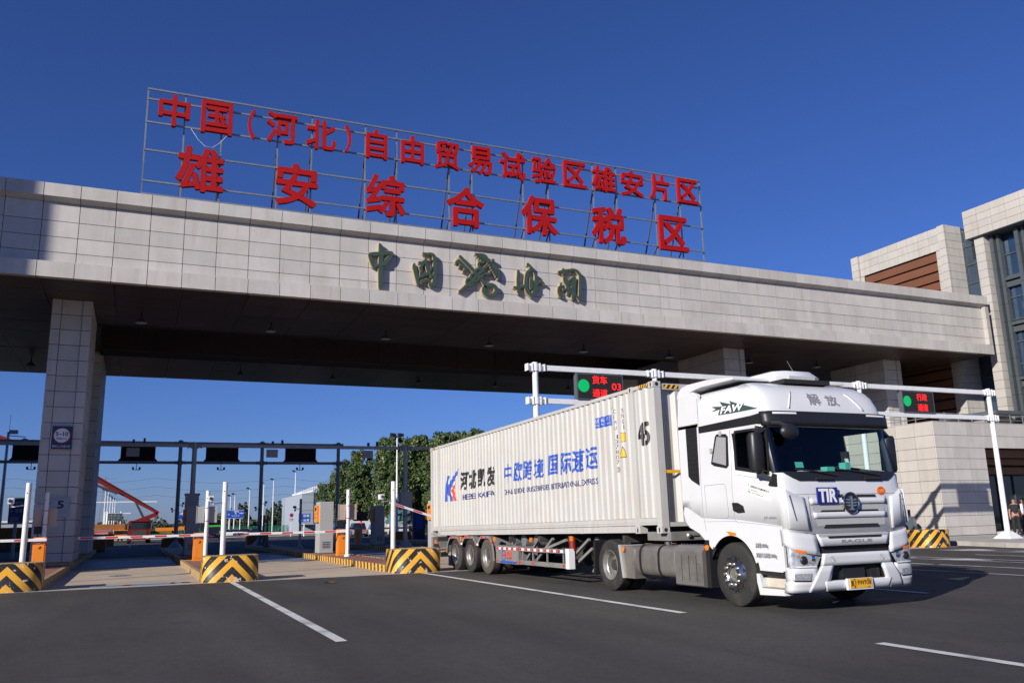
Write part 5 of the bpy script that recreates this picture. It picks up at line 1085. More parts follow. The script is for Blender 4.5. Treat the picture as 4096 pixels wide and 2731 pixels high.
for sgn in (-1, 1):
    e = (lambda y: y) if sgn < 0 else (lambda y: 2*YC-y)
    def q4(*c): return c if sgn < 0 else (c[1], c[0], c[3], c[2])
    cp = fpatch('corner_deflector', 'truck_white', q4((e(0.02), 1.24), (e(0.40), 1.20), (e(0.33), 1.70), (e(0.03), 1.84)), 0.018, thick=0.02)
    fpatch('deflector_slot', 'steel_dark', q4((e(0.14), 1.36), (e(0.165), 1.34), (e(0.10), 1.74), (e(0.075), 1.74)), 0.021, cp)
    # headlamp wraps round the corner
    hl = fpatch('headlamp', 'head_lamp', [(-0.93*-sgn, 0.66), (s_of(e(0.40)), 0.66), (s_of(e(0.50)), 0.81), (-0.93*-sgn, 0.975)] if sgn < 0 else [(s_of(e(0.40)), 0.66), (0.93, 0.66), (0.93, 0.975), (s_of(e(0.50)), 0.81)], 0.012, byS=True, nu=14, nv=6)
    fpatch('indicator', 'amber', q4((e(0.06), 0.89), (e(0.24), 0.86), (e(0.23), 0.905), (e(0.06), 0.935)), 0.020, hl); c3 = fpt(s_of(e(0.18)), 0.77, 0.016); MB().ball(c3, 0.065, 16, 10, (0.5, 1, 1)).build('projector', 'black_plastic', hl, True); c3 = fpt(s_of(e(0.36)), 0.79, 0.012); MB().ball(c3, 0.05, 14, 8, (0.4, 1, 1)).build('reflector_bowl', 'chrome', hl, True)
    fpatch('light_strip', 'white_print', q4((e(0.06), 0.665), (e(0.40), 0.662), (e(0.405), 0.682), (e(0.06), 0.685)), 0.021, hl)
    c4 = [(s_of(e(0.5)), 0.81)]
    fpatch('bumper_corner', 'truck_white', [(-1*-sgn if sgn > 0 else -1, 0.985), (s_of(e(0.50)), 0.83), (s_of(e(0.46)), 1.14), (-1, 1.23)] if sgn < 0 else [(s_of(e(0.50)), 0.83), (1, 0.985), (1, 1.23), (s_of(e(0.46)), 1.14)], 0.008, byS=True, nu=14, nv=4, thick=0.04)
    fpatch('bumper_corner', 'truck_white', [(-1, 0.30), (s_of(e(0.60)), 0.29), (s_of(e(0.50)), 0.46), (-1, 0.46)] if sgn < 0 else [(s_of(e(0.60)), 0.29), (1, 0.30), (1, 0.46), (s_of(e(0.50)), 0.46)], 0.014, byS=True, nu=14, nv=3, thick=0.06)
    fpatch('bumper_corner', 'truck_white', [(-1, 0.455), (s_of(e(0.42)), 0.455), (s_of(e(0.42)), 0.665), (-1, 0.665)] if sgn < 0 else [(s_of(e(0.42)), 0.455), (1, 0.455), (1, 0.665), (s_of(e(0.42)), 0.665)], 0.003, byS=True, nu=14, nv=3, thick=0.05)
    fl = fpatch('fog_lamp', 'head_lamp', q4((e(0.02), 0.48), (e(0.27), 0.47), (e(0.31), 0.575), (e(0.02), 0.58)), 0.014); fpatch('fog_lamp_rim', 'black_plastic', q4((e(0.01), 0.462), (e(0.30), 0.452), (e(0.29), 0.472), (e(0.01), 0.482)), 0.018, fl)
# lower white panel with lettering
lp = fpatch('lower_panel', 'truck_white', [(0.54, 0.965), (1.90, 0.965), (1.96, 1.145), (0.48, 1.145)], 0.02, thick=0.03)
fpatch('panel_mesh', 'grille_mesh', [(0.52, 1.10), (1.92, 1.10), (1.94, 1.14), (0.50, 1.14)], 0.024, lp); fpatch('panel_slot', 'black_rough', [(0.70, 1.075), (1.76, 1.075), (1.78, 1.11), (0.68, 1.11)], 0.027, lp)
fit_text('EAGLE', 'badge_silver', lp, 'lettering', None, 0.94, 1.56, 1.005, 1.05, 0.02, 0.004, fn=lambda p: fpt(s_of(p[0]), p[1], 0.024+p[2]))
fpatch('bumper_gap', 'black_rough', [(0.42, 0.84), (2.02, 0.84), (1.96, 0.975), (0.48, 0.975)], -0.06)
# bumper face around its opening
for c in ([(0.40, 0.66), (2.04, 0.66), (1.90, 0.855), (0.54, 0.855)],):
    bf = fpatch('bumper_face', 'truck_white', [(0.51, 0.675), (1.93, 0.675), (1.88, 0.855), (0.56, 0.855)], 0.026, nu=14, nv=3, thick=0.05)
    fpatch('bumper_cheek', 'truck_white', [(0.26, 0.30), (0.60, 0.30), (0.73, 0.677), (0.51, 0.677)], 0.026, bf, nu=6, nv=4, thick=0.05); fpatch('bumper_cheek', 'truck_white', [(1.84, 0.30), (2.18, 0.30), (1.93, 0.677), (1.71, 0.677)], 0.026, bf, nu=6, nv=4, thick=0.05)
    fpatch('bumper_sill', 'truck_white', [(0.58, 0.295), (1.86, 0.295), (1.90, 0.445), (0.54, 0.445)], 0.027, bf, nu=14, nv=2, thick=0.05)
fpatch('bumper_opening', 'black_rough', [(0.5, 0.40), (1.94, 0.40), (1.8, 0.70), (0.64, 0.70)], -0.08, bf); MB().box(17.0, 17.15, 0.95, 1.4, 0.47, 0.62).box(17.0, 17.14, 1.55, 1.72, 0.46, 0.60).build('tow_block', 'black_plastic', bf)
for y in (0.72, 1.72):
    c3 = fpt(s_of(y), 0.765, 0.028); MB().lathe([(0.045, 0), (0.049, 0)], c3, 0, 20).build('tow_eye_cover', 'panel_grey', bf)
    MB().bar((c3.x+0.002, y-0.03, 0.80), (c3.x+0.002, y+0.03, 0.735), 0.02, 0.004).build('scrape', 'badge_silver', bf)
pl = MB().box(17.232, 17.242, 0.99, 1.43, 0.325, 0.465).build('number_plate', 'plate_yellow', trk); MB().box(17.19, 17.234, 0.95, 1.46, 0.30, 0.47).build('plate_base', 'truck_white', pl)
fit_text('冀', 'black_print', pl, 'lettering', FRONT(17.244), 1.0, 1.06, 0.35, 0.44, 0.0, 0.003); fit_text('J·9W938', 'black_print', pl, 'lettering', FRONT(17.244), 1.075, 1.41, 0.35, 0.44, 0.0, 0.003)
for y in (1.07, 1.35):
    for z in (0.34, 0.455): MB().ball((17.244, y, z), 0.012, 8, 6).build('plate_bolt', 'chrome', pl)
# emblem, TIR board and country oval
em = MB().lathe([(0.001, 0.03), (0.148, 0.03), (0.15, 0.0)], (17.165, YC, 1.605), 0, 40).build('front_emblem', 'black_plastic', trk, True); em['label'] = 'round dark emblem with chrome ring'
MB().lathe([(0.148, 0.0), (0.146, 0.035), (0.158, 0.045), (0.17, 0.035), (0.172, 0.0)], (17.165, YC, 1.605), 0, 40).build('emblem_ring', 'chrome', em, True)
eb = MB().box(17.195, 17.212, YC-0.02, YC+0.02, 1.50, 1.71).box(17.195, 17.211, YC-0.05, YC+0.05, 1.495, 1.512)
for z, w in ((1.655, 0.105), (1.61, 0.115), (1.565, 0.095)):
    for s in (-1, 1): eb.prism([(YC+s*0.03, z-0.013), (YC+s*w, z-0.006), (YC+s*w, z+0.014), (YC+s*0.03, z+0.010)], 0, 17.195, 17.21)
eb.build('emblem_wings', 'chrome', em)
tb_ = MB().box(17.16, 17.185, 0.56, 0.97, 1.60, 1.85).build('route_board', 'tir_blue', trk); fit_text('TIR', 'white_print', tb_, 'lettering', FRONT(17.187), 0.585, 0.945, 1.62, 1.83, 0.03, 0.004)
cp_ = fpt(s_of(1.94), 1.79, 0.008); ov = MB().lathe([(0.001, 0), (0.088, 0)], (0, 0, 0), 0, 28).build('country_oval', 'plate_yellow', trk); ov.location = cp_; ov.scale = (1, 1, 0.82)
o2 = MB().lathe([(0.001, 0.003), (0.078, 0.003)], (0, 0, 0), 0, 28).build('oval_field', 'brand_red', ov)
fit_text('CHN', 'plate_yellow', ov, 'lettering', FRONT(0.006), -0.055, 0.055, -0.035, 0.035, 0.02, 0.002)
# black trim under the windscreen, wipers, grab bars
tk = fpatch('screen_cowl', 'black_plastic', [(0.30, 1.955), (2.14, 1.955), (2.40, 2.10), (0.04, 2.10)], 0.010, nu=16, nv=3)
for y in (0.62, 1.60): MB().tube([fpt(s_of(y), 1.985, 0.04), fpt(s_of(y+0.32), 1.985, 0.04)], 0.018, 8).build('grab_bar', 'black_rough', tk)
for y, y2 in ((1.05, 0.28), (1.95, 1.12)): MB().tube([fpt(s_of(y), 2.04, 0.03), fpt(s_of((y+y2)/2), 2.10, 0.035), fpt(s_of(y2), 2.135, 0.02)], 0.012, 6).build('wiper', 'black_rough', tk)
# sun visor
vz = fpatch('sun_visor', 'black_plastic', [(-0.97, 2.83), (0.97, 2.83), (0.97, 3.06), (-0.97, 3.06)], 0.075, nu=28, nv=3, byS=True, thick=0.05)
fpatch('visor_lamp', 'white_print', [(0.10, 3.01), (0.52, 3.012), (0.52, 3.04), (0.10, 3.04)], 0.079, vz); fpatch('visor_lamp', 'white_print', [(1.92, 3.012), (2.34, 3.01), (2.34, 3.04), (1.92, 3.04)], 0.079, vz)
# roof: embossed panel, lettering, deflector, air conditioner, aerial
def roofpt(p):
    v = fpt(s_of(p[0]), p[1], 0.006+p[2]); return v
for c in ([(0.42, 3.12), (0.44, 3.12), (0.62, 3.42), (0.60, 3.42)], [(1.98, 3.12), (2.02, 3.12), (1.84, 3.42), (1.80, 3.42)]): fpatch('roof_rib', 'truck_white', c, 0.016, nv=6, nu=2, thick=0.02)
fit_text('解', 'badge_silver', trk, 'lettering', None, 0.90, 1.16, 3.19, 3.40, 0.02, 0.004, fn=roofpt); fit_text('放', 'badge_silver', trk, 'lettering', None, 1.28, 1.54, 3.19, 3.38, 0.02, 0.004, fn=roofpt)
df = MB().prism([(14.46, 3.58), (14.5, 3.68), (14.62, 3.76), (14.8, 3.79), (15.4, 3.79), (16.1, 3.73), (16.1, 3.69), (15.2, 3.69), (14.95, 3.66), (14.6, 3.58)], 1, -0.02, 2.46).build('roof_deflector', 'truck_white', trk, True, 30)
for y0 in (-0.03, 2.39): MB().prism([(14.455, 3.0), (15.05, 3.0), (15.1, 3.58), (14.95, 3.64), (14.5, 3.60)], 1, y0, y0+0.06).build('side_fairing', 'truck_white', df)
MB().box(14.5, 15.0, 0.05, 2.4, 3.0, 3.4).build('fairing_core', 'liner', df)
acb = MB(); lv = [(3.66, 15.15, 16.38, 0.46), (3.75, 15.12, 16.40, 0.48), (3.85, 15.2, 16.30, 0.42), (3.89, 15.4, 16.1, 0.3)]
for z, xa, xb, w in lv: acb.v += [(xa+0.1, YC-w, z), (xb-0.12, YC-w, z), (xb, YC-w*0.6, z), (xb, YC+w*0.6, z), (xb-0.12, YC+w, z), (xa+0.1, YC+w, z), (xa, YC+w*0.6, z), (xa, YC-w*0.6, z)]
acb.f = [(8*i+j, 8*i+(j+1) % 8, 8*i+8+(j+1) % 8, 8*i+8+j) for i in range(3) for j in range(8)]+[tuple(range(24, 32)), tuple(range(8))[::-1]]; acb.m = [0]*len(acb.f)
ac = acb.build('roof_air_conditioner', 'truck_white', trk, True, 30); MB().box(15.3, 16.5, YC-0.5, YC+0.5, 3.60, 3.672).build('air_conditioner_base', 'black_rough', ac)
MB().prism([(16.20, 3.60), (16.50, 3.54), (16.42, 3.65), (16.28, 3.69)], 1, 1.13, 1.25).tube([(16.34, 1.19, 3.66), (16.14, 1.15, 4.06)], [0.012, 0.004], 6).build('aerial', 'black_plastic', trk)
# mirrors
mr = MB()
def rbox(mb, x0, x1, y0, y1, z0, z1, r=0.05):
    p = [(x0+r, y0), (x1-r, y0), (x1, y0+r), (x1, y1-r), (x1-r, y1), (x0+r, y1), (x0, y1-r), (x0, y0+r)]; cx, cy = (x0+x1)/2, (y0+y1)/2; o = len(mb.v); L_ = []
    for z, k in ((z0, 0.75), (z0+r, 0.96), ((z0+z1)/2, 1.0), (z1-r, 0.97), (z1, 0.8)): L_.append([len(mb.v)+i for i in range(8)]); mb.v += [(cx+(x-cx)*k, cy+(y-cy)*k, z) for x, y in p]
    fs = [(L_[i][j], L_[i][(j+1) % 8], L_[i+1][(j+1) % 8], L_[i+1][j]) for i in range(4) for j in range(8)]+[tuple(L_[0])[::-1], tuple(L_[4])]; mb.f += fs; mb.m += [0]*len(fs); return mb
for sgn in (-1, 1):
    e = (lambda y: y) if sgn < 0 else (lambda y: 2*YC-y); ya, yb = sorted((e(-0.32), e(-0.07)))
    m0 = rbox(MB(), 16.66, 16.84, ya, yb, 2.10, 2.72, 0.05).build('mirror', 'black_plastic', trk, True, 50)
    MB().box(16.652, 16.66, ya+0.03, yb-0.03, 2.14, 2.68).build('mirror_glass', 'chrome', m0)
    MB().bar((16.75, e(-0.2), 2.70), (16.82, e(0.03), 2.84), 0.06).bar((16.75, e(-0.1), 2.80), (16.6, e(-0.03), 2.83), 0.05).bar((16.75, e(-0.2), 2.1), (16.88, e(-0.02), 1.98), 0.06).build('mirror_arm', 'black_plastic', m0)
    MB().prism([(16.80, 1.90), (16.98, 1.88), (16.98, 2.06), (16.92, 2.08)], 1, e(-0.06), e(-0.02)).build('mirror_foot', 'black_plastic', m0)
rm_ = MB().ball((17.14, 0.16, 2.71), 0.185, 16, 10, (0.45, 0.95, 0.66)).build('front_mirror', 'black_plastic', trk, True); MB().tube([(16.95, 0.0, 2.86), (17.06, 0.04, 2.85), (17.14, 0.14, 2.78)], 0.04, 8).build('mirror_arm', 'black_plastic', rm_)
# grab rail on the far corner
gr = MB()
for k in range(5): gr.bar((16.95, 2.47, 1.35+0.1*k), (17.02, 2.54, 1.35+0.1*k), 0.02)
gr.tube([(16.9, 2.5, 1.86), (17.02, 2.56, 1.80), (17.03, 2.57, 1.30), (16.9, 2.5, 1.22)], 0.02, 6).build('corner_grab_rail', 'truck_white', trk)
# cab interior
it = MB().prism([(16.30, 1.3), (17.0, 1.3), (17.0, 2.02), (16.75, 2.10), (16.45, 2.04), (16.35, 1.9)], 1, 0.06, 2.38).build('dashboard', 'liner', trk)
MB().box(14.5, 16.4, 0.05, 2.39, 1.26, 1.36).build('cab_floor', 'liner', it)
for y in (0.25, 1.62): MB().box(15.45, 15.95, y, y+0.55, 1.36, 1.75).prism([(15.30, 1.7), (15.50, 1.7), (15.40, 2.45), (15.27, 2.45)], 1, y+0.02, y+0.53).box(15.28, 15.38, y+0.12, y+0.42, 2.47, 2.65).build('seat', 'black_rough', it)
MB().box(14.6, 15.15, 0.1, 2.34, 1.36, 1.75).build('bunk', 'liner', it)
stw = MB()
for k in range(20):
    a, b = 2*math.pi*k/20, 2*math.pi*(k+1)/20; P_ = lambda t: (16.32+0.10*math.sin(t), 1.9+0.22*math.cos(t), 2.06+0.18*math.sin(t)); stw.tube([P_(a), P_(b)], 0.018, 6)
stw.bar((16.32, 1.70, 2.06), (16.32, 2.10, 2.06), 0.03).build('steering_wheel', 'black_rough', it)
for nm, y, z, w, h, m in (('paper', 0.62, 2.10, 0.42, 0.03, 'cab_grey'), ('drink_pack', 1.12, 2.13, 0.16, 0.06, 'teal'), ('bottle_pack', 1.52, 2.16, 0.11, 0.10, 'teal'), ('phone_mount', 1.58, 2.28, 0.05, 0.16, 'black_rough')): MB().box(16.72, 16.86, y, y+w, z-0.01, z+h).build(nm, m, it)
st = fquad(MB(), [(0.30, 2.16), (0.46, 2.16), (0.46, 2.25), (0.30, 2.25)], -0.02, 4, 1).build('screen_sticker', 'teal', wso)
fquad(MB(), [(1.36, 2.25), (1.44, 2.25), (1.44, 2.31), (1.36, 2.31)], -0.02, 2, 1).build('screen_sticker', 'white_print', wso)
# chassis, wheels, tank
for y in (0.78, 1.58): MB().box(10.9, 16.9, y, y+0.09, 0.62, 0.88).build('chassis_rail', 'chassis', trk)
MB().box(14.6, 16.6, 0.55, 1.9, 0.5, 1.2).build('engine_block', 'black_rough', trk)
MB().lathe([(0.5, 0), (0.52, 0.08), (0.3, 0.1)], (11.9, YC, 0.92), 2, 24).build('fifth_wheel', 'chassis', trk)
for s, y0 in ((1, -0.03), (-1, 2.47)): wheel(trk, 11.75, y0, 0.51, 0.51, 'dual', s); wheel(trk, 15.77, y0+0.01*s, 0.51, 0.51, 'steer', s)
for x in (11.75, 15.77): MB().lathe([(0.08, 0.3), (0.08, 2.14)], (x, 0, 0.51), 1, 12).build('axle', 'chassis', trk)
MB().box(12.26, 12.66, 0.0, 0.62, 0.28, 0.9).build('rear_wing', 'alu_dull', trk); MB().prism([(12.24, 0.28), (12.32, 0.28), (12.2, 0.92), (12.12, 0.92)], 1, -0.035, 0.6).build('wing_edge', 'cab_grey', trk); MB().lathe([(0.001, -0.02), (0.045, -0.015), (0.05, 0)], (12.32, -0.04, 0.83), 1, 14).build('side_marker', 'amber', trk)
MB().prism([(11.05, 0.30), (11.12, 0.30), (11.16, 0.95), (11.08, 1.0)], 1, -0.03, 0.6).build('mud_flap', 'black_plastic', trk)
pr = []
for k in range(24):
    t = 2*math.pi*k/24; pr.append((0.32+0.33*(abs(math.cos(t))**0.55)*(1 if math.cos(t) > 0 else -1), 0.64+0.30*(abs(math.sin(t))**0.55)*(1 if math.sin(t) > 0 else -1)))
ft = MB(); k = len(pr)
for x, s in ((12.66, 0.90), (12.70, 0.98), (12.74, 1.0), (14.0, 1.0), (14.06, 0.97), (14.09, 0.88)): ft.v += [(x, 0.32+(y-0.32)*s, 0.64+(z-0.64)*s) for y, z in pr]
ft.f = [(i*k+j, i*k+(j+1) % k, (i+1)*k+(j+1) % k, (i+1)*k+j) for i in range(5) for j in range(k)]+[tuple(range(k))[::-1], tuple(range(5*k, 6*k))]; ft.m = [0]*len(ft.f)
tank = ft.build('fuel_tank', 'alu_dull', trk, True, 40)
for x in (12.86, 13.50):
    sb = MB(); sb.v = [(x+d, 0.32+(y-0.32)*1.02, 0.64+(z-0.64)*1.02) for d in (0, 0.07) for y, z in pr]; sb.f = [(j, (j+1) % k, k+(j+1) % k, k+j) for j in range(k)]; sb.m = [0]*k; sb.build('tank_strap', 'black_plastic', tank, True)
MB().lathe([(0.07, 0.93), (0.07, 0.99), (0.001, 0.995)], (13.5, 0.25, 0), 2, 16).build('filler_cap', 'chrome', tank)
cv = MB().prism([(-0.03, 0.27), (-0.03, 0.84), (0.06, 0.945), (0.5, 0.945), (0.5, 0.25), (0.0, 0.25)], 0, 14.10, 14.93).build('battery_cover', 'alu_dull', trk)
for x in (14.3, 14.52, 14.74): MB().box(x, x+0.012, -0.036, -0.028, 0.33, 0.78).build('cover_groove', 'chassis', cv); MB().ball((x+0.06, -0.03, 0.66), 0.016, 8, 6).build('cover_rivet', 'alu', cv); MB().ball((x+0.06, -0.03, 0.40), 0.016, 8, 6).build('cover_rivet', 'alu', cv)
for k2 in range(9): MB().ball((14.15+0.09*k2, 0.1, 0.955), 0.018, 6, 5).build('tread_stud', 'alu', cv)
# ---------------------------------------------------------------- the yard beyond the gate
def grass_strip(name, poly, z):
    o = MB().prism(poly, 2, z-0.3, z).build(name, 'grass'); o['kind'] = 'structure'
grass_strip('lawn', [(-128, -60), (-128, 75), (-146, 75), (-146, -60)], gz(-135)+0.12)
grass_strip('lawn', [(-84, 24), (-84, 70), (-100, 70), (-100, 30)], gz(-88)+0.12)
MB().box(-127.9, -127.7, -60, 75, gz(-128)-0.2, gz(-128)+0.15).build('verge_kerb', 'concrete_pale')['kind'] = 'structure'
# generic car
def car(x, y, rz, m, label, suv=False, rear=True):
    L_, Wd, H = (4.7, 1.85, 1.68) if suv else (4.6, 1.80, 1.45)
    t = thing('parked_car', label, 'car', (0, 0, 0), 'cars standing in the yard')
    h = L_/2; w = Wd/2; b = MB()
    def loft(sec):
        o = len(b.v); k = len(sec[0])
        for s in sec: b.v += s
        fs = [(o+i*k+j, o+i*k+(j+1) % k, o+(i+1)*k+(j+1) % k, o+(i+1)*k+j) for i in range(len(sec)-1) for j in range(k)]+[tuple(o+j for j in range(k))[::-1], tuple(o+(len(sec)-1)*k+j for j in range(k))]
        b.f += fs; b.m += [0]*len(fs)
    def sec(xx, z0, z1, ww): return [(xx, -ww, z0+0.08), (xx, -ww*0.96, z0), (xx, ww*0.96, z0), (xx, ww, z0+0.08), (xx, ww, z1-0.12), (xx, ww*0.9, z1), (xx, -ww*0.9, z1), (xx, -ww, z1-0.12)]
    zb = 0.92 if suv else 0.86
    loft([sec(-h, 0.4, zb-0.08, w*0.82), sec(-h+0.2, 0.28, zb, w*0.97), sec(-h+1.2, 0.24, zb+0.04, w), sec(h-1.4, 0.24, zb, w), sec(h-0.3, 0.28, zb-0.1, w*0.95), sec(h, 0.4, zb-0.25, w*0.8)])
    b.build('body', m, t, True, 30)
    g_ = MB(); x0, x1, x2, x3 = (-h+0.15, -h+0.5, h-2.2, h-1.35) if suv else (-h+0.45, -h+1.25, h-2.2, h-1.35)
    vs = [(x0, -w*.9, zb), (x3, -w*.9, zb-0.02), (x3, w*.9, zb-0.02), (x0, w*.9, zb), (x1, -w*.72, H), (x2, -w*.72, H), (x2, w*.72, H), (x1, w*.72, H)]
    g_.add(vs, [(0, 1, 5, 4), (1, 2, 6, 5), (2, 3, 7, 6), (3, 0, 4, 7)]).build('glasshouse', 'win_dark', t)
    MB().add([(x1-.05, -w*.74, H-0.015), (x2+.05, -w*.74, H-0.015), (x2+.05, w*.74, H-0.015), (x1-.05, w*.74, H-0.015), (x1+.1, -w*.64, H+0.03), (x2-.1, -w*.64, H+0.03), (x2-.1, w*.64, H+0.03), (x1+.1, w*.64, H+0.03)], [(0, 1, 5, 4), (1, 2, 6, 5), (2, 3, 7, 6), (3, 0, 4, 7), (4, 5, 6, 7)]).build('roof', m, t)
    for sx in (-h+0.85, h-0.9):
        for sy in (-1, 1):
            wl = MB().lathe([(0.2, 0.0), (0.31, 0.0), (0.33, 0.03), (0.33, 0.19), (0.31, 0.21)], (sx, sy*(w-0.0), 0.33), 1, 18, -sy).build('wheel', 'tyre', t); MB().lathe([(0.001, -0.01), (0.2, 0.0)], (sx, sy*w, 0.33), 1, 14, -sy).build('rim', 'alu', wl)
    for sy in (-1, 1):
        MB().box(h-0.2, h-0.02, sy*w*0.62-0.2, sy*w*0.62+0.2, zb-0.3, zb-0.16).build('head_light', 'head_lamp', t); MB().box(-h-0.01, -h+0.18, sy*w*0.62-0.2, sy*w*0.62+0.2, zb-0.24, zb-0.1).build('tail_light', 'reflect_red', t)
    MB().box(h-0.02, h+0.03, -0.25, 0.25, 0.42, 0.54).box(-h-0.03, -h+0.02, -0.25, 0.25, 0.55, 0.67).build('number_plate', 'sign_blue', t)
    t.location = (x, y, gz(x)); t.rotation_euler.z = rz; return t
car(-96, 0.9, R(-4), 'car_red', 'dark red sport utility car facing the gate beside the middle post', True)
car(-150, 8.0, R(80), 'car_white', 'white parked car first of the row by the green fence')
car(-150, 9.9, R(85), 'car_white', 'white parked car second of the row by the green fence')
car(-151, 11.8, R(88), 'car_silver', 'silver parked car third of the row by the green fence')
car(-150, 13.8, R(92), 'car_dark', 'black parked car last of the row by the green fence')
car(-78, 18.6, R(172), 'car_white', 'white sedan turning its tail before the green heap truck')
car(-80, 16.8, R(176), 'car_silver', 'silver sport utility car beside the white sedan', True)
car(-82, 15.0, R(178), 'car_dark', 'dark car half hidden behind the beige board post', True)
car(-70, 33.0, R(95), 'car_dark', 'dark car in the shade of the trees behind the container')
# concrete pump truck with its folded red boom
pt = thing('concrete_pump_truck', 'red concrete pump truck facing the gate with its boom raised', 'truck', (-78, -8.2, gz(-78)))
gp_ = gz(-78); px, py = -78, -8.35
body = MB().prism([(px-2.0, gp_+0.75), (px, gp_+0.75), (px+0.05, gp_+1.5), (px-0.15, gp_+2.45), (px-1.9, gp_+2.5)], 1, py-1.15, py+1.15).build('cab', 'truck_red', pt)
MB().box(px-0.02, px+0.06, py-1.0, py+1.0, gp_+1.55, gp_+2.28).build('windscreen', 'win_dark', body); MB().box(px+0.02, px+0.08, py-0.75, py+0.75, gp_+0.95, gp_+1.4).build('grille', 'pump_grey', body); MB().box(px-0.1, px+0.1, py-1.2, py+1.2, gp_+0.4, gp_+0.8).build('bumper', 'truck_red', body)
MB().box(px-0.1, px+0.02, py-1.05, py+1.05, gp_+2.4, gp_+2.52).build('roof_edge', 'truck_red', body)
for s in (-1, 1): MB().box(px+0.08, px+0.12, py+s*0.85-0.16, py+s*0.85+0.16, gp_+0.55, gp_+0.7).build('head_light', 'white_print', body); MB().box(px-0.1, px+0.15, py+s*1.35-0.08, py+s*1.35+0.08, gp_+1.5, gp_+2.1).build('mirror', 'black_plastic', body)
MB().box(px-11, px-2.1, py-0.5, py+0.5, gp_+0.7, gp_+1.1).box(px-9, px-2.3, py-1.2, py+1.2, gp_+1.1, gp_+1.6).build('deck', 'pump_grey', pt)
for dx in (-0.9, -2.7, -7.5, -8.9):
    for s in (-1, 1): MB().lathe([(0.25, 0), (0.5, 0), (0.52, 0.04), (0.52, 0.4), (0.5, 0.44)], (px+dx, py+s*1.22, gp_+0.52), 1, 18, -s).build('wheel', 'tyre', pt)
def boomseg(a, b, w0, w1, m, name, parent):
    a = Vector(a); b = Vector(b); d = (b-a).normalized(); u = Vector((0, -d.z, d.y)).normalized() if abs(d.y)+abs(d.z) > 0.1 else Vector((0, 0, 1)); sd = Vector((0.32, 0, 0))
    vs = [a+u*w0/2-sd, a+u*w0/2+sd, a-u*w0/2+sd, a-u*w0/2-sd, b+u*w1/2-sd, b+u*w1/2+sd, b-u*w1/2+sd, b-u*w1/2-sd]
    return MB().add(vs, [(0, 1, 2, 3), (7, 6, 5, 4), (0, 4, 5, 1), (1, 5, 6, 2), (2, 6, 7, 3), (3, 7, 4, 0)]).build(name, m, parent)
bx = px-3.2
boomseg((bx, -8.9, 2.15), (bx, -6.5, 3.1), 0.5, 0.45, 'truck_red', 'turret_arm', pt)
b1 = boomseg((bx, -6.4, 3.15), (bx, -16.5, 9.1), 0.35, 0.8, 'truck_red', 'boom', pt); boomseg((bx-0.1, -7.9, 2.5), (bx-0.1, -8.9, 4.4), 0.28, 0.22, 'pump_grey', 'boom_cylinder', b1)
boomseg((bx+0.35, -10.9, 5.45), (bx+0.35, -17, 8.0), 0.28, 0.2, 'pump_grey', 'delivery_pipe', b1); boomseg((bx+0.36, -7.2, 3.75), (bx+0.36, -15.8, 8.75), 0.08, 0.1, 'brown_dark', 'boom_web', b1)
boomseg((bx, -16.3, 9.0), (bx, -27, 13.2), 0.6, 0.35, 'truck_red', 'boom', pt)
ld = MB()
for s in (-0.12, 0.12): ld.bar((px-2.2, -6.95+s, gp_+1.5), (px-2.2, -6.95+s, gp_+2.6), 0.03)
for k in range(5): ld.bar((px-2.2, -7.07, gp_+1.6+0.2*k), (px-2.2, -6.83, gp_+1.6+0.2*k), 0.02)
ld.build('ladder', 'galv', pt)
MB().box(px-6.2, px-5.8, py+1.2, py+3.8, gp_+1.0, gp_+1.3).box(px-6.2, px-5.8, py+3.6, py+3.8, gp_+0.1, gp_+1.3).build('outrigger', 'orange_dark', pt)
# yellow crane lying low with its jib
cr = thing('mobile_crane', 'yellow mobile crane with a low level jib behind the pump truck', 'crane', (-95, -9, gz(-95))); gc = gz(-95)
MB().box(-95.5, -94.8, -14.6, -10.0, gc+1.62, gc+2.35).box(-95.45, -94.85, -10.0, -9.0, gc+1.7, gc+2.25).build('jib', 'orange_dark', cr); MB().box(-95.5, -94.9, -6.3, -3.4, gc+1.3, gc+1.75).box(-95.5, -94.9, -3.4, -2.4, gc+1.4, gc+1.85).build('jib_tip', 'orange', cr); MB().box(-95.4, -95.0, -2.75, -2.5, gc, gc+1.5).build('outrigger', 'orange', cr)
cb_ = MB().box(-96, -93.5, -11.3, -9.6, gc+0.5, gc+1.6).build('carrier', 'orange', cr); MB().box(-93.5, -93.45, -11.2, -9.7, gc+1.05, gc+1.5).build('carrier_window', 'win_dark', cb_); fit_text('SANY', 'black_print', cb_, 'lettering', FRONT(-93.42), -10.9, -10.1, gc+1.25, gc+1.48, 0.02, 0.01)
for s in (-11.0, -9.9): MB().lathe([(0.3, 0), (0.5, 0), (0.5, 0.3)], (-93.7, s, gc+0.5), 0, 16, -1).build('wheel', 'tyre', cb_)
cr2 = thing('silver_tanker', 'silver tanker truck behind the shaded pillar with red banner', 'truck', (-98, -13, gz(-98))); g2 = gz(-98)
MB().lathe([(0.001, -17.2), (0.62, -17.0), (0.62, -11.6), (0.001, -11.3)], (-98, 0, g2+1.25), 1, 18).build('tank', 'car_silver', cr2, True); MB().box(-97.4, -97.3, -14.6, -11.8, g2+1.0, g2+1.45).build('banner', 'red', cr2); fit_text('徐水第一代可适品格', 'white_print', cr2, 'lettering', FRONT(-97.28), -14.4, -12.0, g2+1.1, g2+1.35, 0, 0.01)
MB().box(-98.5, -97.5, -16.8, -11.6, g2+0.4, g2+0.75).build('chassis', 'chassis', cr2)
for y in (-15.5, -14.3, -12.2): MB().lathe([(0.2, 0), (0.45, 0), (0.45, 0.3)], (-97.4, y, g2+0.45), 0, 16, -1).build('wheel', 'tyre', cr2)
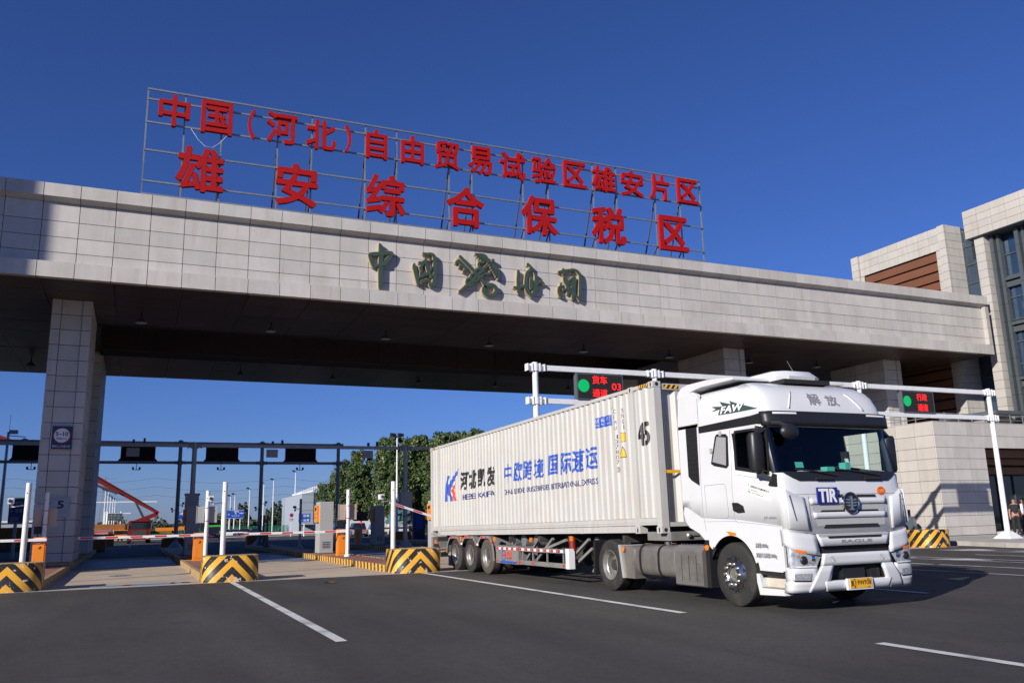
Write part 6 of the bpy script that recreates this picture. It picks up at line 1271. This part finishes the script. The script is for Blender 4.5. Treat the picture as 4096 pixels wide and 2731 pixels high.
# lime green bus
gb = thing('green_truck', 'lime green truck parked behind the dark red car', 'truck', (-135, 4.3, gz(-135))); g3 = gz(-135)
MB().box(-138, -134, 3.1, 5.7, g3+0.5, g3+2.2).build('body', 'lime', gb); MB().box(-134, -133.95, 3.3, 5.5, g3+1.2, g3+1.9).build('windscreen', 'win_dark', gb); MB().box(-133.99, -133.9, 3.2, 5.6, g3+0.4, g3+0.7).build('bumper', 'pump_grey', gb)
for y in (3.3, 5.4): MB().lathe([(0.2, 0), (0.45, 0), (0.45, 0.3)], (-134.2, y, g3+0.45), 0, 14, -1).build('wheel', 'tyre', gb)
# truck with a tarpaulin heap
ht = thing('heap_truck', 'flatbed truck with a dark green tarpaulin heap before the trees', 'truck', (-72, 20.5, gz(-72))); g4 = gz(-72)
hp = MB(); nn, kk = 14, 8
for i in range(kk+1):
    for j in range(nn):
        a = 2*math.pi*j/nn; r = 1-(i/kk)**2.4*0.55; rr = 1+0.10*math.sin(3*a+i)+0.06*math.sin(7*a+2*i)
        hp.v.append((-73.5+1.9*r*rr*math.cos(a), 20.7+1.75*r*rr*math.sin(a), g4+1.45+2.05*i/kk))
hp.f = [(i*nn+j, i*nn+(j+1) % nn, (i+1)*nn+(j+1) % nn, (i+1)*nn+j) for i in range(kk) for j in range(nn)]+[tuple(range(kk*nn, kk*nn+nn))]; hp.m = [0]*len(hp.f)
hp.build('tarpaulin', 'tarp_green', ht); MB().box(-77, -71.8, 18.9, 22.5, g4+0.85, g4+1.05).build('flatbed', 'brown_dark', ht)
for k in range(8): MB().box(-71.85, -71.75, 18.95+0.5*k, 19.02+0.5*k, g4+1.0, g4+1.5).build('stake', 'galv', ht)
MB().box(-71.86, -71.74, 18.95, 22.5, g4+1.2, g4+1.45).build('tailboard', 'cab_grey', ht)
for y in (19.3, 22.0): MB().lathe([(0.25, 0), (0.5, 0), (0.5, 0.35)], (-72.2, y, g4+0.5), 0, 18, -1).build('wheel', 'tyre_dusty', ht)
# green wire fence with posts
fe = thing('green_fence', 'long green wire fence across the far side of the yard', 'fence', (-165, 20, gz(-165))); gf = gz(-165)
for k in range(40): piece('fence_post', 'fence_green', fe, -165.1, -165, -62+3.2*k, -61.9+3.2*k, gf, gf+2.1)
for k in range(40):
    wp = MB()
    for j in range(12): wp.box(-165.06, -165.03, -61.8+3.2*k+0.26*j, -61.69+3.2*k+0.26*j, gf+0.15, gf+2.0)
    for z in (0.2, 0.8, 1.4, 1.95): wp.box(-165.05, -165.04, -61.8+3.2*k, -58.75+3.2*k, gf+z, gf+z+0.06)
    wp.build('fence_mesh', 'fence_green', fe)
MB().box(-165.3, -165.1, -64, 68, gf-0.3, gf+0.2).build('fence_plinth', 'concrete_pale', fe)
# lamp posts
def lamppost(x, y, h, label, two=False):
    t = thing('lamp_post', label, 'lamp post', (x, y, gz(x)), 'tall lamp posts in the yard'); b = gz(x)
    MB().lathe([(0.14, 0), (0.07, h)], (x, y, b), 2, 10).build('pole', 'white_paint', t, True)
    MB().bar((x, y-0.5, b+h), (x, y+0.5, b+h), 0.07).build('cross_arm', 'galv', t)
    for s in ((-0.42,), (-0.42, 0.42))[1 if two else 0]: MB().prism([(y+s-0.28, b+h+0.05), (y+s+0.28, b+h+0.05), (y+s+0.22, b+h+0.32), (y+s-0.34, b+h+0.38)], 0, x-0.2, x+0.25).build('floodlight', 'black_plastic', t)
for i, (y, z) in enumerate(((10.3, 8.0), (11.2, 8.3), (14.3, 9.5), (17.3, 10.7), (19.4, 11.5), (24.2, 13.3))): lamppost(-170+0.0*i, y, z+0.55, 'tall floodlight post, %s from the middle gantry pole' % ordn[i])
for i, (y, z) in enumerate(((-14.7, 9.5), (-14.2, 9.3), (-13.7, 8.4), (-13.2, 8.0), (-12.8, 7.7))): lamppost(-172-1.0*i, y, z+0.6, 'tall floodlight post, %s of the cluster behind the raised boom' % ordn[i])
lamppost(-60, 16.2, 10.5, 'slender floodlight mast with two lamps before the trees', True)
lt = thing('camera_mast', 'leaning looking grey mast with two cameras behind the shaded pillar', 'mast', (-55, -19.2, gz(-55)))
MB().lathe([(0.16, 0), (0.10, 9.7)], (-55, -19.2, 0), 2, 12).build('pole', 'galv', lt, True); MB().bar((-55, -19.2, 9.4), (-55, -17.9, 9.3), 0.07).build('arm', 'galv', lt); MB().box(-55.2, -54.7, -19.1, -18.5, 9.55, 9.85).build('camera', 'cab_grey', lt); MB().ball((-55, -17.95, 9.0), 0.28, 12, 8, (1, 1, 0.7)).build('dome_camera', 'cab_grey', lt); MB().bar((-55, -19.15, 9.7), (-55, -19.15, 11.2), 0.03).build('aerial', 'galv', lt)
# road signs
def roadsign(x, y0, y1, z0, z1, label, lines=(), post=None, m='sign_blue'):
    t = thing('road_sign', label, 'road sign', (x, (y0+y1)/2, gz(x))); b = gz(x)
    p = MB().box(x, x+0.06, y0, y1, b+z0, b+z1).build('panel', m, t); MB().box(x+0.06, x+0.065, y0+0.05, y1-0.05, b+z1-0.09, b+z1-0.05).box(x+0.06, x+0.065, y0+0.05, y1-0.05, b+z0+0.05, b+z0+0.09).build('border', 'white_print', p)
    for yy in (post or [(y0+y1)/2]): MB().lathe([(0.09, 0), (0.09, z1-0.1)], (x-0.1, yy, b), 2, 10).build('post', 'white_paint', t)
    for body, a, c, d, e in lines: fit_text(body, 'white_print', p, 'lettering', FRONT(x+0.066), y0+a*(y1-y0), y0+c*(y1-y0), b+z0+d*(z1-z0), b+z0+e*(z1-z0), 0.015, 0.01)
    return t
roadsign(-160, 8.6, 12.1, 3.6, 5.3, 'wide blue direction sign with white arrows above the yard', [('进港通道', 0.42, 0.7, 0.74, 0.9), ('港区', 0.08, 0.2, 0.42, 0.56), ('返港通道', 0.72, 0.97, 0.55, 0.7), ('↑', 0.46, 0.58, 0.48, 0.72), ('←〇→', 0.3, 0.75, 0.25, 0.42)], [9.2, 11.4])
roadsign(-108, 14.4, 16.2, 2.05, 3.5, 'blue direction sign with two arrows beside the no stopping sign', [('↑ 进港', 0.1, 0.9, 0.6, 0.85), ('← 出港', 0.1, 0.9, 0.15, 0.4)])
roadsign(-28, -15.5, -14.75, 1.9, 3.3, 'tall blue direction sign in the shade beside the pillar', [('↑ 查验', 0.12, 0.9, 0.72, 0.88), ('← 进港', 0.12, 0.9, 0.42, 0.58), ('监管', 0.12, 0.7, 0.1, 0.26)])
roadsign(-120, -2.6, -0.2, 3.0, 4.4, 'blue and white road sign between the two gantry poles', [('港务', 0.1, 0.9, 0.55, 0.85)])
t = thing('no_stopping_sign', 'round no stopping sign over a round 20 speed sign on one post', 'road sign', (-108, 13.3, gz(-108))); b = gz(-108)
MB().lathe([(0.05, 0), (0.05, 3.5)], (-108.1, 13.3, b), 2, 8).build('post', 'white_paint', t)
for z, r1, m1, m2 in ((3.25, 0.30, 'red', 'sign_blue'), (2.6, 0.30, 'red', 'white_print')):
    d_ = MB().lathe([(0.001, 0), (r1, 0)], (-108, 13.3, b+z), 0, 24).build('disc', m1, t); MB().lathe([(0.001, 0.02), (r1*0.8, 0.02)], (-108, 13.3, b+z), 0, 24).build('field', m2, d_)
MB().bar((-107.96, 13.1, b+3.05), (-107.96, 13.5, b+3.45), 0.07).bar((-107.96, 13.1, b+3.45), (-107.96, 13.5, b+3.05), 0.07).build('cross', 'red', t); fit_text('20', 'black_print', t, 'lettering', FRONT(-107.96), 13.14, 13.46, b+2.5, b+2.7, 0.02, 0.01)
so_ = thing('solar_rack', 'rack of grey solar panels on white posts behind the boom', 'solar panel', (-150, -12.2, gz(-150))); b = gz(-150)
for k in range(3): 
    for j in range(4): MB().prism([(-13.4+0.62*j, b+3.55+0.45*k), (-12.82+0.62*j, b+3.55+0.45*k), (-12.82+0.62*j, b+3.95+0.45*k), (-13.4+0.62*j, b+3.95+0.45*k)], 0, -150, -149.9).build('solar_panel', 'curtain_frame', so_)
for y in (-13.9, -13.5, -11.2): MB().lathe([(0.12, 0), (0.12, 5.2)], (-150.2, y, b), 2, 8).build('post', 'white_paint', so_)
MB().box(-150.2, -150.1, -13.6, -9.5, b+4.75, b+4.9).build('rail', 'white_paint', so_)
MB().box(-110.1, -110, -15.5, -6, gz(-110)+5.55, gz(-110)+5.7).build('arm', 'white_paint', tagp := thing('overhead_bar', 'thin white overhead bar behind the raised boom', 'gantry', (-110, -14, gz(-110)))); MB().lathe([(0.12, 0), (0.12, 5.8)], (-110, -15.5, gz(-110)), 2, 8).build('post', 'white_paint', tagp)
# white warehouse
wh = thing('warehouse', 'white and grey warehouse with curved roof rail left of the trees', 'warehouse', (-150, 26, gz(-150))); b = gz(-150)
MB().prism([(22.2, b), (24.6, b), (24.6, b+8.6), (22.2, b+8.0)], 0, -175, -150).build('grey_wall', 'wall_grey', wh); MB().prism([(24.55, b), (45, b), (45, b+10.9), (29.0, b+10.6), (24.55, b+8.9)], 0, -176, -150.4).build('white_wall', 'wall_white', wh)
for k in range(5): MB().box(-149.99, -149.97, 22.2, 24.6, b+1.6*k+1.55, b+1.6*k+1.6).build('panel_joint', 'steel_dark', wh)
for z0, z1, m1 in ((2.0, 3.1, 'win_dark'), (4.3, 5.1, 'sign_blue'), (6.2, 7.2, 'win_dark')):
    for k in range(4): MB().box(-150.39, -150.3, 28.2+0.9*k, 29.0+0.9*k, b+z0, b+z1).build('window', m1, wh)
rr_ = MB(); prof = [(22.4, 9.3), (25.0, 10.3), (27.5, 11.3), (29.0, 11.6), (36, 11.8)]
for (ya, za), (yb, zb) in zip(prof[:-1], prof[1:]):
    rr_.bar((-150.2, ya, b+za-0.45), (-150.2, yb, b+zb-0.45), 0.06); rr_.bar((-150.2, ya, b+za-0.95), (-150.2, yb, b+zb-0.95), 0.05)
    for k in range(6): u = k/6; rr_.bar((-150.2, ya+(yb-ya)*u, b+za+(zb-za)*u-1.3), (-150.2, ya+(yb-ya)*u, b+za+(zb-za)*u-0.4), 0.05)
rr_.build('roof_rail', 'galv', wh); MB().box(-149.95, -147.5, 22.0, 24.4, b+1.95, b+2.2).build('entrance_canopy', 'wall_grey', wh)
# low long shed and distant pylon
sh = thing('long_shed', 'low pale shed roof seen past the shaded pillar', 'shed', (-90, -24, gz(-90))); b = gz(-90)
MB().box(-92, -90, -32, -19.8, b, b+2.7).build('wall', 'wall_grey', sh); MB().box(-92.2, -89.8, -32.2, -19.6, b+2.7, b+2.95).build('roof', 'wall_white', sh)
for k in range(5): MB().box(-89.99, -89.95, -30+2.1*k, -29+2.1*k, b+1.2, b+2.0).build('window', 'win_dark', sh)
hb = thing('hazard_wall', 'long orange brown barrier wall behind the shaded pillar', 'barrier', (-48, -17, 0)); MB().box(-48.6, -48, -30, -15.3, gz(-48), 1.75).build('wall', 'orange_dark', hb); MB().box(-48.7, -47.9, -30, -15.2, gz(-48), 0.3).build('base', 'kerb_dark', hb); MB().box(-62, -61.4, -14.5, -10.6, gz(-60), 1.0).build('wall', 'orange_dark', hb)
py_ = thing('power_pylon', 'thin lattice power pylon on the horizon', 'pylon', (-420, -22, gz(-420))); pm = MB(); b = gz(-420)
for s in (-1, 1):
    for s2 in (-1, 1): pm.bar((-420+s2*2, -22+s*2.2, b), (-420, -22+s*0.3, b+26), 0.25)
for k in range(6): z = b+3+4*k; pm.bar((-418, -22-2.2*(1-k/6.5), z), (-418, -22+2.2*(1-(k+1)/6.5), z+4), 0.15); pm.bar((-418, -22+2.2*(1-k/6.5), z), (-418, -22-2.2*(1-(k+1)/6.5), z+4), 0.15)
pm.build('lattice', 'galv', py_)
am = MB()
for z in (18, 22, 26): am.bar((-420, -27, b+z), (-420, -17, b+z), 0.2)
am.build('cross_arm', 'galv', py_)
for z in (18, 22, 26):
    pc = MB(); pts = [(-420+0.2*k, -120+12*k, b+z-2.5*math.sin(math.pi*((k*12) % 60)/60)) for k in range(22)]; pc.tube(pts, 0.05, 4).build('power_line', 'steel_dark', py_)
# ---------------------------------------------------------------- trees
def leaf_mesh(name, h, r, nclump, per, size, seed, m='leaf', col=0.9):
    rnd = random.Random(seed); V = []; F = []
    for c in range(nclump):
        u = rnd.random(); zc = h*(0.12+0.88*u); k = u
        prof = (math.sin(math.pi*min(1, 0.22+0.78*(1-k)))**0.6 if k > 0.25 else 0.75+k)*col
        a = rnd.random()*6.283; rr = r*prof*math.sqrt(rnd.random())*0.95; cx, cy = rr*math.cos(a), rr*math.sin(a); cr = r*(0.20+0.18*rnd.random())*(0.55 if u > 0.9 else 1)
        for q in range(per):
            d = Vector((rnd.gauss(0, 1), rnd.gauss(0, 1), rnd.gauss(0, 1))).normalized()*cr*(0.55+0.5*rnd.random()); p = Vector((cx, cy, zc))+Vector((d.x, d.y, d.z*1.25))
            nrm = (d.normalized()+Vector((rnd.uniform(-.8, .8), rnd.uniform(-.8, .8), rnd.uniform(-.2, 0.9)))).normalized(); t = nrm.orthogonal().normalized(); t.rotate(Matrix.Rotation(rnd.random()*6.28, 3, nrm)); w = nrm.cross(t); s = size*(0.6+0.7*rnd.random()); o = len(V)
            V += [tuple(p-t*s), tuple(p+w*s*0.6-nrm*s*0.15), tuple(p+t*s), tuple(p-w*s*0.6-nrm*s*0.15)]; F.append((o, o+1, o+2, o+3))
    me = bpy.data.meshes.new(name); me.from_pydata(V, [], F); me.materials.append(MATS[m]); return me
CR = [leaf_mesh('crown', 13.2, 2.9, 150, 95, 0.21, s) for s in (1, 2, 3)]
def tree(x, y, s, label, i, pale=False):
    t = thing('poplar_tree', label, 'tree', (0, 0, 0), 'poplars beyond the gate')
    mb = MB().tube([(0, 0, -0.3), (0.03, 0.02, 3), (0, 0.05, 8), (0.05, 0, 13)], [0.22, 0.17, 0.10, 0.03], 8)
    rnd = random.Random(i)
    for k in range(9): a = rnd.random()*6.28; z = 2.8+k; mb.tube([(0, 0, z), (0.9*math.cos(a), 0.9*math.sin(a), z+1.3), (1.5*math.cos(a), 1.5*math.sin(a), z+2.6)], [0.06, 0.04, 0.015], 5)
    mb.build('trunk', 'bark_pale' if pale else 'bark', t); c = link('crown', CR[i % 3], t); c.location.z = 1.9; c.rotation_euler.z = i*1.3
    t.location = (x, y, gz(x)); t.scale = (s, s, s); return t
TP = [(-92, 37.5, 1.0), (-96, 33.8, 0.99), (-99, 30.6, 0.96), (-103, 27.8, 1.0), (-108, 28.8, 0.98), (-112, 25.2, 0.88), (-118, 24.2, 0.82), (-124, 23.8, 0.70), (-132, 23.0, 0.60), (-88, 41.5, 1.0), (-100, 35.8, 1.02), (-106, 32.6, 1.0), (-90, 30.5, 0.72), (-86, 34.5, 0.85), (-94, 26.2, 0.62)]
for i, (x, y, s) in enumerate(TP): tree(x, y, s, 'leafy poplar of the clump left of the container, %s tree' % ['nearest the container top', 'second', 'third', 'fourth', 'fifth', 'sixth', 'seventh', 'eighth', 'outermost', 'hidden rear', 'inner rear', 'inner middle', 'short front', 'mid front', 'small front'][i], i, i % 4 == 0)
# the distant wood on the horizon
def wood(name, x, ya, yb, h0, h1, n, seed):
    rnd = random.Random(seed); V = []; F = []
    for k in range(n):
        y = ya+(yb-ya)*rnd.random(); hh = h0+(h1-h0)*(0.5+0.5*math.sin(y*0.13+seed)*math.sin(y*0.31))*rnd.uniform(0.6, 1.0)
        if rnd.random() < 0.1: hh *= 1.25
        for q in range(26):
            z = hh*rnd.random(); w = (1-(z/hh)**1.6)*1.9+0.3; p = Vector((x+rnd.uniform(-6, 6), y+rnd.gauss(0, w*0.6), gz(x)+z)); s = 0.7*rnd.uniform(0.6, 1.2); o = len(V)
            nrm = Vector((rnd.gauss(0.6, .6), rnd.gauss(-.4, .6), rnd.gauss(.3, .6))).normalized(); t = nrm.orthogonal().normalized(); wv = nrm.cross(t)
            V += [tuple(p-t*s), tuple(p+wv*s), tuple(p+t*s), tuple(p-wv*s)]; F.append((o, o+1, o+2, o+3))
    me = bpy.data.meshes.new(name); me.from_pydata(V, [], F); me.materials.append(MATS['leaf_dark']); o = link(name, me); tag(o, 'dark line of distant trees along the horizon', 'wood', kind='stuff')
wood('distant_wood', -330, -150, 260, 3.5, 7.5, 620, 4)
wood('distant_wood', -240, 8, 120, 3.2, 6.8, 220, 9)
# young trees behind the fence, one by one
SM = leaf_mesh('crown', 6.2, 1.5, 40, 50, 0.24, 21, 'leaf_dark')
for i, (x, y, s) in enumerate(((-200, 12.8, 0.95), (-200, 16.3, 1.15), (-205, 25.5, 1.2), (-205, 30.0, 1.1), (-200, 34.0, 0.9), (-190, 21.5, 0.9), (-210, 7.2, 0.8), (-195, 38, 1.1))):
    t = thing('young_tree', 'slim dark tree behind the green fence, %s from the gantry' % ordn[i], 'tree', (0, 0, 0), 'young trees behind the fence'); MB().tube([(0, 0, -0.2), (0, 0, 5)], [0.12, 0.04], 6).build('trunk', 'bark', t); c = link('crown', SM, t); c.location.z = 0.8; t.location = (x, y, gz(x)); t.scale = (s, s, s)
# ---------------------------------------------------------------- turnstiles and people by the office
def turnstile(x, y, label):
    t = thing('turnstile', label, 'turnstile', (x, y, 0.17), 'pedestrian turnstiles by the office')
    MB().prism([(x-0.7, 0.17), (x+0.7, 0.17), (x+0.7, 1.0), (x+0.55, 1.16), (x-0.55, 1.16), (x-0.7, 1.0)], 1, y-0.1, y+0.1).build('housing', 'steel_dark', t); MB().box(x+0.35, x+0.45, y-0.04, y+0.04, 1.16, 1.5).build('reader', 'black_plastic', t); MB().box(x-0.1, x+0.1, y+0.1, y+0.6, 0.5, 0.95).build('flap', 'side_glass', t); MB().box(x+0.70, x+0.71, y-0.09, y+0.09, 0.25, 1.0).build('end_plate', 'galv', t)
for i, y in enumerate((23.6, 24.7, 25.8, 26.7)): turnstile(-4.6, y, 'steel turnstile, %s from the stone corner' % ['fourth', 'third', 'second', 'nearest'][i])
def limb(chains, m, name, parent, lv=2):
    """one continuous skinned surface grown over connected joints; chains = lists of (point, radius)"""
    V = []; E = []; Rr = []; ids = {}
    for ch in chains:
        prev = None
        for p, r in ch:
            k = tuple(round(c, 4) for c in p)
            if k not in ids: ids[k] = len(V); V.append(p); Rr.append(r)
            if prev is not None: E.append((prev, ids[k]))
            prev = ids[k]
    me = bpy.data.meshes.new(name); me.from_pydata(V, E, []); o = link(name, me, parent); me.materials.append(MATS[m])
    sk = o.modifiers.new('skin', 'SKIN'); sk.use_smooth_shade = True
    bm = bmesh.new(); bm.from_mesh(me); ly = bm.verts.layers.skin.verify()
    for v in bm.verts: v[ly].radius = (Rr[v.index], Rr[v.index]); v[ly].use_root = v.index == 0
    bm.to_mesh(me); bm.free(); ss = o.modifiers.new('smooth', 'SUBSURF'); ss.levels = lv; ss.render_levels = lv; return o
def person(x, y, z0, rz, shirt, trousers, label):
    t = thing('person', label, 'person', (0, 0, 0)); pel = (0, 0, 0.95)
    def leg(s, f): return [(pel, 0.12), ((0.0, s*0.10, 0.90), 0.095), ((0.01+f, s*0.115, 0.50), 0.062), ((-0.02+f, s*0.12, 0.12), 0.045), ((-0.03+f, s*0.12, 0.05), 0.045), ((0.15+f, s*0.13, 0.035), 0.035)]
    def arm(s): return [((0, 0, 1.38), 0.11), ((0, s*0.17, 1.42), 0.065), ((-0.01, s*0.23, 1.13), 0.045), ((0.06, s*0.25, 0.90), 0.035), ((0.075, s*0.25, 0.84), 0.036)]
    body = [[(pel, 0.12), ((0, 0, 1.15), 0.125), ((0, 0, 1.38), 0.11), ((0.0, 0, 1.50), 0.055), ((0.015, 0, 1.58), 0.075), ((0.02, 0, 1.66), 0.085), ((0.01, 0, 1.73), 0.06)], leg(-1, 0.02), leg(1, -0.04), arm(-1), arm(1)]
    for s in (-1, 1):
        for k in range(4): body.append([((0.075, s*0.25, 0.84), 0.036), ((0.095-0.02*k, s*0.255, 0.80), 0.012), ((0.10-0.02*k, s*0.25, 0.755+0.008*abs(k-1.5)), 0.009), ((0.095-0.02*k, s*0.24, 0.725+0.01*abs(k-1.5)), 0.008)])
        body.append([((0.075, s*0.25, 0.84), 0.036), ((0.115, s*0.235, 0.81), 0.012), ((0.125, s*0.225, 0.775), 0.009)])
    limb(body, 'skin', 'body', t)
    limb([[(pel, 0.14), ((0, 0, 1.15), 0.145), ((0, 0, 1.38), 0.13), ((0, 0, 1.45), 0.09)]]+[[((0, 0, 1.38), 0.13), ((0, s*0.175, 1.42), 0.08), ((-0.01, s*0.215, 1.22), 0.07)] for s in (-1, 1)], shirt, 'shirt', t)
    limb([[((0, 0, 1.0), 0.14), (pel, 0.14)]]+[[(pel, 0.14), ((0.0, s*0.10, 0.88), 0.11), ((0.01+f, s*0.115, 0.50), 0.078), ((-0.02+f, s*0.12, 0.10), 0.066)] for s, f in ((-1, 0.02), (1, -0.04))], trousers, 'trousers', t)
    for s, f in ((-1, 0.02), (1, -0.04)): MB().ball((0.05+f, s*0.125, 0.045), 0.05, 10, 6, (2.6, 0.95, 0.9)).build('shoe', 'black_plastic', t, True)
    MB().ball((-0.005, 0, 1.70), 0.098, 14, 10, (1.0, 0.9, 0.95)).build('hair', 'hair', t, True)
    for s in (-1, 1): MB().ball((0.095, s*0.032, 1.655), 0.010, 8, 6).build('eye', 'black_print', t); MB().ball((0.02, s*0.085, 1.645), 0.022, 8, 6, (0.8, 0.4, 1.2)).build('ear', 'skin', t)
    MB().ball((0.112, 0, 1.635), 0.014, 8, 6, (0.9, 0.8, 1.6)).build('nose', 'skin', t); MB().box(0.095, 0.102, -0.022, 0.022, 1.595, 1.602).build('mouth', 'brown_dark', t)
    t.location = (x, y, z0); t.rotation_euler.z = rz; return t
person(-0.9, 30.0, 0.17, R(-40), 'cloth_black', 'cloth_black', 'person in black shirt and trousers standing at the office entrance')
person(-1.4, 31.35, 0.17, R(-60), 'cloth_white', 'cloth_black', 'person in a white shirt beside the one in black')
